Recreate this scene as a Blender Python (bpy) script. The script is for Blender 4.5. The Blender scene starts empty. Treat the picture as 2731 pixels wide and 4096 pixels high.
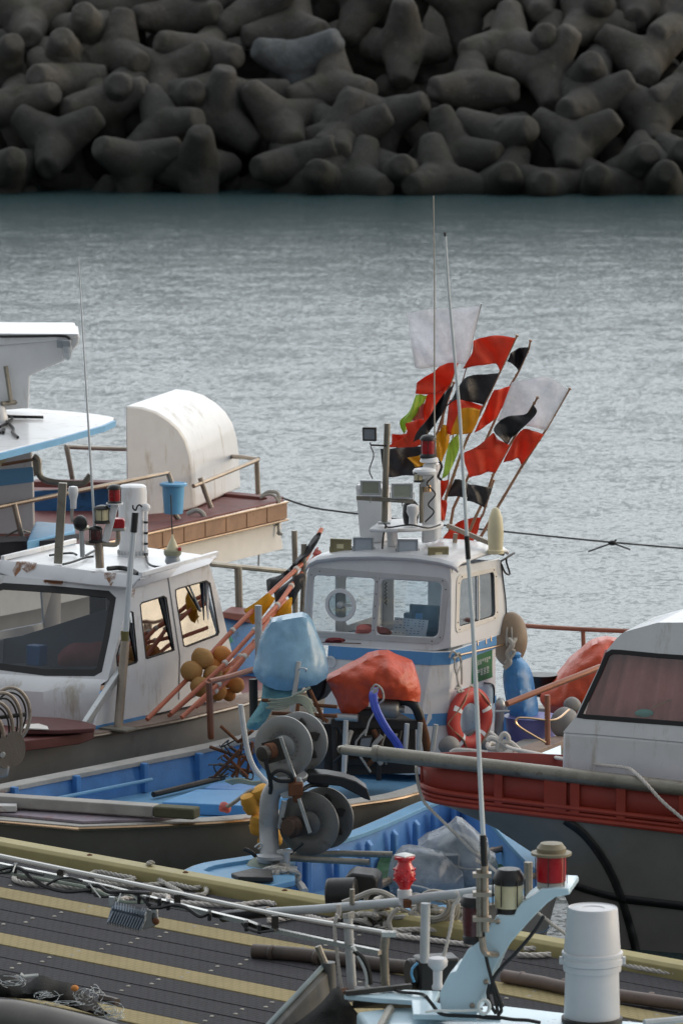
import bpy, bmesh, math, random
from mathutils import Vector, Matrix, Quaternion, noise
V3 = Vector
rnd = random.Random(7)
scene = bpy.context.scene
COL = scene.collection
R = math.radians

# ------------------------------------------------------------------ camera
FPX, CAMH = 20900.0, 11.0
PITCH = math.atan((2048 + 540) / FPX)
cam_data = bpy.data.cameras.new("camera")
cam = bpy.data.objects.new("camera", cam_data)
COL.objects.link(cam)
cam.location = (0, 0, CAMH)
cam.rotation_euler = (R(90) - PITCH, 0, 0)
cam_data.sensor_fit = 'VERTICAL'
cam_data.sensor_height = 36.0
cam_data.lens = 36.0 * FPX / 4096.0
cam_data.clip_end = 6000
cam_data.dof.use_dof = True
cam_data.dof.focus_distance = 55.0
cam_data.dof.aperture_fstop = 4.5
scene.camera = cam
CP, SP = math.cos(PITCH), math.sin(PITCH)

def ray(p):
    """direction of a photograph point, scaled so that its Y is 1"""
    dx, dy = (p[0] - 1365.5) / FPX, -(p[1] - 2048) / FPX
    d = V3((dx, dy * SP + CP, dy * CP - SP))
    return d / d.y
def at(p, Y):
    return V3((0, 0, CAMH)) + ray(p) * Y
def onz(p, z):
    d = ray(p)
    return V3((0, 0, CAMH)) + d * ((z - CAMH) / d.z)
def onpl(p, q, n):
    d = ray(p)
    o = V3((0, 0, CAMH))
    return o + d * ((V3(q) - o).dot(n) / d.dot(n))
def fr(x0, y0, w, W=1568.0):
    k = w / W
    return lambda x, y: (x0 + x * k, y0 + y * k)
z1, z2, z3, z4 = fr(0, 0, 1366), fr(1366, 0, 1365), fr(0, 1250, 1140), fr(0, 2100, 1140)
z5, z6, z7, z8 = fr(1300, 1150, 1100), fr(900, 2050, 1300), fr(1800, 2400, 931), fr(0, 2800, 1140)
y1, y2, y3, y4 = fr(800, 2700, 1000), fr(0, 3300, 1100), fr(1000, 3300, 1000), fr(1700, 3200, 1031)
y5, y6, y7, y8 = fr(1250, 1650, 800), fr(200, 1900, 700), fr(950, 2050, 550, 1362), fr(1500, 3150, 800)
a1, a2, a3, a4, a5 = fr(0, 2650, 500), fr(900, 2600, 600), fr(1300, 2550, 600), fr(0, 1300, 520, 1223), fr(1600, 1200, 700)
dd = fr(0, 0, 2731)          # the whole photograph at 1568 wide

# ------------------------------------------------------------------ materials
def new_mat(name):
    m = bpy.data.materials.new(name)
    m.use_nodes = True
    nt = m.node_tree
    b = nt.nodes["Principled BSDF"]
    return m, nt, b
def mixrgb(nt, fac, a, b):
    n = nt.nodes.new("ShaderNodeMix")
    n.data_type = 'RGBA'
    for s, v in ((n.inputs[0], fac), (n.inputs[6], a), (n.inputs[7], b)):
        if hasattr(v, "default_value") or hasattr(v, "is_linked"):
            nt.links.new(v, s)
        else:
            s.default_value = v
    return n.outputs[2]
def c4(c):
    return (c[0], c[1], c[2], 1)
def ramp(nt, src, lo, hi):
    n = nt.nodes.new("ShaderNodeMapRange")
    n.inputs[1].default_value, n.inputs[2].default_value = lo, hi
    nt.links.new(src, n.inputs[0])
    return n.outputs[0]
def noise_node(nt, vec, scale, detail=6, rough=.6):
    n = nt.nodes.new("ShaderNodeTexNoise")
    n.inputs["Scale"].default_value = scale
    n.inputs["Detail"].default_value = detail
    n.inputs["Roughness"].default_value = rough
    nt.links.new(vec, n.inputs["Vector"])
    return n.outputs["Fac"]
def mapping(nt, sc):
    t = nt.nodes.new("ShaderNodeTexCoord")
    m = nt.nodes.new("ShaderNodeMapping")
    m.inputs["Scale"].default_value = sc
    nt.links.new(t.outputs["Object"], m.inputs["Vector"])
    return m.outputs[0]

def mat(name, c, rough=.5, metal=0.0, var=.18, scale=3.0, dirt=None, amt=.5, dscale=2.2, streak=1.0,
        bump=.15, bscale=30.0, spec=.4, coat=0.0):
    """worn paint, metal, wood or plastic: tone variation, dirt patches (streak<1 stretches them downwards), fine bump"""
    m, nt, b = new_mat(name)
    vec = mapping(nt, (1, 1, 1))
    n1 = noise_node(nt, vec, scale, 8, .65)
    dark = c4([x * (1 - var) for x in c]); lite = c4([min(1, x * (1 + var * .6)) for x in c])
    col = mixrgb(nt, ramp(nt, n1, .3, .7), dark, lite)
    if dirt:
        v2 = mapping(nt, (1, 1, streak))
        n2 = noise_node(nt, v2, dscale, 10, .72)
        hi = .72 - .32 * amt
        col = mixrgb(nt, ramp(nt, n2, hi, hi + .12), col, c4(dirt))
    nt.links.new(col, b.inputs["Base Color"])
    n3 = noise_node(nt, vec, scale * 4, 6, .6)
    mr = nt.nodes.new("ShaderNodeMapRange")
    mr.inputs[3].default_value, mr.inputs[4].default_value = max(.02, rough - .12), min(1, rough + .15)
    nt.links.new(n3, mr.inputs[0])
    nt.links.new(mr.outputs[0], b.inputs["Roughness"])
    b.inputs["Metallic"].default_value = metal
    b.inputs["Specular IOR Level"].default_value = spec
    b.inputs["Coat Weight"].default_value = coat
    if bump:
        n4 = noise_node(nt, vec, bscale, 5, .6)
        bp = nt.nodes.new("ShaderNodeBump")
        bp.inputs["Strength"].default_value = bump
        bp.inputs["Distance"].default_value = .01
        nt.links.new(n4, bp.inputs["Height"])
        nt.links.new(bp.outputs[0], b.inputs["Normal"])
    return m

def glass_mat(name, tint, refl=.35, rough=.03):
    m = bpy.data.materials.new(name)
    m.use_nodes = True
    nt = m.node_tree
    nt.nodes.clear()
    out = nt.nodes.new("ShaderNodeOutputMaterial")
    tr = nt.nodes.new("ShaderNodeBsdfTransparent"); tr.inputs[0].default_value = c4(tint)
    gl = nt.nodes.new("ShaderNodeBsdfGlossy"); gl.inputs["Roughness"].default_value = rough
    gl.inputs[0].default_value = (1, 1, 1, 1)
    fz = nt.nodes.new("ShaderNodeFresnel")
    gb = nt.nodes.new("ShaderNodeNewGeometry")
    bi = nt.nodes.new("ShaderNodeMapRange")
    bi.inputs[3].default_value, bi.inputs[4].default_value = 1.5, 1 / 1.5
    nt.links.new(gb.outputs["Backfacing"], bi.inputs[0]); nt.links.new(bi.outputs[0], fz.inputs[0])
    ad = nt.nodes.new("ShaderNodeMath"); ad.operation = 'ADD'; ad.use_clamp = True
    ad.inputs[1].default_value = refl
    nt.links.new(fz.outputs[0], ad.inputs[0])
    vec = mapping(nt, (1, 1, 1))
    n4 = noise_node(nt, vec, 1.3, 2, .5)
    bp = nt.nodes.new("ShaderNodeBump"); bp.inputs["Strength"].default_value = .12; bp.inputs["Distance"].default_value = .05
    nt.links.new(n4, bp.inputs["Height"])
    nt.links.new(bp.outputs[0], gl.inputs["Normal"])
    mx = nt.nodes.new("ShaderNodeMixShader")
    nt.links.new(ad.outputs[0], mx.inputs[0])
    nt.links.new(tr.outputs[0], mx.inputs[1]); nt.links.new(gl.outputs[0], mx.inputs[2])
    nt.links.new(mx.outputs[0], out.inputs[0])
    return m

def film_mat(name, c, alpha_lo=.55, alpha_hi=.9, rough=.25, bscale=9, bump=.6, trans=.25, nscale=4):
    """thin plastic sheet or flag cloth: partly see-through, light passes from behind"""
    m, nt, b = new_mat(name)
    vec = mapping(nt, (1, 1, 1))
    n1 = noise_node(nt, vec, nscale, 6, .6)
    col = mixrgb(nt, ramp(nt, n1, .3, .7), c4([x * .8 for x in c]), c4([min(1, x * 1.15) for x in c]))
    nt.links.new(col, b.inputs["Base Color"])
    b.inputs["Roughness"].default_value = rough
    mr = nt.nodes.new("ShaderNodeMapRange")
    mr.inputs[1].default_value, mr.inputs[2].default_value = .35, .65
    mr.inputs[3].default_value, mr.inputs[4].default_value = alpha_lo, alpha_hi
    nt.links.new(n1, mr.inputs[0])
    n4 = noise_node(nt, vec, bscale, 6, .65)
    bp = nt.nodes.new("ShaderNodeBump")
    bp.inputs["Strength"].default_value = bump; bp.inputs["Distance"].default_value = .03
    nt.links.new(n4, bp.inputs["Height"])
    nt.links.new(bp.outputs[0], b.inputs["Normal"])
    tl = nt.nodes.new("ShaderNodeBsdfTranslucent")
    nt.links.new(col, tl.inputs[0])
    mx = nt.nodes.new("ShaderNodeMixShader"); mx.inputs[0].default_value = trans
    tr = nt.nodes.new("ShaderNodeBsdfTransparent")
    mx2 = nt.nodes.new("ShaderNodeMixShader")
    out = nt.nodes["Material Output"]
    nt.links.new(b.outputs[0], mx.inputs[1]); nt.links.new(tl.outputs[0], mx.inputs[2])
    nt.links.new(mr.outputs[0], mx2.inputs[0])
    nt.links.new(tr.outputs[0], mx2.inputs[1]); nt.links.new(mx.outputs[0], mx2.inputs[2])
    nt.links.new(mx2.outputs[0], out.inputs[0])
    return m

RUST = (.13, .05, .022)
GRIME = (.10, .09, .075)
M = dict(
    white=mat("white_gelcoat", (.72, .73, .75), .35, dirt=(.46, .42, .36), amt=.50, dscale=2.6, streak=.22, var=.07, bump=.04, coat=.15),
    white_rust=mat("white_gelcoat_rust_bleeds", (.72, .73, .76), .38, dirt=(.34, .16, .07), amt=.40, dscale=3.0, streak=.5, var=.07, bump=.05),
    cream=mat("cream_plastic", (.68, .62, .42), .4, var=.1, bump=.03),
    pale_blue=mat("pale_blue_gelcoat", (.50, .66, .74), .3, dirt=(.40, .46, .47), amt=.2, streak=.4, var=.05, bump=.03, coat=.3),
    blue_stripe=mat("blue_stripe_paint", (.10, .29, .58), .4, dirt=(.25, .40, .60), amt=.2, var=.12, bump=.05),
    blue_edge=mat("light_blue_edge_paint", (.16, .40, .66), .4, var=.1, bump=.05),
    blue_deck=mat("worn_blue_deck_paint", (.07, .22, .50), .55, dirt=(.035, .05, .065), amt=.34, dscale=3.0, streak=.6, var=.25, bump=.25),
    blue_light=mat("faded_blue_deck_paint", (.15, .34, .54), .5, dirt=(.09, .2, .4), amt=.35, var=.15, bump=.2),
    blue_mid=mat("mid_blue_boat_paint", (.11, .28, .60), .5, dirt=(.25, .42, .65), amt=.35, dscale=3, var=.15, bump=.2),
    grey_hull=mat("grey_hull_gelcoat", (.34, .33, .325), .45, dirt=(.22, .2, .185), amt=.35, dscale=1.3, streak=.4, var=.12, bump=.06),
    dark_hull=mat("olive_grey_hull_gelcoat", (.20, .195, .18), .45, dirt=(.13, .125, .11), amt=.35, dscale=1.3, streak=.35, var=.12, bump=.06),
    hull_white=mat("dirty_white_hull_gelcoat", (.70, .67, .63), .45, dirt=(.42, .34, .27), amt=.30, dscale=1.3, streak=.4, var=.1, bump=.06),
    gun_wood=mat("weathered_gunwale_wood", (.27, .20, .165), .75, dirt=(.42, .40, .38), amt=.42, dscale=5, var=.35, bump=.5, bscale=45),
    gun_grey=mat("grey_weathered_gunwale", (.36, .35, .33), .7, dirt=(.25, .13, .10), amt=.36, dscale=3.5, var=.25, bump=.4),
    gun_brown=mat("brown_gunwale_trim", (.36, .21, .13), .55, dirt=(.18, .10, .07), amt=.4, dscale=6, var=.3, bump=.4),
    deck_red=mat("red_brown_deck_paint", (.17, .055, .05), .6, dirt=(.10, .045, .04), amt=.4, dscale=4, var=.25, bump=.3),
    red_board=mat("red_bulwark_paint", (.32, .042, .025), .5, dirt=(.17, .04, .035), amt=.35, dscale=2.5, streak=.5, var=.2, bump=.12),
    rail_steel=mat("tarnished_steel_tube", (.34, .29, .24), .38, metal=.75, dirt=(.16, .10, .065), amt=.4, dscale=5, var=.3, bump=.3, bscale=60),
    pipe_rust=mat("corroded_galvanised_pipe", (.28, .26, .22), .45, metal=.6, dirt=(.12, .085, .06), amt=.42, dscale=7, var=.35, bump=.5, bscale=45),
    rail_copper=mat("reddish_painted_rail", (.33, .14, .09), .45, metal=.2, dirt=(.2, .12, .09), amt=.35, dscale=6, var=.2, bump=.2),
    galv=mat("galvanised_steel", (.50, .52, .53), .42, metal=.7, dirt=(.26, .24, .22), amt=.35, dscale=5, var=.2, bump=.15),
    galv_white=mat("chalky_grey_painted_pipe", (.48, .51, .53), .5, metal=.1, dirt=(.26, .25, .24), amt=.36, dscale=6, var=.18, bump=.2),
    stainless=mat("stainless_steel", (.46, .45, .43), .26, metal=1.0, var=.08, bump=.05),
    alu=mat("dull_cast_aluminium", (.30, .30, .295), .42, metal=.55, dirt=(.17, .155, .14), amt=.38, dscale=5, var=.2, bump=.15, bscale=60),
    alu_dark=mat("stained_cast_aluminium", (.17, .165, .155), .45, metal=.5, dirt=(.10, .085, .07), amt=.4, dscale=4, var=.25, bump=.2),
    rust=mat("rusted_iron", RUST, .85, dirt=(.08, .04, .025), amt=.5, dscale=7, var=.35, bump=.6, bscale=40),
    iron_dark=mat("dark_greasy_iron", (.045, .040, .036), .5, metal=.3, dirt=(.10, .055, .03), amt=.35, dscale=5, var=.35, bump=.4),
    black=mat("black_plastic", (.018, .018, .019), .4, var=.25, bump=.08),
    black_cloth=mat("black_sheet", (.020, .020, .023), .55, var=.3, bump=.4, bscale=14),
    rubber=mat("black_rubber_seal", (.022, .022, .024), .55, var=.2, bump=.05),
    red_lens=mat("red_lamp_lens", (.34, .008, .014), .28, var=.15, bump=.05, coat=.1),
    dark_red_lens=mat("dark_red_lamp_lens", (.07, .012, .014), .25, var=.2, bump=.05, coat=.4),
    amber_lens=mat("cream_lamp_lens", (.62, .56, .36), .25, var=.15, bump=.1, coat=.3),
    red_plastic=mat("glossy_red_plastic", (.55, .012, .018), .15, var=.08, bump=.03, coat=.6),
    orange_ring=mat("faded_orange_ring", (.50, .055, .045), .45, dirt=(.36, .05, .035), amt=.3, var=.1, bump=.08),
    orange_pole=mat("faded_orange_pole", (.50, .15, .085), .5, dirt=(.36, .10, .06), amt=.4, dscale=6, var=.2, bump=.1),
    orange_float=mat("orange_foam_float", (.58, .23, .055), .75, dirt=(.40, .20, .08), amt=.4, dscale=5, var=.2, bump=.5, bscale=50),
    brown_float=mat("grimy_tan_foam_float", (.46, .25, .085), .8, dirt=(.25, .165, .08), amt=.45, dscale=5, var=.3, bump=.6, bscale=50),
    yellow_float=mat("yellow_foam_float", (.66, .34, .055), .7, dirt=(.40, .2, .06), amt=.3, dscale=7, var=.15, bump=.4, bscale=40),
    tarp_orange=film_mat("orange_red_tarpaulin", (.62, .075, .022), 1, 1, .32, 6.5, .8, .06),
    rope=mat("grey_mooring_rope", (.44, .42, .385), .85, dirt=(.27, .25, .22), amt=.5, dscale=9, var=.25, bump=.6, bscale=120),
    rope_white=mat("white_twisted_rope", (.62, .58, .54), .8, dirt=(.50, .36, .33), amt=.4, dscale=6, var=.15, bump=.6, bscale=120),
    rope_green=mat("pale_green_twine", (.33, .37, .31), .85, dirt=(.22, .22, .18), amt=.5, dscale=9, var=.25, bump=.5, bscale=120),
    cable=mat("black_cable", (.016, .016, .017), .5, var=.2, bump=0),
    lamp_grey=mat("grey_floodlight_case", (.30, .33, .36), .45, metal=.3, dirt=(.2, .19, .17), amt=.3, var=.12, bump=.05),
    lamp_olive=mat("weathered_olive_floodlight_case", (.25, .22, .12), .5, dirt=(.15, .12, .07), amt=.4, dscale=8, var=.2, bump=.1),
    lamp_glass=mat("floodlight_glass_grey_green", (.30, .31, .24), .12, var=.08, bump=0, coat=.5),
    lamp_glass_blue=mat("floodlight_glass_blue_grey", (.42, .46, .52), .12, var=.06, bump=0, coat=.5),
    fin=mat("blue_grey_heat_sink", (.22, .26, .31), .42, metal=.5, var=.1, bump=.05),
    hose=mat("blue_hose", (.05, .085, .50), .3, var=.15, bump=.05, coat=.3),
    green_net=mat("dark_green_net", (.015, .075, .028), .9, dirt=(.008, .03, .012), amt=.5, dscale=8, var=.4, bump=1.0, bscale=60),
    teal_net=mat("teal_net_bag", (.14, .33, .38), .75, dirt=(.07, .18, .22), amt=.45, dscale=6, var=.35, bump=.9, bscale=30),
    dark_net=mat("black_fishing_net", (.020, .019, .018), .95, dirt=(.05, .045, .04), amt=.4, dscale=9, var=.5, bump=1.0, bscale=70),
    bamboo=mat("grey_bamboo_pole", (.33, .25, .185), .6, dirt=(.20, .15, .11), amt=.45, dscale=4, var=.25, bump=.2),
    bamboo_dark=mat("dark_wet_bamboo_pole", (.085, .066, .055), .5, dirt=(.13, .10, .08), amt=.35, dscale=4, var=.3, bump=.25),
    deck_dark=mat("dark_wood_plastic_deck", (.062, .058, .066), .6, dirt=(.10, .095, .10), amt=.35, dscale=5, var=.22, bump=.35, bscale=55),
    deck_yellow=mat("yellow_wood_plastic_plank", (.46, .37, .19), .6, dirt=(.36, .29, .16), amt=.35, dscale=4, var=.12, bump=.35, bscale=55),
    beam_yellow=mat("yellow_dock_beam", (.40, .34, .155), .55, dirt=(.30, .25, .12), amt=.35, dscale=2, var=.12, bump=.15),
    green_sign=mat("green_sign_enamel", (.02, .17, .075), .35, var=.08, bump=0),
    plain_white=mat("white_lettering_paint", (.7, .72, .7), .5, var=.05, bump=0),
    paper=mat("white_paper", (.72, .74, .78), .8, var=.05, bump=0),
    ink=mat("printed_ink", (.10, .14, .30), .7, var=.1, bump=0),
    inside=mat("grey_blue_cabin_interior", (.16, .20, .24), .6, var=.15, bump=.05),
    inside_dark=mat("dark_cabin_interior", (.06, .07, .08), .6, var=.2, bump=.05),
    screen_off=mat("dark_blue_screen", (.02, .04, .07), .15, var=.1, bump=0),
    pink_cloth=mat("faded_red_cloth", (.50, .17, .15), .8, var=.2, bump=.4, bscale=20),
    curtain=mat("dusty_rose_curtain", (.62, .27, .25), .85, var=.2, bump=.4, bscale=18),
    blue_plastic=mat("blue_plastic_tub", (.07, .26, .55), .4, var=.1, bump=.05),
    sky_plastic=mat("light_blue_plastic_bucket", (.14, .42, .72), .35, var=.08, bump=.05),
    blue_crate=mat("blue_crate_plastic", (.05, .17, .40), .45, var=.15, bump=.1),
    fender_brown=mat("grimy_brown_fender", (.27, .20, .14), .5, dirt=(.16, .12, .09), amt=.45, dscale=3, streak=.4, var=.25, bump=.3),
    fender_grey=mat("grey_rubber_fender", (.28, .27, .26), .6, dirt=(.16, .15, .14), amt=.4, var=.2, bump=.2),
    pail=mat("white_plastic_pail", (.60, .60, .62), .4, dirt=(.50, .58, .62), amt=.16, dscale=3.5, var=.05, bump=.06, bscale=12),
    felt=mat("dark_grey_blanket", (.075, .072, .08), .95, var=.3, bump=.7, bscale=50),
    purple=mat("purple_plastic_tub", (.17, .17, .42), .4, var=.15, bump=.1),
    white_fibre=mat("white_fibreglass_rod", (.62, .66, .68), .35, var=.06, bump=0),
    beige_fibre=mat("beige_fibreglass_rod", (.50, .45, .39), .4, var=.08, bump=0),
    green_tub=mat("sea_green_plastic", (.10, .38, .33), .5, var=.15, bump=.1),
    copper=mat("polished_brown_steel_rail", (.62, .42, .26), .2, metal=.9, var=.15, bump=.05),
    fog_plastic=film_mat("clear_plastic_sheet", (.50, .55, .60), .42, .74, .16, 7, .3, .25),
    blue_film=film_mat("pale_blue_plastic_bag", (.26, .46, .63), .88, 1.0, .25, 6, .22, .2),
    blue_bag=film_mat("saturated_blue_plastic", (.08, .30, .62), .8, 1.0, .22, 6, .5, .25),
    f_white=film_mat("white_flag_film", (.84, .84, .88), .60, .88, .5, 10, .4, .5),
    f_red=film_mat("orange_red_flag_cloth", (.80, .10, .045), 1, 1, .55, 10, .5, .48),
    f_black=film_mat("black_flag_plastic", (.022, .022, .026), 1, 1, .4, 9, .7, .1),
    f_yellow=film_mat("yellow_flag_cloth", (.80, .46, .02), 1, 1, .5, 10, .4, .45),
    f_lime=film_mat("fluorescent_lime_flag", (.48, .68, .12), 1, 1, .5, 10, .4, .4),
    f_pink=film_mat("washed_red_flag_cloth", (.66, .20, .18), .9, 1, .5, 10, .4, .4),
    rust_bleed=film_mat("rust_bleed", (.32, .14, .055), 0, .75, .8, 30, .3, 0, 14),
    glass=glass_mat("clear_window_glass", (.74, .80, .83), .10),
    glass_dark=glass_mat("smoked_windscreen_glass", (.46, .50, .55), .02),
    glass_side=glass_mat("tinted_side_glass", (.13, .15, .17), .22),
    glass_rose=glass_mat("dusty_side_glass", (.86, .82, .82), .06, .12),
)

# ------------------------------------------------------------------ geometry helpers
def frame_of(d):
    d = d.normalized()
    a = V3((0, 0, 1)) if abs(d.z) < .9 else V3((1, 0, 0))
    u = d.cross(a).normalized()
    return u, d.cross(u).normalized()
def catmull(pts, n=6):
    pts = [V3(p) for p in pts]
    if len(pts) < 3:
        return pts
    P = [pts[0] * 2 - pts[1]] + pts + [pts[-1] * 2 - pts[-2]]
    out = []
    for i in range(1, len(P) - 2):
        a, b, c, d = P[i - 1:i + 3]
        for k in range(n):
            t = k / n
            out.append(.5 * ((2 * b) + (c - a) * t + (2 * a - 5 * b + 4 * c - d) * t * t + (3 * b - a - 3 * c + d) * t ** 3))
    out.append(pts[-1])
    return out

class MB:
    def __init__(s):
        s.bm = bmesh.new()
    def ring(s, c, u, v, r, n):
        return [s.bm.verts.new(c + u * (r * math.cos(2 * math.pi * k / n)) + v * (r * math.sin(2 * math.pi * k / n))) for k in range(n)]
    def skin(s, rings, cap=True, closed=False):
        n = len(rings[0])
        prs = list(zip(rings, rings[1:])) + ([(rings[-1], rings[0])] if closed else [])
        for a, b in prs:
            for k in range(n):
                try:
                    s.bm.faces.new((a[k], a[(k + 1) % n], b[(k + 1) % n], b[k]))
                except ValueError:
                    pass
        if cap and not closed:
            for r in (rings[0][::-1], rings[-1]):
                try:
                    s.bm.faces.new(r)
                except ValueError:
                    pass
        return s
    def tube(s, pts, r, n=8, smooth=0, closed=False, cap=True):
        pts = catmull(pts, smooth) if smooth else [V3(p) for p in pts]
        if closed:
            pts = pts[:-1] if (pts[0] - pts[-1]).length < 1e-6 else pts
        rad = r if callable(r) else (lambda t: r)
        m = len(pts)
        rings, u = [], None
        for i, p in enumerate(pts):
            q0 = pts[(i - 1) % m] if (closed or i) else p
            q1 = pts[(i + 1) % m] if (closed or i < m - 1) else p
            d = (q1 - q0).normalized() if (q1 - q0).length > 1e-9 else V3((0, 0, 1))
            if u is None:
                u, v = frame_of(d)
            else:
                u = (u - d * u.dot(d))
                u = u.normalized() if u.length > 1e-6 else frame_of(d)[0]
                v = d.cross(u)
            rings.append(s.ring(p, u, v, rad(i / max(1, m - 1)), n))
        return s.skin(rings, cap, closed)
    def cone(s, p0, p1, r0, r1, n=16):
        p0, p1 = V3(p0), V3(p1)
        u, v = frame_of(p1 - p0)
        return s.skin([s.ring(p0, u, v, r0, n), s.ring(p1, u, v, r1, n)])
    def lathe(s, prof, base, axis=(0, 0, 1), n=24, cap=True):
        """prof: (radius, height) pairs"""
        axis = V3(axis).normalized()
        u, v = frame_of(axis)
        return s.skin([s.ring(V3(base) + axis * h, u, v, max(r, 1e-4), n) for r, h in prof], cap)
    def box(s, c, ax, ay, az):
        """ax, ay, az: half-size vectors"""
        c, ax, ay, az = V3(c), V3(ax), V3(ay), V3(az)
        vs = [s.bm.verts.new(c + ax * i + ay * j + az * k) for i in (-1, 1) for j in (-1, 1) for k in (-1, 1)]
        for f in ((0, 1, 3, 2), (4, 6, 7, 5), (0, 4, 5, 1), (2, 3, 7, 6), (0, 2, 6, 4), (1, 5, 7, 3)):
            s.bm.faces.new([vs[i] for i in f])
        return s
    def beam(s, p0, p1, w, h, up=(0, 0, 1)):
        p0, p1 = V3(p0), V3(p1)
        d = p1 - p0
        sd = d.cross(V3(up)).normalized()
        u = sd.cross(d).normalized()
        return s.box((p0 + p1) / 2, d / 2, sd * w / 2, u * h / 2)
    def prism(s, poly, off):
        off = V3(off)
        a = [s.bm.verts.new(V3(p)) for p in poly]
        b = [s.bm.verts.new(V3(p) + off) for p in poly]
        n = len(a)
        s.bm.faces.new(a[::-1]); s.bm.faces.new(b)
        for k in range(n):
            s.bm.faces.new((a[k], a[(k + 1) % n], b[(k + 1) % n], b[k]))
        return s
    def grid(s, rows):
        vs = [[s.bm.verts.new(V3(p)) for p in r] for r in rows]
        for a, b in zip(vs, vs[1:]):
            for k in range(len(a) - 1):
                s.bm.faces.new((a[k], a[k + 1], b[k + 1], b[k]))
        return s
    def ball(s, c, r, sq=(1, 1, 1), seg=20, rings=12, rot=None):
        m = Matrix.Translation(V3(c)) @ (rot.to_4x4() if rot else Matrix()) @ Matrix.Diagonal((r * sq[0], r * sq[1], r * sq[2], 1))
        bmesh.ops.create_uvsphere(s.bm, u_segments=seg, v_segments=rings, radius=1, matrix=m)
        return s
    def panel(s, outer, holes, off):
        """a flat plate (3D outlines) with holes, given thickness by off"""
        off = V3(off)
        loops = []
        edges = []
        for lp in [outer] + list(holes):
            vs = [s.bm.verts.new(V3(p)) for p in lp]
            loops.append(vs)
            for k in range(len(vs)):
                edges.append(s.bm.edges.new((vs[k], vs[(k + 1) % len(vs)])))
        res = bmesh.ops.triangle_fill(s.bm, use_beauty=True, edges=edges)
        faces = [f for f in res["geom"] if isinstance(f, bmesh.types.BMFace)]
        mp = {}
        for lp in loops:
            for v in lp:
                mp[v] = s.bm.verts.new(v.co + off)
        for f in faces:
            s.bm.faces.new([mp[v] for v in f.verts][::-1])
        for lp in loops:
            n = len(lp)
            for k in range(n):
                a, b = lp[k], lp[(k + 1) % n]
                s.bm.faces.new((a, b, mp[b], mp[a]))
        return s
    def jitter(s, amp, sc=3.0, seed=0.0):
        for v in s.bm.verts:
            v.co += noise.noise_vector(v.co * sc + V3((seed, seed * .7, -seed))) * amp
        return s
    def build(s, name, m, parent=None, bevel=0.0, smooth=True, ang=38, sub=0, solid=0.0, loc=None, thick_off=0.0):
        bmesh.ops.remove_doubles(s.bm, verts=s.bm.verts, dist=1e-5)
        bmesh.ops.recalc_face_normals(s.bm, faces=s.bm.faces)
        if parent is None:
            base = V3(loc) if loc is not None else low_point(s.bm)
        else:
            base = world_of(parent)
        for v in s.bm.verts:
            v.co -= base
        me = bpy.data.meshes.new(name)
        s.bm.to_mesh(me); s.bm.free()
        me.materials.append(m)
        if smooth:
            me.shade_smooth()
            me.set_sharp_from_angle(angle=R(ang))
        o = bpy.data.objects.new(name, me)
        COL.objects.link(o)
        if parent is None:
            o.location = base
        else:
            o.parent = parent
        if solid:
            md = o.modifiers.new("thickness", 'SOLIDIFY'); md.thickness = solid; md.offset = thick_off
        if bevel:
            md = o.modifiers.new("bevel", 'BEVEL'); md.width = bevel; md.segments = 2; md.limit_method = 'ANGLE'; md.angle_limit = R(40)
        if sub:
            md = o.modifiers.new("subdivision", 'SUBSURF'); md.levels = sub; md.render_levels = sub
        return o

def low_point(bm):
    lo = V3((0, 0, 1e9)); sx = sy = 0
    for v in bm.verts:
        sx += v.co.x; sy += v.co.y
        lo.z = min(lo.z, v.co.z)
    n = max(1, len(bm.verts))
    return V3((sx / n, sy / n, lo.z))
def world_of(o):
    p = V3((0, 0, 0))
    while o is not None:
        p += o.location
        o = o.parent
    return p
def tag(o, label=None, cat=None, group=None, kind=None):
    if label: o["label"] = label
    if cat: o["category"] = cat
    if group: o["group"] = group
    if kind: o["kind"] = kind
    return o
def thing(name, label, cat, loc, group=None):
    o = bpy.data.objects.new(name, None)
    o.empty_display_size = .2
    COL.objects.link(o)
    o.location = loc
    return tag(o, label, cat, group)
def lerp(a, b, t):
    return a + (b - a) * t
def rrect(p00, p10, p11, p01, r=.15, n=5, inset=0.0):
    """rounded quadrilateral through four 3D corners; r is the corner radius as a share of the sides"""
    P = [V3(p) for p in (p00, p10, p11, p01)]
    if inset:
        c = sum(P, V3()) / 4
        P = [p + (c - p).normalized() * inset for p in P]
    out = []
    for i in range(4):
        a, b, c = P[i - 1], P[i], P[(i + 1) % 4]
        L = min((a - b).length, (c - b).length) * r
        s0, s1 = b + (a - b).normalized() * L, b + (c - b).normalized() * L
        for k in range(n + 1):
            t = k / n
            out.append(s0 * (1 - t) ** 2 + b * 2 * t * (1 - t) + s1 * t * t)
    return out
def ringframe(name, loop, loop2, off, m, parent, bevel=.004):
    return MB().panel(loop, [loop2], off).build(name, m, parent, bevel=bevel)


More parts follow.
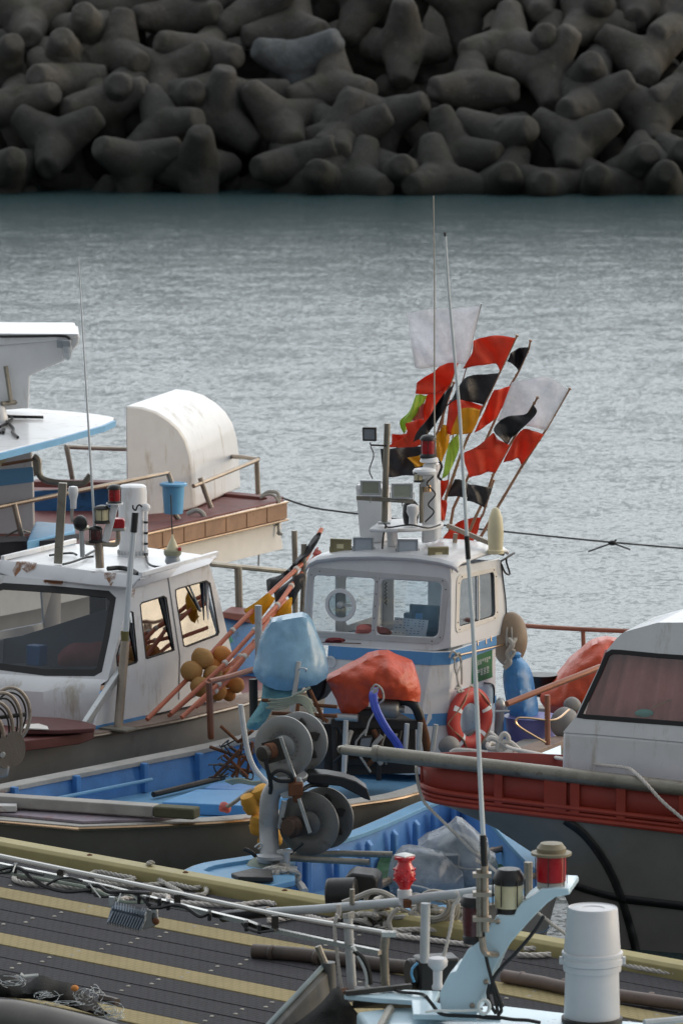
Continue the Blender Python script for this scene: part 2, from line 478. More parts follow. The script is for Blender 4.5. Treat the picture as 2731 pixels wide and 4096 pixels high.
from mathutils.geometry import delaunay_2d_cdt
def inflate(outline, Y, bulge, wr=.02, wsc=6.0, step=.05, seed=0.0, back=None, rad=None, smooth=4, tilt=(0, 0)):
    """a stuffed or draped body: its outline stands at distance Y, its belly bulges to the front and to the back"""
    ol = [at(p, Y) for p in outline]
    if smooth:
        c = catmull(ol + [ol[0]], smooth)[:-1]
    else:
        c = ol
    c0 = sum(c, V3()) / len(c)
    P = [V3((p.x, p.z)).to_2d() for p in c]
    xs = [p.x for p in P]; zs = [p.y for p in P]
    def dist(q):
        best = 1e9
        for a, b in zip(P, P[1:] + P[:1]):
            ab = b - a; L = ab.length_squared
            t = max(0, min(1, (q - a).dot(ab) / L)) if L > 0 else 0
            best = min(best, (a + ab * t - q).length)
        return best
    def inside(q):
        r_ = False
        for a, b in zip(P, P[1:] + P[:1]):
            if (a.y > q.y) != (b.y > q.y) and q.x < (b.x - a.x) * (q.y - a.y) / (b.y - a.y) + a.x:
                r_ = not r_
        return r_
    pts = list(P); rr_ = random.Random(int(seed * 10) + 5)
    x = min(xs)
    while x < max(xs):
        z = min(zs)
        while z < max(zs):
            q = V3((x + rr_.uniform(-.3, .3) * step, z + rr_.uniform(-.3, .3) * step)).to_2d()
            if inside(q) and dist(q) > step * .45:
                pts.append(q)
            z += step
        x += step
    n = len(P)
    vo, eo, fo, _, _, _ = delaunay_2d_cdt(pts, [(k, (k + 1) % n) for k in range(n)], [list(range(n))], 1, 1e-6)
    ds = [dist(q) for q in vo]
    D = rad or max(ds)
    mb = MB()
    def lay(sgn, B):
        out = []
        for q, d in zip(vo, ds):
            t = min(1, d / D)
            f = B * (.45 * math.sqrt(max(0, 1 - (1 - t) ** 2)) + .55 * t)
            w3 = V3((q.x, sgn * 3.1 + seed, q.y))
            rg = (1 - 2 * abs(noise.noise(w3 * wsc))) * .6 + noise.noise(w3 * wsc * 2.3) * .5
            out.append(V3((q.x, Y + tilt[0] * (q.x - c0.x) + tilt[1] * (q.y - c0.z) + sgn * (f + wr * rg * min(1, 3 * t)), q.y)))
        return out
    fv = [mb.bm.verts.new(p) for p in lay(-1, bulge)]
    bv = [fv[i] if ds[i] < 1e-5 else mb.bm.verts.new(p) for i, p in enumerate(lay(1, bulge if back is None else back))]
    for f in fo:
        for vs in (fv, bv):
            try:
                mb.bm.faces.new([vs[i] for i in f])
            except ValueError:
                pass
    return mb
def drape(F, bnd, inner, Y, back=.25, wr=.016, wsc=7.0, seed=0.0, cuts=4):
    """a sheet hung over something: flat folds between the given points (x, y, depth), small creases, closed at the back"""
    A_ = [(at(F(x, y), Y), d) for x, y, d in list(bnd) + list(inner)]
    n = len(bnd)
    P = [V3((q.x, q.z)).to_2d() for q, d in A_]
    vo, eo, fo, ov, _, _ = delaunay_2d_cdt(P, [(k, (k + 1) % n) for k in range(n)], [list(range(n))], 1, 1e-6)
    mb = MB()
    fv = [mb.bm.verts.new((q.x, Y + A_[ov[i][0]][1] if ov[i] else Y, q.y)) for i, q in enumerate(vo)]
    for f in fo:
        mb.bm.faces.new([fv[i] for i in f])
    bmesh.ops.subdivide_edges(mb.bm, edges=mb.bm.edges[:], cuts=cuts, use_grid_fill=True)
    bmesh.ops.triangulate(mb.bm, faces=mb.bm.faces[:])
    for _ in range(3):
        bmesh.ops.smooth_vert(mb.bm, verts=[v for v in mb.bm.verts if not v.is_boundary], factor=.5, use_axis_x=True, use_axis_y=True, use_axis_z=True)
    edge = {v for e in mb.bm.edges if e.is_boundary for v in e.verts}
    for v in mb.bm.verts:
        q = v.co + V3((seed, seed * 2, 0))
        rg = (1 - 2 * abs(noise.noise(q * wsc))) * .8 + (1 - 2 * abs(noise.noise(q * wsc * 2.4))) * .4
        v.co += V3((noise.noise(q * wsc * 1.3) * .5, -rg, noise.noise(q * wsc * 1.1 + V3((5, 5, 5))) * .5)) * wr
    fs = mb.bm.faces[:]
    dup = bmesh.ops.duplicate(mb.bm, geom=fs)
    for v in [g for g in dup["geom"] if isinstance(g, bmesh.types.BMVert)]:
        v.co.y = Y + back * .5 + (Y + back * .5 - v.co.y) * .6
    be = [e for e in mb.bm.edges if e.is_boundary]
    try:
        bmesh.ops.bridge_loops(mb.bm, edges=be)
    except RuntimeError:
        pass
    return mb
def crumple(o, ratio):
    md = o.modifiers.new("folds", 'DECIMATE'); md.ratio = ratio
    return o
def cloth(rows, name, m, parent, amp=.05, seed=0.0, nu=16, nv=12, dirv=(0, 1, 0), freq=5.0):
    """a waving sheet through rows of 3D points (each row runs from the pole to the free edge)"""
    R_ = [catmull(r, max(2, nu // (len(r) - 1))) if len(r) > 2 else [lerp(V3(r[0]), V3(r[1]), t / nu) for t in range(nu + 1)] for r in rows]
    m_ = min(len(r) for r in R_)
    R_ = [[r[round(k * (len(r) - 1) / (m_ - 1))] for k in range(m_)] for r in R_]
    cols = [catmull([r[k] for r in R_], max(3, nv // (len(R_) - 1))) if len(R_) > 2 else [lerp(R_[0][k], R_[1][k], t / nv) for t in range(nv + 1)] for k in range(m_)]
    dv = V3(dirv)
    for k, cl in enumerate(cols):
        u = k / (m_ - 1)
        for j, p in enumerate(cl):
            q = p * freq * .6 + V3((seed * 3.7, 0, seed))
            cl[j] = p + dv * (amp * min(1, u * 2.2) * (math.sin(u * 9 + j * .45 + seed * 2) * .6 + noise.noise(q) * 1.5)) + V3((0, 0, 1)) * noise.noise(q * 1.9) * amp * .25 * min(1, u * 2)
    return MB().grid(cols).build(name, m, parent, solid=.003)
def offset_loop(loop, d):
    n = len(loop)
    area = sum(loop[i].x * loop[(i + 1) % n].y - loop[(i + 1) % n].x * loop[i].y for i in range(n))
    sg = 1 if area > 0 else -1
    out = []
    for i in range(n):
        a, b, c = loop[i - 1], loop[i], loop[(i + 1) % n]
        d1 = (b - a); d1.z = 0; d1.normalize()
        d2 = (c - b); d2.z = 0; d2.normalize()
        n1, n2 = V3((-d1.y, d1.x, 0)) * sg, V3((-d2.y, d2.x, 0)) * sg
        bi = n1 + n2
        bi = bi / max(.35, bi.dot(n1)) if bi.length > .05 else n1
        out.append(b + bi * d)
    return out
def hull(parent, loop, mh, mg, ml, md, rimw=.2, rimh=.05, floor=.5, trim=None, keel=-.45, flare=(.05, .22, .55), lipped=.03, low=.1):
    """open boat: hull, gunwale, lining and deck round one gunwale line"""
    def ringz(off, zf):
        return [V3((p.x, p.y, zf(p.z))) for p in offset_loop(loop, off)]
    def skin(name, rings, m, **kw):
        b = MB()
        rs = [[b.bm.verts.new(p) for p in r] for r in rings]
        b.skin(rs, cap=False)
        return b.build(name, m, parent, **kw)
    skin("hull", [ringz(.03, lambda z: z - rimh * .9), ringz(flare[0] + .03, lambda z: max(low + .01, z * .62 + .1)), ringz(flare[1], lambda z: low), ringz(flare[2], lambda z: keel)], mh)
    g = MB()
    o, i_ = ringz(-lipped, lambda z: z), ringz(rimw, lambda z: z)
    o2, i2 = ringz(-lipped, lambda z: z - rimh), ringz(rimw, lambda z: z - rimh)
    rs = [[g.bm.verts.new(p) for p in r] for r in (o, i_, i2, o2)]
    n = len(o)
    for a, b_ in zip(rs, rs[1:] + rs[:1]):
        for k in range(n):
            g.bm.faces.new((a[k], a[(k + 1) % n], b_[(k + 1) % n], b_[k]))
    g.build("gunwale", mg, parent, bevel=.006)
    skin("inner_side", [ringz(rimw - .03, lambda z: z - rimh * .8), ringz(rimw + .02, lambda z: floor)], ml)
    d = MB()
    d.bm.faces.new([d.bm.verts.new(p) for p in ringz(rimw - .02, lambda z: floor + .004)])
    d.build("deck", md, parent, smooth=False)
    if trim:
        t = MB()
        t.tube([p - V3((0, 0, rimh * .5)) for p in offset_loop(loop, -lipped - .012)], .018, 6, closed=True)
        t.build("rubbing_strip", trim, parent)
def floodlight(parent, c, f, w, h, mc, mg, up=(0, 0, 1), d=.05, bracket=True, name="floodlight"):
    f = V3(f).normalized(); s = f.cross(V3(up)).normalized(); u = s.cross(f)
    c = V3(c)
    b = MB().panel([c + s * w / 2 * i + u * h / 2 * j for i, j in ((-1, -1), (1, -1), (1, 1), (-1, 1))],
                   [[c + s * w * .40 * i + u * h * .38 * j for i, j in ((-1, -1), (1, -1), (1, 1), (-1, 1))]], -f * d)
    b.box(c - f * (d + .012), f * .012, s * w * .42, u * h * .42)
    if bracket:
        b.tube([c - f * d * .6 + s * w * .55 - u * h * .1, c - f * d * .6 + s * w * .55 - u * (h * .62), c - f * d * .6 - s * w * .55 - u * (h * .62), c - f * d * .6 - s * w * .55 - u * h * .1], .008, 6)
        b.tube([c - f * d * .6 - u * h * .62, c - f * d * .6 - u * (h * .62 + .07)], .009, 6)
    o = b.build(name, mc, parent, bevel=.006)
    MB().box(c - f * .012, f * .003, s * w * .40, u * h * .38).build("lens", mg, o)
    MB().box(c - f * .005, f * .003, s * w * .17, u * h * .15).build("lamp_chip", M["amber_lens"] if mg is M["lamp_olive"] else mg, o)
    return o
def lantern(parent, p, r, h, ml, mc, axis=(0, 0, 1), cap=True, name="lantern", dome=False):
    """ship's lantern: foot, lens, cap and wire guard"""
    p = V3(p); ax = V3(axis).normalized()
    b = MB()
    b.lathe([(r * 1.12, 0), (r * 1.12, h * .10), (r * .9, h * .18)], p, ax, 20)
    o = b.build(name, mc, parent)
    if not dome:
        b = MB()
        b.lathe([(r * .95, h * .76), (r * 1.15, h * .78), (r * 1.15, h * .82), (r * .85, h * .95), (r * .45, h)], p, ax, 20)
        b.build("cap", mc, o)
    MB().lathe([(r * .86, h * .15), (r * .92, h * .45), (r * .86, h * .78)] if not dome else [(r * .9, h * .15), (r * .9, h * .6), (r * .75, h * .85), (r * .35, h)], p, ax, 20).build("lens", ml, o)
    if not dome:
        g = MB(); u, v = frame_of(ax)
        for k in range(6):
            a = k * math.pi / 3
            e = (u * math.cos(a) + v * math.sin(a)) * r * 1.10
            g.tube([p + e + ax * h * .08, p + e + ax * h * .8], .004, 5)
        g.build("wire_guard", mc, o)
    return o
def rope3(pts, r, m, name, parent=None, smooth=8, tw=26.0, loc=None):
    """three twisted strands"""
    c = catmull(pts, smooth)
    fine = []
    for a, b_ in zip(c, c[1:]):
        k = max(1, int((b_ - a).length / (r * 1.1)))
        fine += [lerp(a, b_, i / k) for i in range(k)]
    fine.append(c[-1])
    mb = MB(); L = 0; u = None
    st = [[], [], []]
    for i, p in enumerate(fine):
        d = (fine[min(i + 1, len(fine) - 1)] - fine[max(i - 1, 0)]).normalized()
        u = frame_of(d)[0] if u is None else (u - d * u.dot(d)).normalized()
        v = d.cross(u)
        if i: L += (p - fine[i - 1]).length
        for k in range(3):
            a = L * tw * .03 / r + k * 2.094
            st[k].append(p + (u * math.cos(a) + v * math.sin(a)) * r * .52)
    for s_ in st:
        mb.tube(s_, r * .56, 6)
    return mb.build(name, m, parent, loc=loc)
# ------------------------------------------------------------------ light and sky
SUN_EL, SUN_AZ = 12.0, 82.0         # azimuth from +Y towards +X
world = bpy.data.worlds.new("World")
scene.world = world
world.use_nodes = True
wn = world.node_tree
sky = wn.nodes.new("ShaderNodeTexSky")
sky.sky_type = 'NISHITA'
sky.sun_disc = False
sky.sun_elevation = R(SUN_EL)
sky.sun_rotation = R(SUN_AZ)
sky.air_density = 1.0
sky.dust_density = 4.0
sky.ozone_density = 1.2
# an even cloud layer over the clear-sky model, thinner towards the low sun
tcw = wn.nodes.new("ShaderNodeTexCoord")
cn = wn.nodes.new("ShaderNodeTexNoise")
cn.inputs["Scale"].default_value = 2.6; cn.inputs["Detail"].default_value = 5
mpw = wn.nodes.new("ShaderNodeMapping"); mpw.inputs["Scale"].default_value = (1, 1, 2.6)
wn.links.new(tcw.outputs["Generated"], mpw.inputs[0]); wn.links.new(mpw.outputs[0], cn.inputs["Vector"])
cloud = mixrgb(wn, cn.outputs["Fac"], (3.5, 3.75, 3.95, 1), (4.6, 4.75, 4.85, 1))
dt = wn.nodes.new("ShaderNodeVectorMath"); dt.operation = 'DOT_PRODUCT'
dt.inputs[1].default_value = (.35, .92, .05)
nrm = wn.nodes.new("ShaderNodeVectorMath"); nrm.operation = 'NORMALIZE'
wn.links.new(tcw.outputs["Generated"], nrm.inputs[0]); wn.links.new(nrm.outputs[0], dt.inputs[0])
gl = wn.nodes.new("ShaderNodeMapRange")
gl.interpolation_type = 'SMOOTHSTEP'
gl.inputs[1].default_value, gl.inputs[2].default_value = -.5, 1.15
gl.inputs[3].default_value, gl.inputs[4].default_value = .68, 4.0
wn.links.new(dt.outputs["Value"], gl.inputs[0])
vm_ = wn.nodes.new("ShaderNodeVectorMath"); vm_.operation = 'SCALE'
wn.links.new(cloud, vm_.inputs[0]); wn.links.new(gl.outputs[0], vm_.inputs[3])
ds = wn.nodes.new("ShaderNodeVectorMath"); ds.operation = 'DOT_PRODUCT'
ds.inputs[1].default_value = (math.sin(R(SUN_AZ)), math.cos(R(SUN_AZ)), .12)
wn.links.new(nrm.outputs[0], ds.inputs[0])
thin = wn.nodes.new("ShaderNodeMapRange")
thin.inputs[1].default_value, thin.inputs[2].default_value = .60, 1.0
thin.inputs[3].default_value, thin.inputs[4].default_value = .84, .50
wn.links.new(ds.outputs["Value"], thin.inputs[0])
skymix = mixrgb(wn, thin.outputs[0], sky.outputs[0], vm_.outputs[0])
wn.links.new(skymix, wn.nodes["Background"].inputs[0])
wn.nodes["Background"].inputs[1].default_value = 0.14
sl = bpy.data.lights.new("sun", 'SUN')
sl.energy = 0.4
sl.angle = R(22)
sl.color = (1.0, .90, .78)
so = bpy.data.objects.new("sun", sl)
COL.objects.link(so)
sd = V3((math.sin(R(SUN_AZ)) * math.cos(R(SUN_EL)), math.cos(R(SUN_AZ)) * math.cos(R(SUN_EL)), math.sin(R(SUN_EL))))
so.rotation_euler = sd.to_track_quat('Z', 'Y').to_euler()
so.location = sd * 80 + V3((0, 60, 0))
scene.view_settings.view_transform = 'Standard'
scene.view_settings.look = 'None'
scene.view_settings.exposure = 0.06
scene.view_settings.gamma = 1.0
scene.view_settings.use_curve_mapping = False
scene.cycles.max_bounces = 8
scene.cycles.transparent_max_bounces = 16
scene.cycles.use_denoising = True

# ------------------------------------------------------------------ water
def water_mat():
    m, nt, b = new_mat("harbour_water")
    b.inputs["Base Color"].default_value = (.030, .060, .066, 1)
    b.inputs["Roughness"].default_value = .23
    b.inputs["IOR"].default_value = 1.333
    b.inputs["Specular IOR Level"].default_value = .5
    t = nt.nodes.new("ShaderNodeTexCoord")
    def vmath(op, x, y):
        n = nt.nodes.new("ShaderNodeVectorMath"); n.operation = op
        for sk, v in ((n.inputs[0], x), (n.inputs[1], y)):
            if isinstance(v, tuple): sk.default_value = v
            else: nt.links.new(v, sk)
        return n.outputs[0]
    def slopes(sc, rot, s, det, k):
        mp = nt.nodes.new("ShaderNodeMapping")
        mp.inputs["Scale"].default_value = sc
        mp.inputs["Rotation"].default_value = (0, 0, R(rot))
        nt.links.new(t.outputs["Object"], mp.inputs["Vector"])
        n = nt.nodes.new("ShaderNodeTexNoise")
        n.inputs["Scale"].default_value = s; n.inputs["Detail"].default_value = det
        n.inputs["Roughness"].default_value = .55
        nt.links.new(mp.outputs[0], n.inputs["Vector"])
        return vmath('MULTIPLY', vmath('SUBTRACT', n.outputs["Color"], (.5, .5, .5)), (k, k, 0))
    v = vmath('ADD', slopes((.75, 1.1, 1), 12, .8, 3, WAVE[0]), slopes((.8, 1.05, 1), -8, 5.5, 4, WAVE[1]))
    v = vmath('ADD', v, slopes((1, 1, 1), 20, 11.0, 3, WAVE[2]))
    nt.links.new(vmath('NORMALIZE', vmath('ADD', v, (0, 0, 1)), (0, 0, 0)), b.inputs["Normal"])
    return m
WAVE = (.19, .28, .54)
w = MB()
NX, NY = 2, 2
w.grid([[V3((-1500, -60, 0)), V3((1500, -60, 0))], [V3((-1500, 3000, 0)), V3((1500, 3000, 0))]])
wo = w.build("water", water_mat(), loc=(0, 0, 0), smooth=False)
tag(wo, "rippled grey-blue harbour water", "water", kind="structure")

# ------------------------------------------------------------------ breakwater of tetrapods
SLY, SLR = 176.9, 1.28               # waterline distance, run per metre of rise
SLN = V3((0, -1, SLR)).normalized()  # normal of the slope z = (Y - SLY) / SLR
def tetra_mesh(name, seed):
    bm = bmesh.new()
    L = 1.80
    mb = MB(); mb.bm = bm
    dirs = [V3((0, 0, 1))] + [V3((.943 * math.cos(a), .943 * math.sin(a), -1 / 3)) for a in (0, 2 * math.pi / 3, 4 * math.pi / 3)]
    for d in dirs:
        u, v = frame_of(d)
        mb.skin([mb.ring(d * h, u, v, r, 22) for h, r in ((-.25, .6), (.36, .75), (1.64, .44), (1.77, .38), (L, .30))])
    mb.ball((0, 0, 0), .84)
    me = bpy.data.meshes.new(name); bm.to_mesh(me); bm.free()
    o = bpy.data.objects.new(name, me); COL.objects.link(o)
    md = o.modifiers.new("r", 'REMESH'); md.mode = 'VOXEL'; md.voxel_size = .075
    sm = o.modifiers.new("s", 'SMOOTH'); sm.factor = .5; sm.iterations = 4
    dg = bpy.context.evaluated_depsgraph_get()
    m2 = bpy.data.meshes.new_from_object(o.evaluated_get(dg))
    bpy.data.objects.remove(o); bpy.data.meshes.remove(me)
    for v in m2.vertices:
        p = v.co + V3((seed * 9.1, seed * 3.3, 0))
        v.co += v.co.normalized() * (noise.noise(p * .9) * .07 + noise.noise(p * 3.1) * .026 - max(0, noise.noise(p * 1.7 + V3((4, 4, 4))) - .35) * .25)
    m2.shade_smooth()
    m2.name = name
    return m2
def concrete(name, c, alg):
    m, nt, b = new_mat(name)
    vec = mapping(nt, (1, 1, 1))
    n1 = noise_node(nt, vec, .8, 8, .7)
    n2 = noise_node(nt, vec, 3.5, 8, .7)
    col = mixrgb(nt, ramp(nt, n2, .25, .75), c4([x * .7 for x in c]), c4([x * 1.2 for x in c]))
    col = mixrgb(nt, ramp(nt, n1, .48, .68), col, c4(alg))
    n5 = noise_node(nt, vec, 2.2, 10, .75)
    col = mixrgb(nt, ramp(nt, n5, .60, .70), col, c4([x * 1.7 for x in c]))       # pale scuffs
    oi = nt.nodes.new("ShaderNodeObjectInfo")
    hs = nt.nodes.new("ShaderNodeHueSaturation")
    vr = nt.nodes.new("ShaderNodeMapRange"); vr.inputs[3].default_value, vr.inputs[4].default_value = .78, 1.25
    nt.links.new(oi.outputs["Random"], vr.inputs[0]); nt.links.new(vr.outputs[0], hs.inputs["Value"]); nt.links.new(col, hs.inputs["Color"])
    col = hs.outputs[0]
    geo = nt.nodes.new("ShaderNodeNewGeometry")
    sx = nt.nodes.new("ShaderNodeSeparateXYZ"); nt.links.new(geo.outputs["Position"], sx.inputs[0])
    tide = nt.nodes.new("ShaderNodeMath"); tide.operation = 'ADD'
    nt.links.new(sx.outputs[2], tide.inputs[0]); nt.links.new(n1, tide.inputs[1])
    wet = nt.nodes.new("ShaderNodeMapRange")
    wet.inputs[1].default_value, wet.inputs[2].default_value = .9, 4.2
    wet.inputs[3].default_value, wet.inputs[4].default_value = .62, 0
    nt.links.new(tide.outputs[0], wet.inputs[0])
    col = mixrgb(nt, wet.outputs[0], col, (.020, .023, .017, 1))      # weed and tide band, its darkening drawn out far up the slope
    nt.links.new(col, b.inputs["Base Color"])
    b.inputs["Roughness"].default_value = .85
    b.inputs["Specular IOR Level"].default_value = .25
    bp = nt.nodes.new("ShaderNodeBump"); bp.inputs["Strength"].default_value = .7; bp.inputs["Distance"].default_value = .07
    nt.links.new(noise_node(nt, vec, 9, 8, .7), bp.inputs["Height"])
    nt.links.new(bp.outputs[0], b.inputs["Normal"])
    return m
MC = concrete("dark_weathered_concrete", (.098, .092, .084), (.066, .064, .046))
MCW = concrete("wet_dark_concrete", (.080, .077, .073), (.056, .056, .046))
MCL = concrete("pale_concrete", (.17, .18, .19), (.10, .10, .09))  # paler tone given to a single tetrapod
TM = {}
for k, mm in (("d", MC), ("w", MCW), ("l", MCL)):
    TM[k] = []
    for sd_ in (1, 2):
        me_ = tetra_mesh("tetrapod_shape", sd_)
        me_.materials.append(mm)
        TM[k].append(me_)
TETRA = [(113,87,'d',-0.28,-0.1,0.19,-0.93),
    (357,139,'d',0.45,0.09,0.85,0.27),
    (484,83,'d',0.44,-0.6,-0.1,-0.66),
    (706,65,'d',0.43,-0.37,-0.25,0.79),
    (862,-17,'d',0.55,-0.07,-0.2,0.81),
    (1037,44,'d',0.62,0.48,-0.17,-0.6),
    (1167,126,'d',-0.41,0.46,0.37,-0.69),
    (261,253,'d',-0.2,-0.48,0.76,0.4),
    (470,235,'d',-0.24,-0.87,0.3,-0.29),
    (0,279,'d',0.54,0.39,0.75,-0.06),
    (810,235,'d',-0.71,0.24,-0.3,0.59),
    (666,318,'d',-0.9,-0.28,0.17,-0.27),
    (231,340,'d',0.58,0.81,-0.03,-0.08),
    (1198,253,'l',0.1,0.4,0.31,0.85),
    (1333,366,'d',0.34,0.89,-0.23,0.18),
    (70,436,'d',0.45,0.54,0.6,-0.38),
    (418,427,'d',-0.12,-0.36,0.76,-0.53),
    (488,383,'w',-0.34,-0.69,0.45,0.46),
    (967,409,'w',0.06,0.67,0.23,0.7),
    (871,462,'w',0.75,0.42,-0.42,-0.3),
    (662,523,'w',0.36,0.52,0.77,-0.1),
    (227,575,'w',-0.92,-0.27,0.14,-0.25),
    (1124,497,'d',0.69,-0.23,-0.59,-0.35),
    (788,680,'w',0.81,0.48,0.23,-0.24),
    (540,662,'w',-0.63,0.52,-0.33,0.48),
    (1176,671,'w',-0.13,-0.36,0.73,-0.57),
    (9,697,'w',0.08,-0.88,-0.26,-0.4),
    (1298,740,'w',-0.33,-0.64,0.35,-0.6),
    (1385,558,'w',-0.42,0.82,0.36,-0.16),
    (767,409,'w',0.19,0.11,0.76,-0.61),
    (1453,9,'d',0.39,0.17,-0.74,-0.53),
    (1614,183,'d',0.25,-0.14,0.46,0.84),
    (1854,17,'d',-0.85,0.28,0.41,-0.18),
    (2028,192,'d',-0.05,0.39,-0.08,0.92),
    (2154,-17,'d',0.02,0.01,0.23,-0.97),
    (2176,209,'d',0.34,-0.15,0.73,-0.57),
    (2341,104,'d',0.57,0.43,0.5,0.5),
    (2385,61,'d',-0.42,0.36,-0.71,0.43),
    (2541,9,'d',0.03,0.03,0.22,-0.98),
    (2724,122,'d',0.78,-0.1,-0.3,0.54),
    (2180,287,'d',0.22,0.17,0.56,0.78),
    (2563,244,'d',-0.95,-0.22,0.02,-0.24),
    (2350,331,'w',-0.58,0.04,0.79,-0.2),
    (1888,366,'d',-0.44,-0.39,0.23,0.78),
    (1523,488,'w',0.24,0.15,-0.6,0.75),
    (2358,427,'w',-0.37,0.84,0.36,-0.17),
    (2602,461,'w',0.25,0.94,0.23,-0.09),
    (2750,374,'d',0.65,0.64,0.17,0.37),
    (1819,627,'w',-0.42,0.22,0.4,-0.78),
    (2001,557,'w',0.15,-0.92,-0.22,-0.29),
    (2297,583,'w',-0.69,-0.26,-0.12,0.67),
    (2541,688,'w',-0.63,-0.56,-0.53,0.08),
    (2654,740,'w',0.01,0.46,0.61,-0.64),
    (2750,670,'w',-0.34,0.9,0.05,-0.28),
    (1749,731,'w',0.68,-0.21,0.59,-0.37),
    (2010,749,'w',-0.6,0.02,0.79,-0.13),
    (1601,723,'w',0.15,0.48,-0.71,-0.49),
    (1427,740,'w',0.03,-0.27,0.07,-0.96),
    (2176,775,'w',-0.68,0.03,0.06,0.73),
    (2411,766,'w',0.56,-0.0,-0.16,-0.81),
    (1349,566,'w',0.67,-0.64,0.36,0.11)]
VM = Matrix(((1, 0, 0), (0, SP, -CP), (0, CP, SP)))
def slope_point(p, lift=0.0):
    return onpl(p, V3((0, SLY, 0)) + SLN * lift, SLN)
ROWS = [(135, "top"), (265, "second"), (400, "third"), (545, "fourth"), (650, "fifth"), (9999, "waterline")]
ORD = ["first", "second", "third", "fourth", "fifth", "sixth", "seventh", "eighth", "ninth", "tenth", "eleventh", "twelfth", "thirteenth", "fourteenth"]
SPECIAL = {(1197, 252): "pale scuffed tetrapod lying among the dark ones, light grey on its upper side",
           (1614, 182): "big chipped tetrapod, one leg straight up, one towards the water, above the flag poles"}
def row_of(y):
    return next(n for lim, n in ROWS if y < lim)
seen_rows = {}
for (px, py, k, qw, qx, qy, qz) in sorted(TETRA, key=lambda t: t[0]):
    rw = row_of(py)
    i = seen_rows.get(rw, 0); seen_rows[rw] = i + 1
    rot = VM @ Quaternion((qw, qx, qy, qz)).normalized().to_matrix()
    up = max((rot @ d).z for d in (V3((0, 0, 1)), V3((.943, 0, -.333)), V3((-.4715, .8166, -.333)), V3((-.4715, -.8166, -.333))))
    pose = "upright" if up > .88 else ("side-lying" if up < .68 else "tilted")
    o = bpy.data.objects.new("tetrapod", TM[k][(px + py) % 2])
    COL.objects.link(o)
    o.matrix_world = Matrix.Translation(slope_point((px, py), .25 + .2 * rnd.random())) @ rot.to_4x4()
    lab = SPECIAL.get((px, py)) or "dark %s concrete tetrapod, %s from the left in the breakwater's %s row" % (pose, ORD[i], rw)
    tag(o, lab, "tetrapod", "tetrapods of the breakwater")
for j in range(8):
    for i in range(15):
        z = -1.2 + j * 1.3
        x = -16.5 + i * 2.35 + (j % 2) * 1.15 + rnd.uniform(-.3, .3)
        inview = z < 5.4
        c = V3((x, SLY + z * SLR, z)) - SLN * (1.85 if inview else .2) + V3((0, 0, rnd.uniform(-.3, .3)))
        o = bpy.data.objects.new("tetrapod", TM["w" if z < 2.5 else "d"][i % 2])
        COL.objects.link(o)
        rq = Quaternion((rnd.gauss(0, 1), rnd.gauss(0, 1), rnd.gauss(0, 1), rnd.gauss(0, 1))).normalized()
        o.matrix_world = Matrix.Translation(c) @ rq.to_matrix().to_4x4()
        tag(o, "shadowy concrete tetrapod buried behind the front ones of the breakwater", "tetrapod", "tetrapods deep in the breakwater heap")
b = MB()
b.grid([[V3((x, SLY + z * SLR, z)) - SLN * 3.0 for x in range(-60, 61, 3)] for z in (-2, 0, 2, 4, 6, 8, 9.8)] +
       [[V3((x, SLY + 9.8 * SLR + 9, 9.6)) - SLN * 3.0 for x in range(-60, 61, 3)]])
b.jitter(.5, .4)
tag(b.build("breakwater_core", MCW, smooth=False, loc=(0, SLY, 0)), "dark rubble bank beneath the tetrapods", "bank", kind="structure")

# ------------------------------------------------------------------ floating dock
DT = V3((.735, -.678, 0)).normalized()      # along the dock, to the right and towards the viewer
DN = V3((-.678, -.735, 0)).normalized()     # across it, towards the viewer
DZ = .74
D0 = onz((0, 3352), DZ + .10); D0.z = 0
def dk(t, n, z=0.0):
    return D0 + DT * t + DN * n + V3((0, 0, DZ + z))
def deck_mat(name, c, c2):
    m, nt, b = new_mat(name)
    tc = nt.nodes.new("ShaderNodeTexCoord")
    mp = nt.nodes.new("ShaderNodeMapping")
    mp.inputs["Rotation"].default_value = (0, 0, math.atan2(.678, .735))
    nt.links.new(tc.outputs["Object"], mp.inputs["Vector"])
    br = nt.nodes.new("ShaderNodeTexBrick")
    br.inputs["Scale"].default_value = 1.0
    br.inputs["Brick Width"].default_value = .105
    br.inputs["Row Height"].default_value = .055
    br.inputs["Mortar Size"].default_value = .012
    br.inputs["Mortar Smooth"].default_value = .6
    nt.links.new(mp.outputs[0], br.inputs["Vector"])
    n1 = noise_node(nt, tc.outputs["Object"], 2.0, 8, .7)
    n2 = noise_node(nt, tc.outputs["Object"], 60, 4, .7)
    col = mixrgb(nt, ramp(nt, n1, .3, .7), c4([x * .82 for x in c]), c4([x * 1.12 for x in c]))
    col = mixrgb(nt, ramp(nt, n2, .35, .8), col, c4(c2))
    dk_ = nt.nodes.new("ShaderNodeMath"); dk_.operation = 'MULTIPLY'; dk_.inputs[1].default_value = .4
    nt.links.new(br.outputs["Fac"], dk_.inputs[0])
    col = mixrgb(nt, dk_.outputs[0], col, c4([x * .45 for x in c]))
    nt.links.new(col, b.inputs["Base Color"])
    b.inputs["Roughness"].default_value = .75
    b.inputs["Specular IOR Level"].default_value = .12
    inv = nt.nodes.new("ShaderNodeMath"); inv.operation = 'SUBTRACT'; inv.inputs[0].default_value = 1
    nt.links.new(br.outputs["Fac"], inv.inputs[1])
    bp = nt.nodes.new("ShaderNodeBump"); bp.inputs["Strength"].default_value = .6; bp.inputs["Distance"].default_value = .006
    nt.links.new(inv.outputs[0], bp.inputs["Height"])
    nt.links.new(bp.outputs[0], b.inputs["Normal"])
    return m
MDK = deck_mat("dark_embossed_decking", (.030, .028, .034), (.066, .063, .066))
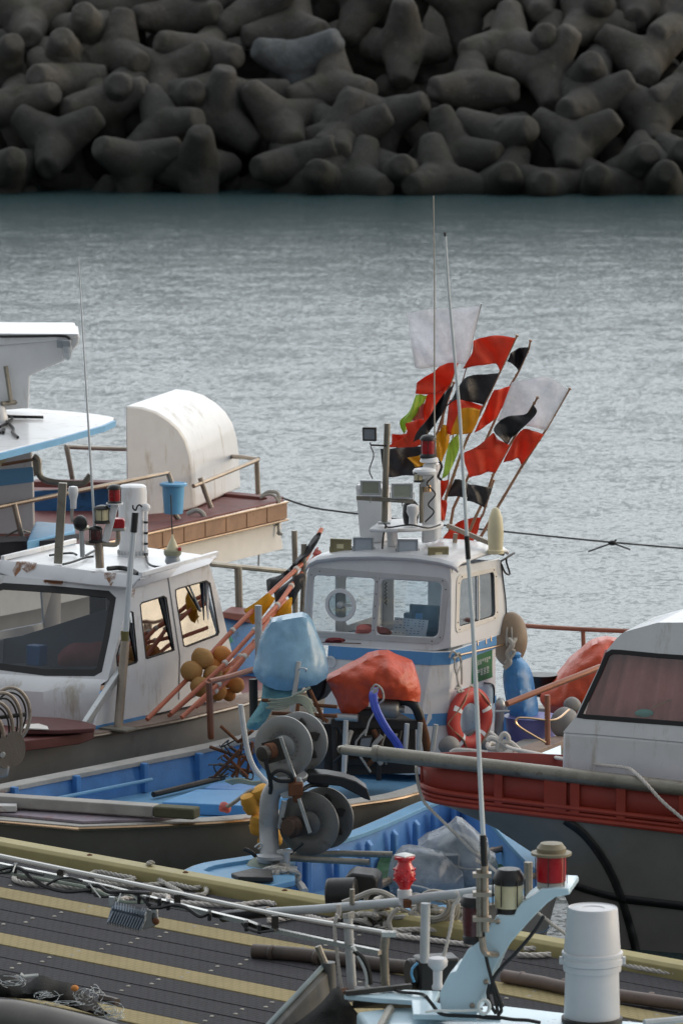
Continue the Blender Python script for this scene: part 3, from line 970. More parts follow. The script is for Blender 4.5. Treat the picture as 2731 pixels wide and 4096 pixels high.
MYL = deck_mat("yellow_embossed_decking", (.36, .29, .145), (.30, .24, .125))
dock = thing("floating_dock", "dark plank floating dock with yellow planks and a yellow edge beam, boats moored along it", "dock", dk(0, 4, -DZ))
PW = .393
b = MB(); scr = MB()
kk = 0
n = .30
T0, T1 = -9.0, 17.0
while n < 5.85:
    idx = round((n - .30) / PW)
    yellow = idx % 4 == 3
    if yellow:
        MB().beam(dk(T0, n + PW / 2, -.02), dk(T1, n + PW / 2, -.02), PW - .022, .05).build("yellow_plank", MYL, dock, bevel=.006)
    else:
        b.beam(dk(T0, n + PW / 2, -.025), dk(T1, n + PW / 2, -.025), PW - .02, .05)
    t = T0 + .4
    while t < T1:
        for e in (-.09, .09):
            c = dk(t + e * .5, n + PW / 2 + e, .001)
            scr.lathe([(.022, 0), (.022, .004), (.012, .009), (.001, .011)], c, n=8)
        t += 1.45
    n += PW
b.build("dark_planks", MDK, dock, bevel=.006)
tag(scr.build("screw_heads", M["pipe_rust"], dock), kind="stuff")
b = MB()
for k in range(8):
    tt = T0 + .5 + k * 3.2
    b.box(dk(tt + 1.4, 3.1, -.52), DT * 1.45, DN * 2.7, (0, 0, .45))
b.build("pontoon", M["black"], dock, bevel=.03)
b = MB()
b.prism([dk(T0, -.02, -.13), dk(T0, -.02, .085), dk(T0, .015, .12), dk(T0, .20, .12), dk(T0, .235, .085), dk(T0, .235, -.13)], DT * (T1 - T0))
b.build("edge_beam", M["beam_yellow"], dock, bevel=.008)
for k in range(18):
    b = MB()
    b.lathe([(.03, 0), (.03, .006), (.014, .016), (.001, .018)], dk(T0 + .8 + k * 1.38, .11, .119), n=8)
    b.build("bolt", M["rust"], dock)
# ================================================================== boat C: blue open boat with the white and blue wheelhouse
def P2(x, y, z):
    return V3((x, y, z))
boat = thing("fishing_boat", "open blue fishing boat with a white blue-banded wheelhouse, flags rising behind its roof", "boat", (0, 58, 0), "moored fishing boats")
CB = V3((1.24, 59.8, .86))                    # foot of the wheelhouse's near corner
TH = R(24)
CS = V3((math.cos(TH), -math.sin(TH), 0)); CA = V3((math.sin(TH), math.cos(TH), 0))
cE = onz((320, 3302), .80)
fE = cE - CS * 2.35
rimR = catmull([cE, onz((654, 3290), .80), onz((1010, 3268), .81), onz((1412, 3210), .83), onz((1680, 3158), .84), P2(2.12, 59.8, .85), P2(3.15, 62.3, .88)], 4)
rimL = catmull([fE, onz((-250, 3195), .80), onz((0, 3138), .81), onz((520, 3036), .83), onz((960, 2942), .85), P2(.45, 63.5, .88)], 4)
loopC = rimR + rimL[::-1]
hull(boat, loopC, M["dark_hull"], M["gun_grey"], M["blue_deck"], M["blue_light"], rimw=.20, rimh=.055, floor=.46, trim=M["copper"], flare=(.05, .25, .6))
for k in range(2, len(rimL) - 4, 2):          # ribs and a step along the inner far side
    p, q = rimL[k], rimL[k + 1]
    d = (q - p).normalized(); nn = V3((d.y, -d.x, 0))
    c = p + nn * .225
    MB().box(V3((c.x, c.y, .64)), d * .035, nn * .045, (0, 0, .17)).build("rib", M["blue_deck"], boat, bevel=.01)
p, q = rimL[9] + V3((.26, -.22, -.2)), rimL[12] + V3((.26, -.22, -.2))
MB().tube([p, q], .022, 8).build("step_rail", M["blue_light"], boat)
# raised fore platform of boards and the heavy cross beam
pl = [onz(p, .80) for p in ((335, 3297), (640, 3285), (800, 3262), (740, 3252), (0, 3196), (-600, 3150), (-590, 3215), (0, 3264))]
for v in pl: v.z = .803
MB().prism(pl, (0, 0, .03)).build("fore_platform", mat("worn_blue_red_boards", (.26, .22, .26), .75, dirt=(.22, .10, .085), amt=.55, dscale=3, streak=1, var=.3, bump=.6, bscale=40), boat, bevel=.006)
c0, c1 = onz(z8(-500, 515), .92), onz(z8(1085, 622), .92)
MB().beam(c0, lerp(c0, c1, .86), .20, .12).build("cross_beam", M["gun_grey"], boat, bevel=.012)
MB().beam(lerp(c0, c1, .862), c1, .20, .12).build("cross_beam_end", mat("mossy_dark_wood", (.10, .10, .06), .8, dirt=(.2, .19, .16), amt=.4, bump=.5), boat, bevel=.02)
MB().beam(onz(z8(-60, 592), .88), onz(z8(95, 592), .88), .16, .07).build("mooring_chock", mat("flaking_red_white_wood", (.5, .5, .5), .7, dirt=(.33, .09, .07), amt=.55, dscale=9), boat, bevel=.01)
# blue hatch on the deck
h0 = [onz(z8(890, 560), .60), onz(z8(1430, 585), .60), onz(z8(1650, 500), .60), onz(z8(1085, 490), .60)]
MB().prism(h0, (0, 0, -.13)).build("hatch_cover", mat("bright_blue_hatch_paint", (.13, .36, .66), .5, dirt=(.2, .45, .68), amt=.4, var=.12, bump=.15), boat, bevel=.012)
h1 = [onz(z8(1120, 484), .56), onz(z8(1440, 500), .56), onz(z8(1600, 460), .56), onz(z8(1180, 455), .56)]
MB().prism(h1, (0, 0, -.09)).build("hatch_cover", M["blue_mid"], boat, bevel=.01)
MB().tube([onz(z8(845, 520), .52), onz(z8(1230, 425), .54)], .035, 8).build("deck_spar", M["iron_dark"], boat)

# ---- wheelhouse
def WF(p, off=0.0):  return onpl(p, CB - CA * off, CA)      # point of the front wall
def WS(p, off=0.0):  return onpl(p, CB + CS * off, CS)      # point of the side wall
def WL(s, a, z):     return CB + CS * s + CA * a + V3((0, 0, z - CB.z))
front = [WF(z6(*p)) for p in ((455, 640), (392, 640), (378, 520), (384, 380), (395, 290), (412, 248), (445, 226), (560, 214), (740, 212), (920, 222), (1040, 240), (1086, 262), (1090, 330), (1087, 652), (1010, 668))]
wl = rrect(WF(z6(414, 566)), WF(z6(702, 586)), WF(z6(720, 318)), WF(z6(427, 303)), .09)
wr_ = rrect(WF(z6(725, 590)), WF(z6(1024, 602)), WF(z6(1044, 338)), WF(z6(750, 322)), .13)
walls = MB().panel(front, [wl, wr_], CA * .035)
zs0 = WS(z6(1090, 652)).z
side = [WS(z6(*p)) for p in ((1089, 654), (1092, 300), (1100, 270), (1120, 262), (1325, 222), (1340, 250), (1358, 560), (1366, 582))]
ws = rrect(WS(z6(1124, 556)), WS(z6(1306, 502)), WS(z6(1300, 282)), WS(z6(1132, 322)), .14)
walls.panel(side, [ws], -CS * .035)
LEN = 1.42
topz = front[8].z
lw = [WL(-1.46, 0.04, 2.0), WL(-1.46, 0.04, 2.86), WL(-1.46, LEN, 2.86), WL(-1.46, LEN, 2.0)]
walls.panel(lw, [rrect(WL(-1.46, .3, 2.15), WL(-1.46, 1.2, 2.15), WL(-1.46, 1.2, 2.72), WL(-1.46, .3, 2.72), .12)], CS * .03)
bw = [WL(-1.46, LEN, 1.9), WL(-1.46, LEN, 2.86), WL(-.04, LEN, 2.86), WL(-.04, LEN, 1.9)]
walls.panel(bw, [rrect(WL(-1.30, LEN, 2.05), WL(-.86, LEN, 2.05), WL(-.86, LEN, 2.72), WL(-1.30, LEN, 2.72), .1),
                 rrect(WL(-.62, LEN, 2.15), WL(-.18, LEN, 2.15), WL(-.18, LEN, 2.66), WL(-.62, LEN, 2.66), .1)], -CA * .03)
# lower body with a raked front and a chamfered corner
topP = [(-1.48, -.09), (-.16, -.09), (.004, .03), (.004, LEN), (-1.48, LEN)]
botP = [(-1.48, -.36), (-.34, -.36), (.004, .0), (.004, LEN), (-1.48, LEN)]
zt = WF(z6(1010, 668)).z
ra = [walls.bm.verts.new(WL(s, a, zt)) for s, a in topP]
rb = [walls.bm.verts.new(WL(s, a, .55)) for s, a in botP]
walls.skin([rb, ra])
walls.build("wheelhouse_wall", M["white"], boat, bevel=.012)
def belt(zhi, zlo, name, m):
    k = MB()
    out = []
    for z in (zhi, zlo):
        t = (z - .55) / (zt - .55)
        out.append([WL(lerp(b_[0], a_[0], t), lerp(b_[1], a_[1], t), z) + (CS * .006 if j in (2, 3) else V3()) - (CA * .007 if j < 3 else V3()) + (CS * .004 if j == 1 else V3()) for j, (a_, b_) in enumerate(zip(topP, botP))])
    for z, rg in ((0, out[0]), (1, out[1])):
        pass
    f0 = [[k.bm.verts.new(p) for p in r] for r in out]
    n_ = len(f0[0])
    for j in (0, 1, 2):
        k.bm.faces.new((f0[0][j], f0[0][j + 1], f0[1][j + 1], f0[1][j]))
    return k.build(name, m, boat, smooth=False, solid=.004)
belt(zt - .004, zt - .15, "blue_band", M["blue_stripe"])
zl = WS(z6(1075, 968)).z
belt(zl, zl - .14, "blue_band", M["blue_stripe"])
# riveted frames, glass
def rivets(mb, loop, nrm, r=.008, every=.11):
    acc = 0
    L = loop + [loop[0]]
    for a, c in zip(L, L[1:]):
        acc += (c - a).length
        if acc > every:
            acc = 0
            mb.ball(c, r, seg=6, rings=4)
fo = rrect(WF(z6(380, 598), .012), WF(z6(1048, 638), .012), WF(z6(1083, 318), .012), WF(z6(402, 262), .012), .17, 6)
f_in = rrect(WF(z6(402, 573), .012), WF(z6(1030, 608), .012), WF(z6(1053, 334), .012), WF(z6(424, 298), .012), .13, 6)
fm = MB().panel(fo, [f_in], CA * .010)
fm.beam(WF(z6(734, 305), .008), WF(z6(713, 598), .008), .045, .012, up=-CA)
fo_ = fm.build("window_frame", mat("grey_white_window_frame", (.52, .53, .54), .45, dirt=(.27, .25, .22), amt=.35, dscale=5, var=.1, bump=.05), boat, bevel=.003)
rv = MB()
rivets(rv, [lerp(a_, b_, .5) - CA * .002 for a_, b_ in zip(fo, f_in)], CA)
for t in (.1, .3, .5, .7, .9):
    rv.ball(lerp(WF(z6(734, 305), .016), WF(z6(713, 598), .016), t), .008, seg=6, rings=4)
rv.build("rivets", M["iron_dark"], fo_)
g1 = MB(); g1.bm.faces.new([g1.bm.verts.new(p + CA * .014) for p in wl]); g1.build("window_glass", M["glass"], boat, smooth=False)
g1 = MB(); g1.bm.faces.new([g1.bm.verts.new(p + CA * .014) for p in wr_]); g1.build("window_glass", M["glass"], boat, smooth=False)
sfo = rrect(WS(z6(1112, 585), .010), WS(z6(1322, 512), .010), WS(z6(1312, 262), .010), WS(z6(1118, 304), .010), .16, 6)
sfi = rrect(WS(z6(1128, 552), .010), WS(z6(1304, 498), .010), WS(z6(1298, 286), .010), WS(z6(1136, 324), .010), .14, 6)
sf = MB().panel(sfo, [sfi], -CS * .008)
sf.beam(WS(z6(1222, 302), .002), WS(z6(1224, 528), .002), .03, .012, up=CS)
sfo_ = sf.build("window_frame", M["hull_white"], boat, bevel=.003)
rv = MB(); rivets(rv, [lerp(a_, b_, .5) + CS * .002 for a_, b_ in zip(sfo, sfi)], CS); rv.build("rivets", M["iron_dark"], sfo_)
sk = MB().panel(rrect(WS(z6(1128, 552), .0), WS(z6(1304, 498), .0), WS(z6(1298, 286), .0), WS(z6(1136, 324), .0), .14, 6), [[p + (sum(ws, V3()) / len(ws) - p).normalized() * .02 for p in ws]], -CS * .006)
sk.build("window_seal", M["rubber"], boat)
gw = MB(); gw.bm.faces.new([gw.bm.verts.new(p - CS * .016) for p in ws]); gw.build("side_glass", M["glass_side"], boat, smooth=False)
# clear-view screen
cc = WF(z6(560, 446), .02)
cv = MB(); cv.lathe([(.150, 0), (.190, 0), (.197, .018), (.190, .036), (.150, .036)], cc, -CA, 36, cap=False)
cv.bm.verts.ensure_lookup_table()
cv.build("clear_view_ring", M["white"], boat)
MB().lathe([(.001, .005), (.148, .005), (.148, .01), (.001, .01)], cc, -CA, 32).build("clear_view_glass", M["glass"], boat)
mtr = MB().lathe([(.04, .01), (.045, .03), (.03, .055), (.001, .06)], cc, -CA, 16)
mtr.beam(cc - CA * .01, cc - CA * .01 + CS * .17, .03, .02, up=CA); mtr.build("clear_view_motor", M["galv"], boat)
# interior: dash, wheel console, screen, chart paper, clothes
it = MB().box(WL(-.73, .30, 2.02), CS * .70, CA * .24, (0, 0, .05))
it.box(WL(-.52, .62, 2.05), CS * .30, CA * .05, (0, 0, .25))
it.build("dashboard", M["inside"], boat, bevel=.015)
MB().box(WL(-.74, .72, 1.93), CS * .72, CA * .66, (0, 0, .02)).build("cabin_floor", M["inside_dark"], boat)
MB().beam(WL(-1.02, LEN - .06, 1.95), WL(-1.02, LEN - .06, 2.85), .10, .05).build("cabin_post", M["inside"], boat)
mo = MB().box(WF(z6(965, 512), -.30), CS * .19, CA * .03, (0, 0, .16)).build("plotter_case", M["inside_dark"], boat, bevel=.01)
MB().box(WF(z6(960, 505), -.268), CS * .16, CA * .003, (0, 0, .125)).build("plotter_screen", M["screen_off"], mo)
MB().box(WF(z6(935, 500), -.264), CS * .045, CA * .003, (0, 0, .035)).build("lit_pane", M["blue_mid"], mo)
pp = [WF(z6(*p), -.09) for p in ((805, 592), (968, 598), (980, 520), (818, 505))]
po = MB().prism(pp, CA * .003).build("chart_sheet", M["paper"], boat)
ik = MB(); rr = random.Random(3)
for r_ in range(6):
    for c_ in range(8):
        if rr.random() < .75:
            u, v = .07 + c_ * .11, .10 + r_ * .15
            a_ = lerp(lerp(pp[3], pp[2], u), lerp(pp[0], pp[1], u), v) - CA * .003
            e_ = (pp[2] - pp[3]) * .06 * rr.uniform(.5, 1)
            ik.beam(a_, a_ + e_, .008, .002, up=CA)
ik.build("print", M["ink"], po)
inflate([z6(*p) for p in ((628, 582), (640, 545), (690, 538), (740, 550), (785, 560), (795, 590))], 60.25, .06, .02, 9, .04).build("folded_clothes", M["pink_cloth"], boat)
cr = MB(); cs_ = [WF(z6(775 + 5 * math.sin(k * 1.3), 335 + k * 3.6), -.25) for k in range(32)]
cr.tube(cs_, .006, 5); cr.build("coiled_microphone_lead", M["cable"], boat)
# roof with soft edge
rows = []
fe = [front[k] for k in range(5, 13)]
fe = [WF(z6(396, 268)), WF(z6(412, 240)), WF(z6(450, 222)), WF(z6(560, 208)), WF(z6(740, 205)), WF(z6(920, 214)), WF(z6(1040, 232)), WF(z6(1095, 250)), WF(z6(1118, 268))]
for a_, dz in ((-.035, -.05), (-.05, -.01), (-.02, .025), (.12, .05), (.7, .065), (1.3, .05), (LEN + .10, .02), (LEN + .12, -.02)):
    rows.append([p + CA * a_ + V3((0, 0, dz)) + CS * (.02 * (1 if j >= 7 else 0)) for j, p in enumerate(fe)])
rf = MB().grid(rows).build("roof", M["white"], boat, solid=.03, thick_off=-1)
MB().tube([WL(.06, LEN + .10, 2.93), WL(-.5, LEN + .14, 3.03), WL(-1.0, LEN + .14, 3.03)], .03, 8, smooth=4).build("roof_edge_rubber", M["black"], boat)
# ---- floodlights on the roof
toC = V3((-.12, -1, -.02))
for (x, y, mc, mg, w, h, f) in ((555, 163, "lamp_olive", "lamp_olive", .25, .17, (-.35, -1, 0)), (665, 158, "lamp_grey", "lamp_glass_blue", .24, .18, (-.2, -1, 0)),
                                (880, 168, "lamp_grey", "lamp_glass_blue", .24, .18, (0, -1, .0)), (1030, 203, "lamp_olive", "lamp_olive", .24, .17, (.28, -1, -.12))):
    floodlight(boat, onpl(z6(x, y), CB + CA * .10, CA), f, w, h, M[mc], M[mg])
MB().tube([WL(-1.3, .12, 3.01), WL(-.8, .10, 3.05), WL(-.3, .12, 3.04)], .012, 6, smooth=3).build("lamp_bar", M["galv"], boat)
# ---- mast group on the roof
YM = 60.45
def A5(x, y, Y=YM): return at(y5(x, y), Y)
fin = [A5(332, 565, 60.9), A5(548, 590, 60.9), A5(560, 1020, 60.9), A5(372, 1040, 60.9)]
MB().prism(fin, (.10, .30, 0)).build("mast_fin", M["white"], boat, bevel=.02)
colm = MB(); colm.prism([A5(860, 400), A5(965, 400), A5(975, 1010), A5(850, 1030)], (.06, .26, 0)); colm.build("mast_column", M["white"], boat, bevel=.03)
colm = MB(); colm.prism([A5(575, 900), A5(620, 900), A5(640, 1060), A5(580, 1060)], (.06, .2, 0)); colm.build("mast_leg", M["white"], boat, bevel=.02)
sh = [A5(445, 925, 60.1), A5(560, 942, 60.05), A5(800, 935, 60.1), A5(1000, 905, 60.4), A5(1010, 870, 60.8), A5(860, 862, 61.0), A5(560, 880, 60.9)]
zz = sh[1].z
for v in sh: v.z = zz
MB().prism(catmull(sh + [sh[0]], 3)[:-1], (0, 0, .045)).build("mast_shelf", M["white"], boat, bevel=.015)
YP = 60.2
MB().tube([A5(562, 868, YP), A5(572, 500, YP), A5(585, 85, YP)], .038, 10).build("mast_post", M["pipe_rust"], boat)
MB().box(A5(560, 865, YP), (.07, 0, 0), (0, .06, 0), (0, 0, .012)).build("mast_foot", M["galv"], boat)
MB().beam(A5(342, 668, 60.12), A5(790, 697, 60.12), .04, .05).build("lamp_crossbar", M["pipe_rust"], boat, bevel=.004)
floodlight(boat, A5(452, 590, 60.08), (-.15, -1, .02), .24, .17, M["galv"], M["lamp_glass"])
floodlight(boat, A5(702, 616, 60.08), (.05, -1, .0), .25, .18, M["galv"], M["lamp_glass"])
floodlight(boat, A5(443, 172, 60.1), (-.2, -1, -.1), .16, .16, M["iron_dark"], M["lamp_grey"], bracket=False)
MB().tube([A5(450, 235, 60.13), A5(455, 255, 60.13), A5(580, 260, 60.17)], .012, 6).build("lamp_arm", M["iron_dark"], boat)
MB().tube([A5(455, 265, 60.12), A5(478, 340, 60.12), A5(445, 450, 60.12), A5(470, 520, 60.12)], .007, 5, smooth=5).build("lamp_lead", M["cable"], boat)
lantern(boat, A5(903, 355, 60.5), .085, .27, M["red_lens"], M["black"], dome=False)
MB().lathe([(.10, 0), (.115, .01), (.10, .05), (.085, .06)], A5(915, 390, 60.5), n=20).build("lamp_plinth", M["white"], boat)
dm = MB().lathe([(.09, -.02), (.135, 0), (.14, .03), (.12, .055), (.04, .07), (.001, .072)], A5(877, 478, 60.3), n=24); dm.build("gps_dome", M["white"], boat)
MB().lathe([(.05, -.09), (.055, 0)], A5(877, 520, 60.3), n=14).build("gps_stem", M["galv"], boat)
lantern(boat, A5(828, 545, 60.25), .05, .13, M["amber_lens"], M["black"])
MB().tube([A5(852, 865, 60.3), A5(852, 560, 60.3)], .026, 8).build("lamp_post", M["pipe_rust"], boat)
MB().cone(A5(893, 620, 60.33), A5(893, 570, 60.33), .055, .055, 14).build("copper_collar", M["copper"], boat)
hb = MB().lathe([(.08, 0), (.095, .10), (.09, .22), (.05, .27)], A5(768, 872, 60.35), n=16); hb.build("searchlight_body", M["black"], boat)
hn = MB().lathe([(.05, 0), (.045, .09), (.075, .15), (.07, .22), (.03, .24)], A5(785, 880, 60.18), n=16); hn.build("horn", M["white"], boat)
MB().tube([A5(560, 870, 60.12), A5(600, 900, 60.05), A5(760, 880, 60.0), A5(900, 905, 60.05), A5(1000, 880, 60.3)], .010, 5, smooth=5).build("mast_cable", M["cable"], boat)
MB().tube([A5(575, 880, 60.1), A5(555, 960, 60.05), A5(545, 1070, 60.0)], .012, 5, smooth=5).build("mast_cable", M["cable"], boat)
MB().tube([A5(945, 500, 60.3), A5(900, 560, 60.25), A5(960, 640, 60.3), A5(905, 720, 60.3), A5(950, 780, 60.3), A5(880, 860, 60.3)], .009, 5, smooth=5).build("mast_cable", M["cable"], boat)
MB().tube([A5(975, 360, 60.5), A5(1010, 420, 60.5), A5(985, 500, 60.5), A5(1010, 530, 60.5)], .016, 5, smooth=5).build("mast_cable", M["cable"], boat)
wh = MB().tube([at(z5(627, 1190), 60.5), at(z5(622, 600), 60.5), at(z5(623, 0), 60.5), at(dd(995, 450), 60.5)], lambda t: .012 - .005 * t, 6)
wh.build("whip_antenna", M["beige_fibre"], boat)
ep = MB().lathe([(.10, 0), (.10, .04), (.085, .05), (.095, .25), (.08, .42), (.045, .52), (.02, .54)], A5(1432, 1105, 60.6), n=20)
ep.build("distress_beacon", M["cream"], boat)
MB().tube([A5(1455, 830, 60.6), A5(1458, 740, 60.6)], .008, 5).build("beacon_aerial", M["galv"], boat)
MB().beam(A5(1055, 885, 60.9), A5(1390, 1025, 60.7), .05, .05).build("roof_spar", M["rail_steel"], boat)
MB().tube([A5(1120, 950, 60.85), A5(1110, 1040, 60.85)], .03, 6).build("roof_spar_leg", M["rail_steel"], boat)
MB().tube([WS(z6(1332, 250), .05), WS(z6(1350, 290), .07), WS(z6(1372, 295), .07), WS(z6(1355, 225), .09), WS(z6(1395, 195), .08), WS(z6(1330, 235), .03)], .012, 6, smooth=4).build("cable_bundle", M["cable"], boat)
MB().tube([WS(z6(1330, 240), .01), WS(z6(1352, 420), .012), WS(z6(1362, 600), .012), WS(z6(1365, 640), .012)], .008, 5).build("side_cable", M["cable"], boat)
# side rail, sign, door panel
MB().tube([WS(z6(1130, 688), .05), WS(z6(1250, 660), .06), WS(z6(1370, 630), .05)], .013, 8).build("hand_rail", M["copper"], boat)
hk = MB()
for x, y in ((1218, 630), (1258, 622), (1282, 610)):
    hk.tube([WS(z6(x, y - 12), .01), WS(z6(x, y + 12), .02)], .008, 5)
hk.build("hooks", M["copper"], boat)
sg = [WS(z6(1188, 828), .008), WS(z6(1288, 795), .008), WS(z6(1288, 660), .008), WS(z6(1190, 692), .008)]
so_ = MB().prism(sg, -CS * .006).build("name_board", M["green_sign"], boat)
def text_on(body, p0, p1, h, nrm, m, parent, name="lettering", lift=.002):
    """flat lettering from p0 to p1 on a face with outward normal nrm"""
    cu = bpy.data.curves.new(name, 'FONT'); cu.body = body; cu.size = 1; cu.extrude = .004
    o = bpy.data.objects.new(name, cu); COL.objects.link(o)
    bpy.context.view_layer.update()
    me = bpy.data.meshes.new_from_object(o.evaluated_get(bpy.context.evaluated_depsgraph_get()))
    bpy.data.objects.remove(o)
    xs = [v.co.x for v in me.vertices]; ys = [v.co.y for v in me.vertices]
    x0, x1, yl, yh = min(xs), max(xs), min(ys), max(ys)
    ex = V3(p1) - V3(p0); n_ = V3(nrm).normalized(); ey = n_.cross(ex).normalized() * h
    base = world_of(parent)
    for v in me.vertices:
        v.co = V3(p0) + ex * ((v.co.x - x0) / (x1 - x0)) + ey * ((v.co.y - yl) / (yh - yl)) + n_ * (lift + v.co.z * .2) - base
    me.materials.append(m)
    r = bpy.data.objects.new(name, me); COL.objects.link(r); r.parent = parent
    return r
def glyphs(mb, p0, ex, ey, n, seed, lift):
    """blocky Hangul-like syllables as strokes"""
    rg = random.Random(seed)
    for k in range(n):
        o = p0 + ex * (k / n)
        w_, h_ = ex / n * .76, ey
        def st(x0, y0_, x1, y1_):
            mb.beam(o + w_ * x0 + h_ * y0_ + lift, o + w_ * x1 + h_ * y1_ + lift, ey.length * .11, .002, up=lift)
        st(.05, .92, .55, .92); st(.55, .92, .5 if rg.random() < .5 else .55, .55); st(.05, .55, .55, .55)
        if rg.random() < .6: st(.05, .92, .05, .55)
        st(.82, 1, .82, .42)
        if rg.random() < .6: st(.82, .72, 1, .72)
        if rg.random() < .8:
            st(.15, .3, .85, .3); st(.85, .3, .85, 0)
            if rg.random() < .6: st(.15, .3, .15, 0); st(.15, 0, .85, 0)
tx = MB()
l1 = WS(z6(1205, 740), .008); e1 = WS(z6(1280, 714), .008) - l1
glyphs(tx, l1, e1, V3((0, 0, .055)), 7, 4, CS * .003)
l2 = WS(z6(1214, 790), .008); e2 = WS(z6(1274, 769), .008) - l2
glyphs(tx, l2, e2, V3((0, 0, .075)), 4, 9, CS * .003)
tx.build("lettering", M["plain_white"], so_, smooth=False)
dp = rrect(WS(z6(1090, 1080), .012), WS(z6(1300, 1010), .012), WS(z6(1298, 830), .012), WS(z6(1140, 845), .012), .12)
MB().prism(dp, -CS * .008).build("locker_door", M["pale_blue"], boat, bevel=.004)
MB().tube([WS(z6(1250, 822), .02), WS(z6(1285, 828), .03), WS(z6(1296, 850), .02), WS(z6(1296, 920), .02)], .010, 5, smooth=4).build("door_edge_cord", M["cable"], boat)
# port disc on the raked front, red rag and rod on the sill
MB().lathe([(.075, 0), (.075, .02), (.05, .022), (.045, .008), (.001, .008)], onpl(z6(508, 722), CB - CA * .14, CA), -CA, 20).build("vent_port", M["white"], boat)
rag = inflate([z6(*p) for p in ((478, 628), (490, 610), (520, 603), (560, 606), (580, 615), (570, 625), (520, 628))], 59.72, .03, .012, 20, .03)
tag(rag.build("rag", mat("dark_red_cloth", (.16, .025, .03), .9, var=.3, bump=.6)), "crumpled dark red rag lying on the ledge below the round clear-view window", "rag")
rd = MB().tube([onpl(z6(468, 626), CB - CA * .07, CA), onpl(z6(655, 632), CB - CA * .07, CA)], .006, 5)
tag(rd.build("rod", M["rust"]), "thin rusty rod lying on the window ledge beside the red rag", "rod")

# stern rail of this boat, right of the wheelhouse
YR = 62.6
rl = MB().tube([at(z7(400, 165), YR), at(z7(620, 182), YR), at(z7(900, 198), YR), at(z7(1250, 212), YR - .3)], .028, 8)
rl.tube([at(z7(893, 200), YR), at(z7(897, 335), YR), at(z7(900, 560), YR)], .026, 8)
rl.build("stern_rail", M["rail_copper"], boat)
# bollard and steel posts on its near gunwale
bl = MB().lathe([(.055, 0), (.055, .42), (.062, .43), (.062, .46), (.05, .50), (.02, .53)], onz(z7(320, 960), .80), (.06, 0, 1), 16)
bl.tube([onz(z7(335, 750), 1.22) + V3((-.05, 0, 0)), onz(z7(335, 750), 1.22) + V3((.11, 0, 0))], .016, 6)
bl.build("bollard", M["galv"], boat)
for pts, mt in (([a3(975, 1190), a3(993, 890)], "galv"), ([a3(1118, 1180), a3(1155, 908)], "galv"), ([y1(900, 640), y1(915, 285)], "galv_white"),
                ([a2(700, 640), a2(770, 120)], "galv"), ([a3(835, 1180), a3(855, 900)], "galv_white")):
    MB().tube([at(p, 57.9) for p in pts], .028, 8).build("steel_post", M[mt], boat)
MB().tube([at(a2(770, 210), 57.85), at(a2(800, 190), 57.8), at(a2(850, 200), 57.8), at(a2(840, 230), 57.85)], .01, 5, smooth=4).build("post_hook", M["galv"], boat)
# coaming of weathered wood and the wooden-edged side deck behind the bollard
MB().prism([onz(z7(430, 1075), .93), onz(z7(760, 945), .93), onz(z7(760, 905), .93), onz(z7(640, 930), .93), onz(z7(420, 1010), .93)], (0, 0, -.1)).build("side_deck_plank", M["gun_wood"], boat, bevel=.008)
rr_ = MB().tube([at(z7(380, 700), 58.2), at(z7(655, 590), 58.6), at(z7(910, 490), 59.0), at(z7(1010, 450), 59.2)], .035, 10)
rr_.build("side_rail", M["rail_copper"], boat)
MB().tube([at(z7(655, 975), 58.55), at(z7(652, 640), 58.55)], .032, 8).build("side_rail_post", M["rail_copper"], boat)
MB().tube([at(z7(640, 960), 58.5), at(z7(460, 850), 58.4), at(z7(450, 800), 58.4), at(z7(520, 795), 58.45), at(z7(700, 808), 58.6), at(z7(800, 740), 58.9)], .014, 6, smooth=6).build("bent_rod", M["copper"], boat)
# black inner machinery bed and its frame under the orange cover
YE = 58.35
eng = MB()
eng.box(at(y1(1010, 430), YE + .5), (.52, .1, 0), (-.1, .35, 0), (0, 0, .30))
eng.beam(at(y1(820, 300), YE), at(y1(1380, 310), YE), .12, .10)
eng.beam(at(y1(840, 290), YE), at(y1(850, 640), YE), .07, .06); eng.beam(at(y1(1110, 300), YE), at(y1(1120, 660), YE), .08, .06); eng.beam(at(y1(1290, 330), YE), at(y1(1300, 560), YE), .09, .07)
eng.beam(at(y1(830, 540), YE + .05), at(y1(1250, 550), YE + .05), .06, .08)
for k in range(9):
    x_ = 880 + k * 50
    MB().tube([at(y1(x_ + rnd.uniform(-20, 20), 330 + rnd.uniform(0, 60)), YE - .12 - .1 * rnd.random()), at(y1(x_ + rnd.uniform(-60, 60), 430 + rnd.uniform(-20, 40)), YE - .15 - .1 * rnd.random()), at(y1(x_ + rnd.uniform(-40, 40), 560 + rnd.uniform(-40, 60)), YE - .1)], rnd.choice((.014, .02, .03)), 6, smooth=4).build("engine_pipe", M[rnd.choice(("iron_dark", "rust", "rope", "cable", "pipe_rust"))], boat)
MB().prism([at(y1(*q_), YE - .1) for q_ in ((1010, 400), (1080, 392), (1060, 460), (1000, 470))], (0, .2, 0)).build("sheet_guard", M["alu"], boat)
eng.build("engine_bed", M["iron_dark"], boat, bevel=.01)
mt_ = MB().lathe([(.10, 0), (.11, .03), (.11, .22), (.09, .25), (.04, .27), (.04, .32)], at(y1(1205, 205), YE - .05) - V3((.18, 0, 0)), (1, -.1, -.05), 20)
mt_.build("motor", M["alu"], boat, bevel=.004)
MB().box(at(y1(1060, 250), YE + .05), (.14, .02, 0), (0, .1, 0), (0, 0, .08)).build("pump_block", M["iron_dark"], boat, bevel=.02)
MB().tube([at(y1(1220, 165), YE), at(y1(1300, 165), YE - .05), at(y1(1350, 200), YE - .08), at(y1(1380, 270), YE - .05)], .055, 10, smooth=5).build("exhaust_hose", M["black"], boat)
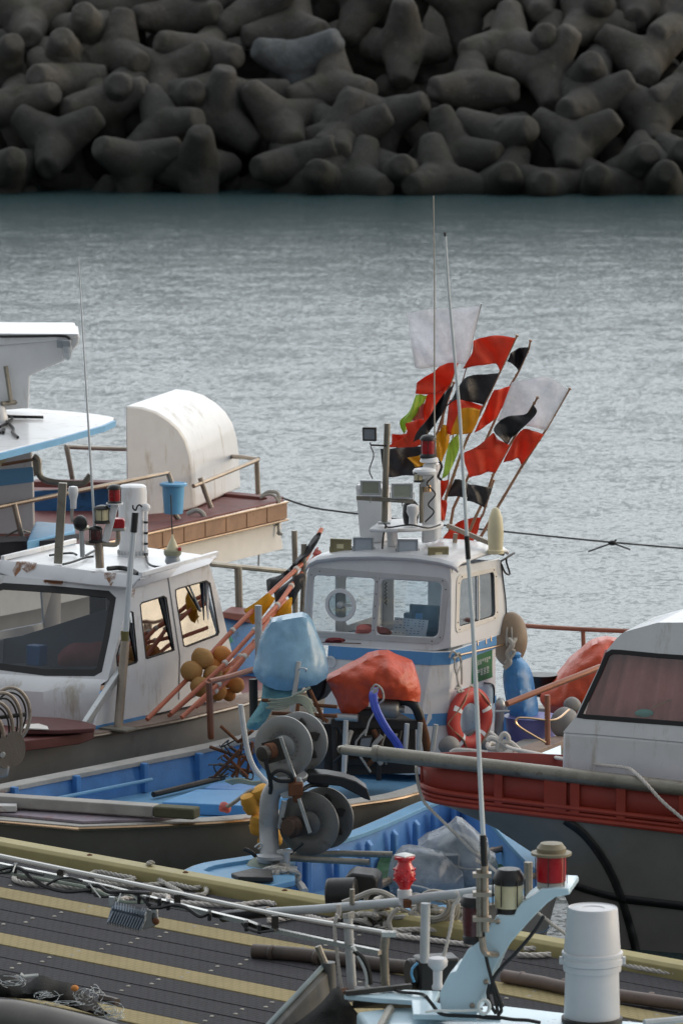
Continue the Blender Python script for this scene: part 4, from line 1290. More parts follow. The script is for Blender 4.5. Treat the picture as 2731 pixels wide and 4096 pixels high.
MB().tube([at(y1(1378, 262), YE - .05), at(y1(1410, 380), YE), at(y1(1425, 470), YE + .05)], .05, 10).build("exhaust_pipe", M["rust"], boat)
MB().tube([at(y1(850, 262), YE - .12), at(y1(990, 270), YE - .16)], .045, 12).build("roller", M["galv"], boat)
# ================================================================== things on and around boat C
o = drape(z6, [(491, 812, .0), (560, 772, -.04), (630, 735, -.06), (690, 702, -.05), (740, 690, -.02), (790, 686, .0), (850, 712, .02), (905, 735, .06), (925, 790, .04), (946, 868, .02), (938, 914, .0), (890, 900, -.10), (830, 890, -.16), (770, 886, -.2), (738, 880, -.2), (720, 842, -.2), (702, 838, -.18), (698, 885, -.14), (690, 925, -.10), (640, 965, -.04), (590, 974, .0), (560, 966, .03), (535, 905, .06), (508, 850, .05)],
          [(610, 800, -.20), (690, 770, -.26), (640, 880, -.18), (575, 880, -.10), (735, 760, -.18), (780, 735, -.26), (845, 770, -.24), (800, 830, -.30), (870, 840, -.22), (900, 800, -.12), (560, 820, -.10), (740, 720, -.10)], 58.3, .45, .022, 6.5, 1.3)
tag(o.build("tarpaulin", M["tarp_orange"], ang=45), "orange-red tarpaulin draped over the engine in front of the blue-banded wheelhouse", "tarpaulin")
o = drape(z7, [(735, 520, 0), (800, 430, 0), (870, 370, 0), (960, 300, 0), (1060, 272, .05), (1150, 290, .1), (1250, 420, .1), (1150, 640, 0), (1020, 700, 0), (880, 760, 0), (760, 780, 0), (690, 772, 0), (640, 740, 0), (605, 680, 0), (612, 630, 0), (680, 570, 0)],
          [(800, 500, -.2), (900, 420, -.22), (1000, 350, -.2), (780, 640, -.32), (900, 600, -.36), (1000, 480, -.3), (690, 690, -.2), (850, 700, -.3), (1080, 420, -.2), (720, 600, -.15)], 61.6, .5, .035, 5, 4.1)
tag(o.build("tarpaulin", M["tarp_orange"], ang=45), "orange-red tarpaulin bundle at the stern behind the white cabin with the rose window", "tarpaulin")
tub = MB().lathe([(.16, 0), (.19, .24), (.20, .25)], at(z7(615, 640), 61.9), n=20)
tag(tub.build("tub", M["black"]), "black tub at the stern left of the orange tarpaulin bundle", "tub")
# blue plastic bag over a gauge head, with a net bag hanging under it
bagthing = drape(y7, [(340, 1085, 0), (480, 1055, -.03), (640, 1032, -.02), (690, 1048, .02), (740, 1110, .05), (800, 1260, .06), (862, 1400, .06), (905, 1590, .04), (880, 1640, .0), (780, 1695, -.08), (640, 1720, -.14), (500, 1742, -.16), (380, 1740, -.12), (280, 1710, -.06), (195, 1655, 0), (150, 1580, .05), (165, 1500, .06), (185, 1450, .06), (215, 1300, .05), (270, 1180, .03)],
          [(360, 1300, -.16), (350, 1500, -.24), (300, 1600, -.2), (560, 1250, -.14), (600, 1480, -.24), (640, 1610, -.26), (760, 1450, -.14), (800, 1590, -.12), (480, 1620, -.27), (240, 1520, -.08), (700, 1200, -.06), (450, 1160, -.12)], 58.15, .45, .009, 6, 2.2)
tag(bagthing.build("plastic_bag", M["blue_film"], ang=45), "pale blue plastic bag pulled over gear on a post left of the wheelhouse", "bag")
nb = inflate([y7(*p) for p in ((250, 1690), (400, 1720), (520, 1730), (640, 1700), (620, 1790), (500, 1850), (400, 1900), (340, 1960), (270, 2080), (190, 2150), (120, 2150), (90, 2110), (120, 2040), (190, 1940), (235, 1850))],
             58.2, .14, .05, 9, .035, 5.0, smooth=3)
tag(nb.build("net_bag", M["teal_net"], ang=60), "teal netting bunched below the pale blue plastic bag", "net")
pb = MB().prism([at(y7(800, 1640), 58.6), at(y7(880, 1650), 58.6), at(y7(850, 1800), 58.6), at(y7(790, 1880), 58.6), at(y7(690, 1840), 58.6), at(y7(650, 1700), 58.6)], (.1, .25, 0))
tag(pb.build("gear_housing", M["black"], bevel=.03), "black gear housing under the pale blue plastic bag", "machine")
ps = MB().tube([at(y7(155, 1650), 58.4), at(y7(165, 2060), 58.4)], .05, 8)
tag(ps.build("bag_stand", M["iron_dark"]), "dark iron stand carrying the pale blue bag beside the orange floats", "stand")
# life ring hung on the wheelhouse side
def life_ring(c, n, up, Rr, r):
    n = V3(n).normalized(); u = V3(up).normalized(); s = u.cross(n).normalized()
    t = thing("life_ring", "faded orange life ring with white patches hanging on the wheelhouse side", "life ring", c)
    pts = [V3(c) + s * (Rr * math.cos(a)) + u * (Rr * math.sin(a)) for a in [k * math.pi / 24 for k in range(48)]]
    b = MB()
    m = len(pts)
    rings = []
    for p in pts:
        d = (p - V3(c)).normalized()
        rings.append([b.bm.verts.new(p + d * (r * 1.15 * math.cos(a)) + n * (r * .8 * math.sin(a))) for a in [k * math.pi / 7 for k in range(14)]])
    b.skin(rings, cap=False, closed=True)
    b.build("ring", M["orange_ring"], t)
    for a0 in (.28, 2.55, 3.9, 5.4):
        b = MB(); rg = []
        for k in range(5):
            a_ = a0 + k * .045
            d = s * math.cos(a_) + u * math.sin(a_)
            rg.append([b.bm.verts.new(V3(c) + d * Rr + d * (r * 1.15 * math.cos(q) * 1.03) + n * (r * .8 * math.sin(q) * 1.05)) for q in [.6 + j * .25 for j in range(9)]])
        for x_, y_ in zip(rg, rg[1:]):
            for j in range(8):
                b.bm.faces.new((x_[j], x_[j + 1], y_[j + 1], y_[j]))
        b.build("reflective_patch", M["paper"], t)
    line = []
    for k in range(65):
        a_ = k * 2 * math.pi / 64
        sag = abs(math.sin(a_ * 2))
        d = s * math.cos(a_) + u * math.sin(a_)
        line.append(V3(c) + d * (Rr + r * (1.25 - .0 * sag) - sag * .10) + n * (r * .85 * sag + .01))
    MB().tube(line[:-1], .010, 5, closed=True).build("grab_line", M["gun_brown"], t)
    return t
LRc = WS(z6(1178, 1000), .14)
life_ring(LRc, CS * .96 - CA * .30 + V3((0, 0, .12)), V3((0, 0, 1)), .29, .085)
hang = MB()
q0 = WS(z6(1112, 680), .05)
hang.tube([q0, WS(z6(1105, 740), .06), WS(z6(1120, 800), .07), WS(z6(1130, 860), .12)], .010, 5, smooth=5)
hang.tube([q0, WS(z6(1140, 720), .06), WS(z6(1118, 790), .07), WS(z6(1140, 870), .14)], .010, 5, smooth=5)
hang.tube([WS(z6(1080, 700), .03), WS(z6(1095, 670), .05), WS(z6(1120, 690), .07), WS(z6(1100, 705), .05), WS(z6(1130, 680), .05), WS(z6(1140, 760), .05), WS(z6(1140, 830), .05)], .013, 5, smooth=6)
hang.tube([WS(z6(1125, 830), .08), WS(z6(1110, 850), .09), WS(z6(1135, 845), .12), WS(z6(1120, 865), .12), WS(z6(1150, 860), .12)], .013, 5, smooth=6)
tag(hang.build("knotted_rope", M["rope"]), "knotted grey rope holding the life ring to the wheelhouse corner", "rope")
fd = MB().ball(WS(z6(1080, 1125), .10), .125, (1, 1, .9)); fd.jitter(.01, 8)
tag(fd.build("fender", M["fender_grey"]), "grey rubber fender on deck left of the life ring", "fender")
fd = MB().ball(WS(z6(1225, 1100), .16), .15, (1.1, 1, .85)); fd.jitter(.01, 8)
tag(fd.build("fender", M["fender_grey"]), "grey rubber fender on deck just right of the life ring's foot", "fender")
# blue plastic covered float and purple tub, brown fender at the wheelhouse rear
o = inflate([z7(*p) for p in ((440, 365), (470, 380), (520, 430), (552, 500), (570, 600), (590, 700), (588, 800), (560, 850), (500, 862), (440, 840), (400, 780), (375, 680), (356, 560), (358, 470), (395, 400))],
            60.7, .24, .02, 5, .04, 7.3, smooth=3)
o_ = tag(o.build("covered_float", M["blue_bag"], ang=50), "large float wrapped in shiny blue plastic behind the life ring", "float")
MB().lathe([(.07, 0), (.075, .03), (.05, .05)], at(z7(435, 380), 60.7), n=14).build("cap", M["blue_plastic"], o_)
o = MB().lathe([(.26, 0), (.31, .36), (.33, .37)], at(z7(545, 990), 60.6), n=24)
tag(o.build("tub", M["purple"]), "purple plastic tub below the blue plastic-wrapped float", "tub")
o = MB().ball(at(z7(400, 265), 61.4), .33, (.62, .62, 1.0), 24, 16)
o.jitter(.02, 3)
o_ = tag(o.build("fender", M["fender_brown"]), "big grimy brown fender at the rear corner of the blue-banded wheelhouse", "fender")
nt_ = MB()
for k in range(7):
    a_ = k * .5 - 1.3
    nt_.tube([at(z7(400 + 75 * math.sin(a_) * math.sin(t_ * math.pi), 95 + 340 * t_), 61.4 - .225 * math.cos(a_) * math.sin(t_ * math.pi)) for t_ in (0.03, .2, .4, .6, .8, .97)], .012, 5, smooth=3)
nt_.build("lashing", M["rope"], o_)
b = MB()
b.tube([at(z7(395, 265), 60.6), at(z7(420, 300), 60.5), at(z7(385, 360), 60.5), at(z7(400, 420), 60.5), at(z7(360, 460), 60.5)], .03, 6, smooth=5)
b.tube([at(z7(440, 260), 60.6), at(z7(400, 330), 60.5), at(z7(430, 350), 60.5), at(z7(370, 430), 60.5)], .025, 6, smooth=5)
tag(b.build("rope_bundle", M["rope"]), "dark knotted rope hanging at the wheelhouse rear above the blue plastic float", "rope")
o = MB().ball(at(z7(820, 705), 60.4), .10, (1, 1, .9)); o.ball(at(z7(770, 830), 60.2), .17, (1, 1, 1.1)); o.jitter(.012, 9)
tag(o.build("bundle", M["fender_grey"]), "grey cloth bundle by the bent rod, left of the white cabin", "bundle")
# blue hose from the engine
o = thing("hose", "bright blue hose drooping from under the orange tarpaulin", "hose", at(y1(1250, 450), 57.9))
for dx, n_ in ((0, 0), (18, 1)):
    MB().tube([at(y1(1085 + dx, 90), 57.95), at(y1(1075 + dx, 140), 57.85), at(y1(1100 + dx, 230), 57.8), at(y1(1160 + dx, 340), 57.8), at(y1(1225 + dx, 430), 57.85), at(y1(1265 + dx, 520), 57.9)], .032, 8, smooth=6).build("hose_line", M["hose"], o)
kn = MB()
kn.tube([at(y1(1070, 100), 57.85), at(y1(1100, 60), 57.8), at(y1(1140, 90), 57.8), at(y1(1150, 150), 57.8), at(y1(1120, 180), 57.85)], .012, 5, smooth=5)
kn.tube([at(y1(1075, 80), 57.82), at(y1(1110, 100), 57.8), at(y1(1085, 110), 57.8), at(y1(1120, 75), 57.8)], .012, 5, smooth=5)
kn.tube([at(y1(1070, 150), 57.85), at(y1(1090, 230), 57.8), at(y1(1060, 290), 57.8), at(y1(1035, 380), 57.8)], .012, 5, smooth=5)
kn.build("tie_cord", M["rope"], o)
# heap of rusty anchors, rods and twine beside the hauler
an = thing("rusty_grapnels", "heap of rusty grapnel anchors and rods on the blue deck behind the hauler discs", "anchors", at(y1(240, 640), 57.2))
b = MB()
for p, q in (((130, 320), (240, 420)), ((240, 420), (330, 350)), ((60, 450), (260, 520)), ((90, 640), (250, 470)), ((150, 500), (300, 640)), ((270, 380), (230, 640)), ((190, 450), (330, 560)), ((120, 560), (330, 610)), ((200, 640), (310, 480)), ((290, 660), (330, 420))):
    b.tube([at(y1(*p), 57.1 + .3 * rnd.random()), at(y1(*q), 57.1 + .3 * rnd.random())], .019, 7)
b.build("anchor_arms", M["rust"], an)
b = MB()
for k in range(10):
    x, y = 180 + rnd.uniform(-70, 120), 520 + rnd.uniform(-80, 120)
    b.tube([at(y1(x + rnd.uniform(-70, 70), y + rnd.uniform(-50, 50)), 57.05 + .3 * rnd.random()) for _ in range(5)], .009, 5, smooth=5)
b.build("tangled_twine", M["iron_dark"], an)
an = thing("rod_rack", "rusty rods lashed with pale twine above the upper hauler disc", "rods", at(y1(560, 300), 57.5))
b = MB()
for p, q in (((390, 158), (540, 170)), ((630, 182), (860, 200)), ((450, 240), (860, 258)), ((690, 95), (780, 290)), ((620, 130), (610, 230)), ((720, 245), (800, 290))):
    b.tube([at(y1(*p), 57.55), at(y1(*q), 57.45)], .022, 7)
b.build("rods", M["rust"], an)
b = MB()
for k in range(12):
    y_ = 150 + k * 6
    b.tube([at(y1(430 + rnd.uniform(-20, 20), y_), 57.4), at(y1(520, y_ + rnd.uniform(-15, 10)), 57.35), at(y1(620, 128 + k * 4), 57.35), at(y1(690, 160 + k * 7), 57.4), at(y1(710 + rnd.uniform(-10, 10), 220 + k * 4), 57.45)], .010, 5, smooth=5)
b.tube([at(y1(580, 130), 57.3), at(y1(640, 105), 57.3), at(y1(690, 78), 57.3)], .016, 6)
b.build("twine", M["rope_green"], an)
b = MB().tube([at(y1(255, 185), 56.6), at(y1(275, 330), 56.6), at(y1(300, 480), 56.6), at(y1(345, 590), 56.6), at(y1(430, 690), 56.5)], .03, 8, smooth=5)
tag(b.build("bent_pipe", M["galv_white"]), "bent grey pipe curving up left of the upper hauler disc", "pipe")
b = MB()
for k in range(5):
    b.tube([at(y1(160 + 10 * k, 665 + k * 5), 56.9), at(y1(250, 650 + k * 6), 56.8), at(y1(330, 670 + 4 * k), 56.8), at(y1(400, 665 + k * 5), 56.8)], .013, 5, smooth=5)
tag(b.build("rope_coil", M["rope_green"]), "flattened pale rope coil on the blue hatch left of the hauler", "rope")
# yellow floats on a short line over the near gunwale
yf = thing("float_string", "string of yellow foam floats hanging over the blue boat's gunwale beside the grey hauler post", "floats", at(y1(350, 1050), 55.2))
for (x, y, a_, s_) in ((320, 805, -.35, 1.0), (395, 755, -.5, 1.0), (370, 935, .1, 1.0), (410, 1035, .3, .8), (470, 1020, -.2, .75)):
    ax = V3((math.sin(a_), -.25, math.cos(a_)))
    MB().lathe([(.03, -.115 * s_), (.085 * s_, -.10 * s_), (.105 * s_, -.03 * s_), (.095 * s_, .0), (.105 * s_, .03 * s_), (.085 * s_, .10 * s_), (.03, .115 * s_)], at(y1(x, y), 55.15), ax, 18).build("float", M["yellow_float"], yf)
MB().tube([at(y1(150, 835), 55.5), at(y1(200, 810), 55.4), at(y1(260, 765), 55.25), at(y1(330, 720), 55.15), at(y1(400, 740), 55.15)], .022, 6, smooth=5).build("line", M["rope"], yf)
MB().ball(at(y1(160, 830), 55.5), .06, (1.1, 1, 1)).jitter(.02, 15).build("knot", M["f_pink"], yf)

# ================================================================== flag poles behind the wheelhouse
def marker(label, pole, Y, flags, r=.016, mp="gun_brown", tilt=.06):
    """bamboo marker pole with its flags; the pole leans, its top nearer the stern"""
    pts = [at(p, Y + tilt * k) for k, p in enumerate(pole)]
    t = thing("marker_pole", label, "flag pole", pts[-1], "flagged marker poles behind the wheelhouse")
    b = MB().tube(pts, lambda q: r * (.75 + .5 * q), 7)
    for k in range(8):
        j = k / 8 * (len(pts) - 1); i = int(j)
        c = lerp(pts[i], pts[i + 1], j - i); d = (pts[i + 1] - pts[i]).normalized()
        b.lathe([(r * 1.05, -.01), (r * 1.35, 0), (r * 1.05, .01)], c, d, 7)
    b.build("pole", M[mp], t)
    for n_, (m, rows, dy, amp) in enumerate(flags):
        R_ = [[at(p, Y + dy + (.05 * math.sin(k * 1.7 + n_))) for k, p in enumerate(r_)] for r_ in rows]
        cloth(R_, "flag", M[m], t, amp, seed=n_ + Y * 3.1)
    return t
A = a5
marker("marker pole with a large translucent white flag, highest of the bunch", [A(725, 40), A(655, 320), A(600, 580), A(560, 720), A(500, 960), z5(690, 1200), z5(640, 1440)], 62.3,
       [("f_white", [[A(718, 55), A(500, 75), A(300, 80), A(62, 110)], [A(650, 350), A(450, 340), A(300, 370), A(95, 380)], [A(600, 585), A(450, 560), A(320, 605), A(132, 600)]], .0, .09)], r=.010, mp="galv")
marker("marker pole with a red flag above a black one, a red and yellow pair below", [A(1045, 320), A(890, 650), A(740, 960), A(600, 1240), z5(760, 985), z5(690, 1190), z5(640, 1440)], 61.9,
       [("f_red", [[A(1030, 340), A(840, 315), A(740, 340), A(655, 375)], [A(975, 470), A(840, 440), A(720, 440), A(640, 480)], [A(895, 640), A(850, 565), A(730, 590), A(560, 615)]], -.02, .07),
        ("f_black", [[A(888, 655), A(760, 665), A(600, 690), A(500, 800)], [A(820, 800), A(700, 800), A(570, 800), A(470, 880)], [A(745, 940), A(640, 915), A(520, 890), A(400, 960)]], -.05, .07),
        ("f_red", [[A(738, 950), A(600, 905), A(500, 890), A(440, 900)], [A(715, 985), A(600, 975), A(490, 1000), A(420, 1060)], [A(690, 1060), A(560, 1130), A(470, 1200), A(400, 1190)]], .02, .06),
        ("f_yellow", [[A(715, 985), A(640, 965), A(560, 975), A(520, 1010)], [A(690, 1090), A(600, 1080), A(530, 1100), A(470, 1130)], [A(640, 1190), A(580, 1200), A(500, 1195), A(440, 1220)]], -.10, .06)])
marker("marker pole tipped by a small crumpled black flag, with a red flag lower down", [A(1165, 365), A(1150, 440), A(1060, 640), A(985, 770), A(860, 1050), A(740, 1320), z5(870, 960), z5(800, 1110), z5(730, 1260), z5(700, 1440)], 62.15,
       [("f_black", [[A(1155, 425), A(1080, 430), A(985, 465)], [A(1120, 510), A(1040, 520), A(965, 530)], [A(1060, 635), A(1010, 570), A(955, 545)]], .0, .09),
        ("f_red", [[A(1000, 765), A(920, 780), A(840, 795)], [A(930, 930), A(850, 940), A(760, 980)], [A(868, 1045), A(780, 1120), A(660, 1185)]], .02, .07)], tilt=.04)
marker("rightmost marker pole, a big white translucent flag over a bright red one", [A(1518, 795), A(1300, 1170), A(1090, 1490), z5(1120, 1020), z5(990, 1240), z5(870, 1450)], 61.7,
       [("f_white", [[A(1512, 805), A(1350, 705), A(1180, 700), A(1000, 740)], [A(1420, 960), A(1280, 900), A(1120, 880), A(930, 920)], [A(1300, 1165), A(1200, 1150), A(1000, 1080), A(870, 1085)]], .0, .08),
        ("f_red", [[A(1285, 1205), A(1200, 1175), A(1100, 1165), A(1020, 1250)], [A(1190, 1340), A(1120, 1320), A(1040, 1330), A(960, 1370)], [A(1085, 1480), A(1050, 1420), A(990, 1440), A(920, 1460)]], -.03, .07)])
marker("marker pole with a drooping black flag over a wide red flag, nearest the right", [A(1228, 875), A(1190, 940), A(990, 1280), A(830, 1568), z5(920, 1180), z5(860, 1300), z5(800, 1440)], 61.5,
       [("f_black", [[A(1192, 935), A(1120, 1020), A(1000, 1040), A(900, 1080)], [A(1215, 1020), A(1100, 1100), A(970, 1130), A(835, 1150)], [A(1050, 1190), A(1000, 1230), A(960, 1290), A(900, 1240)]], -.03, .08),
        ("f_red", [[A(980, 1300), A(880, 1250), A(830, 1180), A(790, 1330)], [A(930, 1400), A(830, 1380), A(720, 1360), A(570, 1360)], [A(850, 1550), A(780, 1540), A(700, 1560), A(620, 1590)]], .02, .08),
        ("f_black", [[z5(955, 1138), z5(880, 1130), z5(810, 1125)], [z5(930, 1200), z5(870, 1180), z5(815, 1170)], [z5(905, 1255), z5(860, 1230), z5(805, 1215)]], .03, .05)])
marker("marker pole with a slanting red flag and a lime streamer, furthest left at the top", [A(575, 380), A(470, 690), A(400, 900), z5(640, 1000), z5(600, 1400)], 62.6,
       [("f_red", [[A(568, 440), A(450, 530), A(320, 620), A(150, 740)], [A(520, 570), A(420, 650), A(300, 690), A(140, 800)], [A(470, 680), A(430, 780), A(330, 840), A(135, 835)]], -.02, .07),
        ("f_red", [[A(470, 700), A(430, 760), A(350, 830), A(240, 850)], [A(430, 800), A(340, 900), A(290, 960), A(200, 1000)], [A(390, 880), A(300, 990), A(260, 1060), A(210, 1070)]], .06, .06),
        ("f_lime", [[A(240, 858), A(190, 850), A(140, 850)], [A(190, 960), A(130, 980), A(80, 1000)], [A(110, 1070), A(60, 1080), A(0, 1080)], [A(40, 1190), A(30, 1200), A(5, 1150)]], .0, .05),
        ("f_pink", [[A(215, 920), A(180, 950), A(150, 980)], [A(212, 1060), A(160, 1080), A(100, 1085)]], .03, .04)])
marker("marker pole hung with a long furled black flag over red and yellow cloth", [A(480, 740), A(430, 880), A(330, 1200), z5(640, 900), z5(610, 1400)], 62.0,
       [("f_black", [[A(480, 760), A(420, 800), A(360, 880)], [A(430, 880), A(330, 960), A(250, 1060)], [A(400, 980), A(280, 1080), A(150, 1190)], [A(300, 1130), A(220, 1225), A(115, 1275)]], -.08, .06),
        ("f_red", [[A(250, 1060), A(160, 1080), A(45, 1110)], [A(250, 1160), A(160, 1190), A(50, 1210)], [A(220, 1290), A(100, 1310), A(-130, 1310)]], .1, .06),
        ("f_red", [[z5(520, 840), z5(450, 835), z5(380, 838)], [z5(520, 905), z5(450, 910), z5(378, 912)]], .12, .05),
        ("f_yellow", [[A(420, 1130), A(390, 1120), A(370, 1160)], [A(440, 1230), A(390, 1260), A(320, 1220), ][:3], [A(420, 1330), A(370, 1380), A(330, 1370)], [A(380, 1420), A(360, 1500), A(345, 1568)]], -.12, .07),
        ("f_lime", [[A(520, 1190), A(470, 1240), A(430, 1290)], [A(525, 1330), A(460, 1400), A(400, 1470)], [A(470, 1480), A(420, 1568), A(370, 1600)]], -.03, .06)])
marker("marker pole with a broad black flag and yellow star-shaped scrap behind the mast post", [z5(590, 880), z5(585, 1000), z5(580, 1200), z5(575, 1400)], 62.5,
       [("f_black", [[z5(565, 905), z5(480, 906), z5(400, 912), z5(315, 920)], [z5(560, 1000), z5(470, 1000), z5(400, 1005), z5(322, 990)], [z5(540, 1075), z5(460, 1072), z5(400, 1078), z5(335, 1082)]], .0, .05),
        ("f_yellow", [[z5(580, 950), z5(530, 958), z5(468, 972)], [z5(585, 985), z5(545, 1000), z5(500, 1000)], [z5(575, 1010), z5(540, 1020), z5(512, 1025)]], -.08, .03)])
marker("short marker pole with ragged red cloth and a black flag, low behind the mast column", [z5(770, 960), z5(735, 1070), z5(690, 1190), z5(650, 1330), z5(625, 1440)], 62.05,
       [("f_red", [[z5(705, 1095), z5(670, 1100), z5(634, 1100)], [z5(690, 1150), z5(660, 1160), z5(632, 1170)], [z5(660, 1210), z5(645, 1215), z5(632, 1215)]], .0, .05),
        ("f_red", [[z5(690, 1215), z5(660, 1210), z5(630, 1215)], [z5(695, 1245), z5(660, 1260), z5(632, 1265)], [z5(680, 1330), z5(660, 1320), z5(640, 1320)]], -.05, .06),
        ("f_black", [[z5(740, 1092), z5(780, 1098), z5(820, 1120)], [z5(715, 1140), z5(780, 1150), z5(850, 1180)], [z5(695, 1192), z5(760, 1190), z5(800, 1195)]], .05, .06)])
marker("marker pole with a red flag low down beside the cream distress beacon", [z5(960, 1100), z5(900, 1290), z5(850, 1380), z5(825, 1470)], 61.9,
       [("f_red", [[z5(885, 1312), z5(820, 1315), z5(745, 1345)], [z5(870, 1390), z5(790, 1390), z5(690, 1400)], [z5(835, 1462), z5(760, 1460), z5(655, 1460)]], .0, .08)])
# ================================================================== boat B: white wheelhouse with the smoked windscreen
boatB = thing("fishing_boat", "grey-hulled boat with a rust-streaked white wheelhouse and one wide dark windscreen", "boat", (-3.4, 61.5, 0), "moored fishing boats")
TB = R(35)
BS = V3((math.cos(TB), -math.sin(TB), 0)); BA = V3((math.sin(TB), math.cos(TB), 0))
BB = onz(z4(665, 1085), 1.02)
rB = catmull([onz(z4(-620, 1330), 1.0), onz(z4(-250, 1268), 1.0), onz(z4(115, 1203), 1.0), onz(z4(480, 1150), 1.0), onz(z4(900, 1078), 1.0), onz(z4(1120, 1028), 1.0), onz(z4(1320, 978), 1.0), onz(z4(1400, 950), 1.0)], 4)
ext = rB[-1] + BA * 2.2 + BS * .25
rB.append(ext)
lB = [p - BS * 2.5 for p in rB]
hull(boatB, rB + lB[::-1], M["grey_hull"], M["gun_wood"], M["blue_deck"], M["deck_red"], rimw=.34, rimh=.06, floor=.90, trim=M["rail_steel"], flare=(.05, .22, .5))
def BSd(p, off=0.0): return onpl(p, BB + BS * off, BS)
wt, wb = BSd(z4(722, 352)), BSd(z4(592, 850))
up_ = (wt - wb).normalized()
BN = BS.cross(up_).normalized()
if BN.y > 0: BN = -BN
def BFr(p, off=0.0): return onpl(p, wb + BN * off, BN)
wall = MB()
wo_ = [(-60, 345), (20, 318), (300, 335), (600, 362), (640, 400), (605, 610), (562, 808), (520, 832), (250, 830), (-60, 790)]
wl_ = [BFr(z4(*p)) for p in wo_]
frontB = [BFr(z4(*p)) for p in ((-110, 262), (300, 305), (724, 348), (594, 852), (300, 850), (-130, 812))]
wall.panel(frontB, [wl_], -BN * .04)
# below the screen: swelling lower front
cA, cB_ = frontB[3], frontB[5]
low = [[cB_ + BN * .0, frontB[4], cA], None, None]
lowpts = []
for dz, out in ((0, 0), (-.05, .06), (-.16, .085), (-.34, .07), (-.70, .03), (-.95, 0)):
    lowpts.append([lerp(cB_, cA, t) + V3((0, 0, dz)) - BA * (out + .10 * math.sin(math.pi * (t * .9 + .05)) * min(1, -dz * 6)) - BS * (.05 * (dz < 0) * t) for t in (0, .2, .4, .6, .8, .93, 1.0)])
wall.grid(lowpts)
sideB = [BSd(z4(*p)) for p in ((594, 852), (722, 350), (935, 283), (1152, 214), (1212, 430), (1252, 600), (1180, 660), (1100, 700), (985, 720), (990, 960), (990, 1012), (660, 1085), (530, 1115), (560, 980))]
zmin = min(p.z for p in sideB)
sideB = [BSd(z4(*p)) for p in ((594, 852), (724, 350), (935, 283), (1152, 212), (1210, 420), (1262, 640), (1300, 800), (1330, 930), (800, 1050), (520, 1112), (560, 985))]
hq = [[(640, 720), (715, 470), (735, 480), (760, 745), (752, 760), (660, 790), (645, 775)],
      [(802, 735), (770, 440), (780, 425), (900, 388), (918, 398), (962, 690), (812, 738)],
      [(1010, 668), (965, 390), (965, 355), (985, 345), (1135, 303), (1158, 318), (1208, 590), (1200, 608), (1030, 672)]]
holes = [[BSd(z4(*p)) for p in h] for h in hq]
wall.panel(sideB, holes, -BS * .03)
# far side, back wall and floor close the cabin
LB = 1.55
wall.panel([frontB[0], frontB[0] + BA * LB, frontB[5] + BA * LB + V3((0, 0, -.9)), frontB[5] + V3((0, 0, -.9))],
           [rrect(frontB[0] + BA * .25 - up_ * .15, frontB[0] + BA * 1.2 - up_ * .15, frontB[0] + BA * 1.2 - V3((0, 0, .75)), frontB[0] + BA * .25 - V3((0, 0, .75)), .1)], BS * .03)
bk = sideB[3]
bw_ = [bk - BS * .03, bk - BS * 1.75, bk - BS * 1.75 - V3((0, 0, 1.5)), bk - BS * .03 - V3((0, 0, 1.5))]
wall.panel(bw_, [rrect(bk - BS * .3 - V3((0, 0, .15)), bk - BS * .75 - V3((0, 0, .15)), bk - BS * .75 - V3((0, 0, .85)), bk - BS * .3 - V3((0, 0, .85)), .1),
                 rrect(bk - BS * 1.0 - V3((0, 0, .15)), bk - BS * 1.5 - V3((0, 0, .15)), bk - BS * 1.5 - V3((0, 0, .85)), bk - BS * 1.0 - V3((0, 0, .85)), .1)], BA * .03)
wall.build("wheelhouse_wall", M["white"], boatB, bevel=.012)
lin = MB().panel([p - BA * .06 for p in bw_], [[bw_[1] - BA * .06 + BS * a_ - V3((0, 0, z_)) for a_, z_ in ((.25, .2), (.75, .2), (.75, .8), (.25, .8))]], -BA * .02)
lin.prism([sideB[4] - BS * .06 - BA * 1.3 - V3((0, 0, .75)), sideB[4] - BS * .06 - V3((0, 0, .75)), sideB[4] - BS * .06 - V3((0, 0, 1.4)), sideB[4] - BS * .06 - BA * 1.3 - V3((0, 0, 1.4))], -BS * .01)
lin.build("added_dark_lining", mat("dark_blue_lining", (.03, .045, .075), .6, var=.2), boatB)  # dark panels added so the cabin looks dim through the windscreen
g1 = MB(); g1.bm.faces.new([g1.bm.verts.new(p - BN * .012) for p in wl_]); g1.build("windscreen", M["glass_dark"], boatB, smooth=False)
def inner_loop(lp, d):
    c = sum(lp, V3()) / len(lp)
    n_ = len(lp); out = []
    for i in range(n_):
        a, b_, c_ = lp[i - 1], lp[i], lp[(i + 1) % n_]
        t1, t2 = (b_ - a).normalized(), (c_ - b_).normalized()
        nn = (c - b_); bis = ((a - b_).normalized() + (c_ - b_).normalized())
        v = bis.normalized() if bis.length > .2 else (nn - t1 * nn.dot(t1)).normalized()
        if v.dot(nn) < 0: v = -v
        s_ = max(.45, math.sqrt(max(0, 1 - v.dot(t1) ** 2)))
        out.append(b_ + v * d / s_)
    return out
def smooth_loop(lp):
    return catmull(lp + [lp[0]], 3)[:-1]
MB().panel([p + BN * .004 for p in wl_], [[p + BN * .004 for p in inner_loop(wl_, .085)]], -BN * .012).build("windscreen_seal", M["rubber"], boatB, bevel=.003)
for h in holes:
    g1 = MB(); g1.bm.faces.new([g1.bm.verts.new(p - BS * .012 + V3((0, 0, .0))) for p in h])
    for v_ in g1.bm.verts: v_.co -= BS * (.05 * max(0, (v_.co.z - min(q.z for q in h)) / (max(q.z for q in h) - min(q.z for q in h))))
    go = g1.build("side_window", M["glass_side"], boatB, smooth=False)
    MB().panel([p + BS * .004 for p in h], [[p + BS * .004 for p in inner_loop(h, .016)]], -BS * .012).build("window_seal", M["rubber"], go)
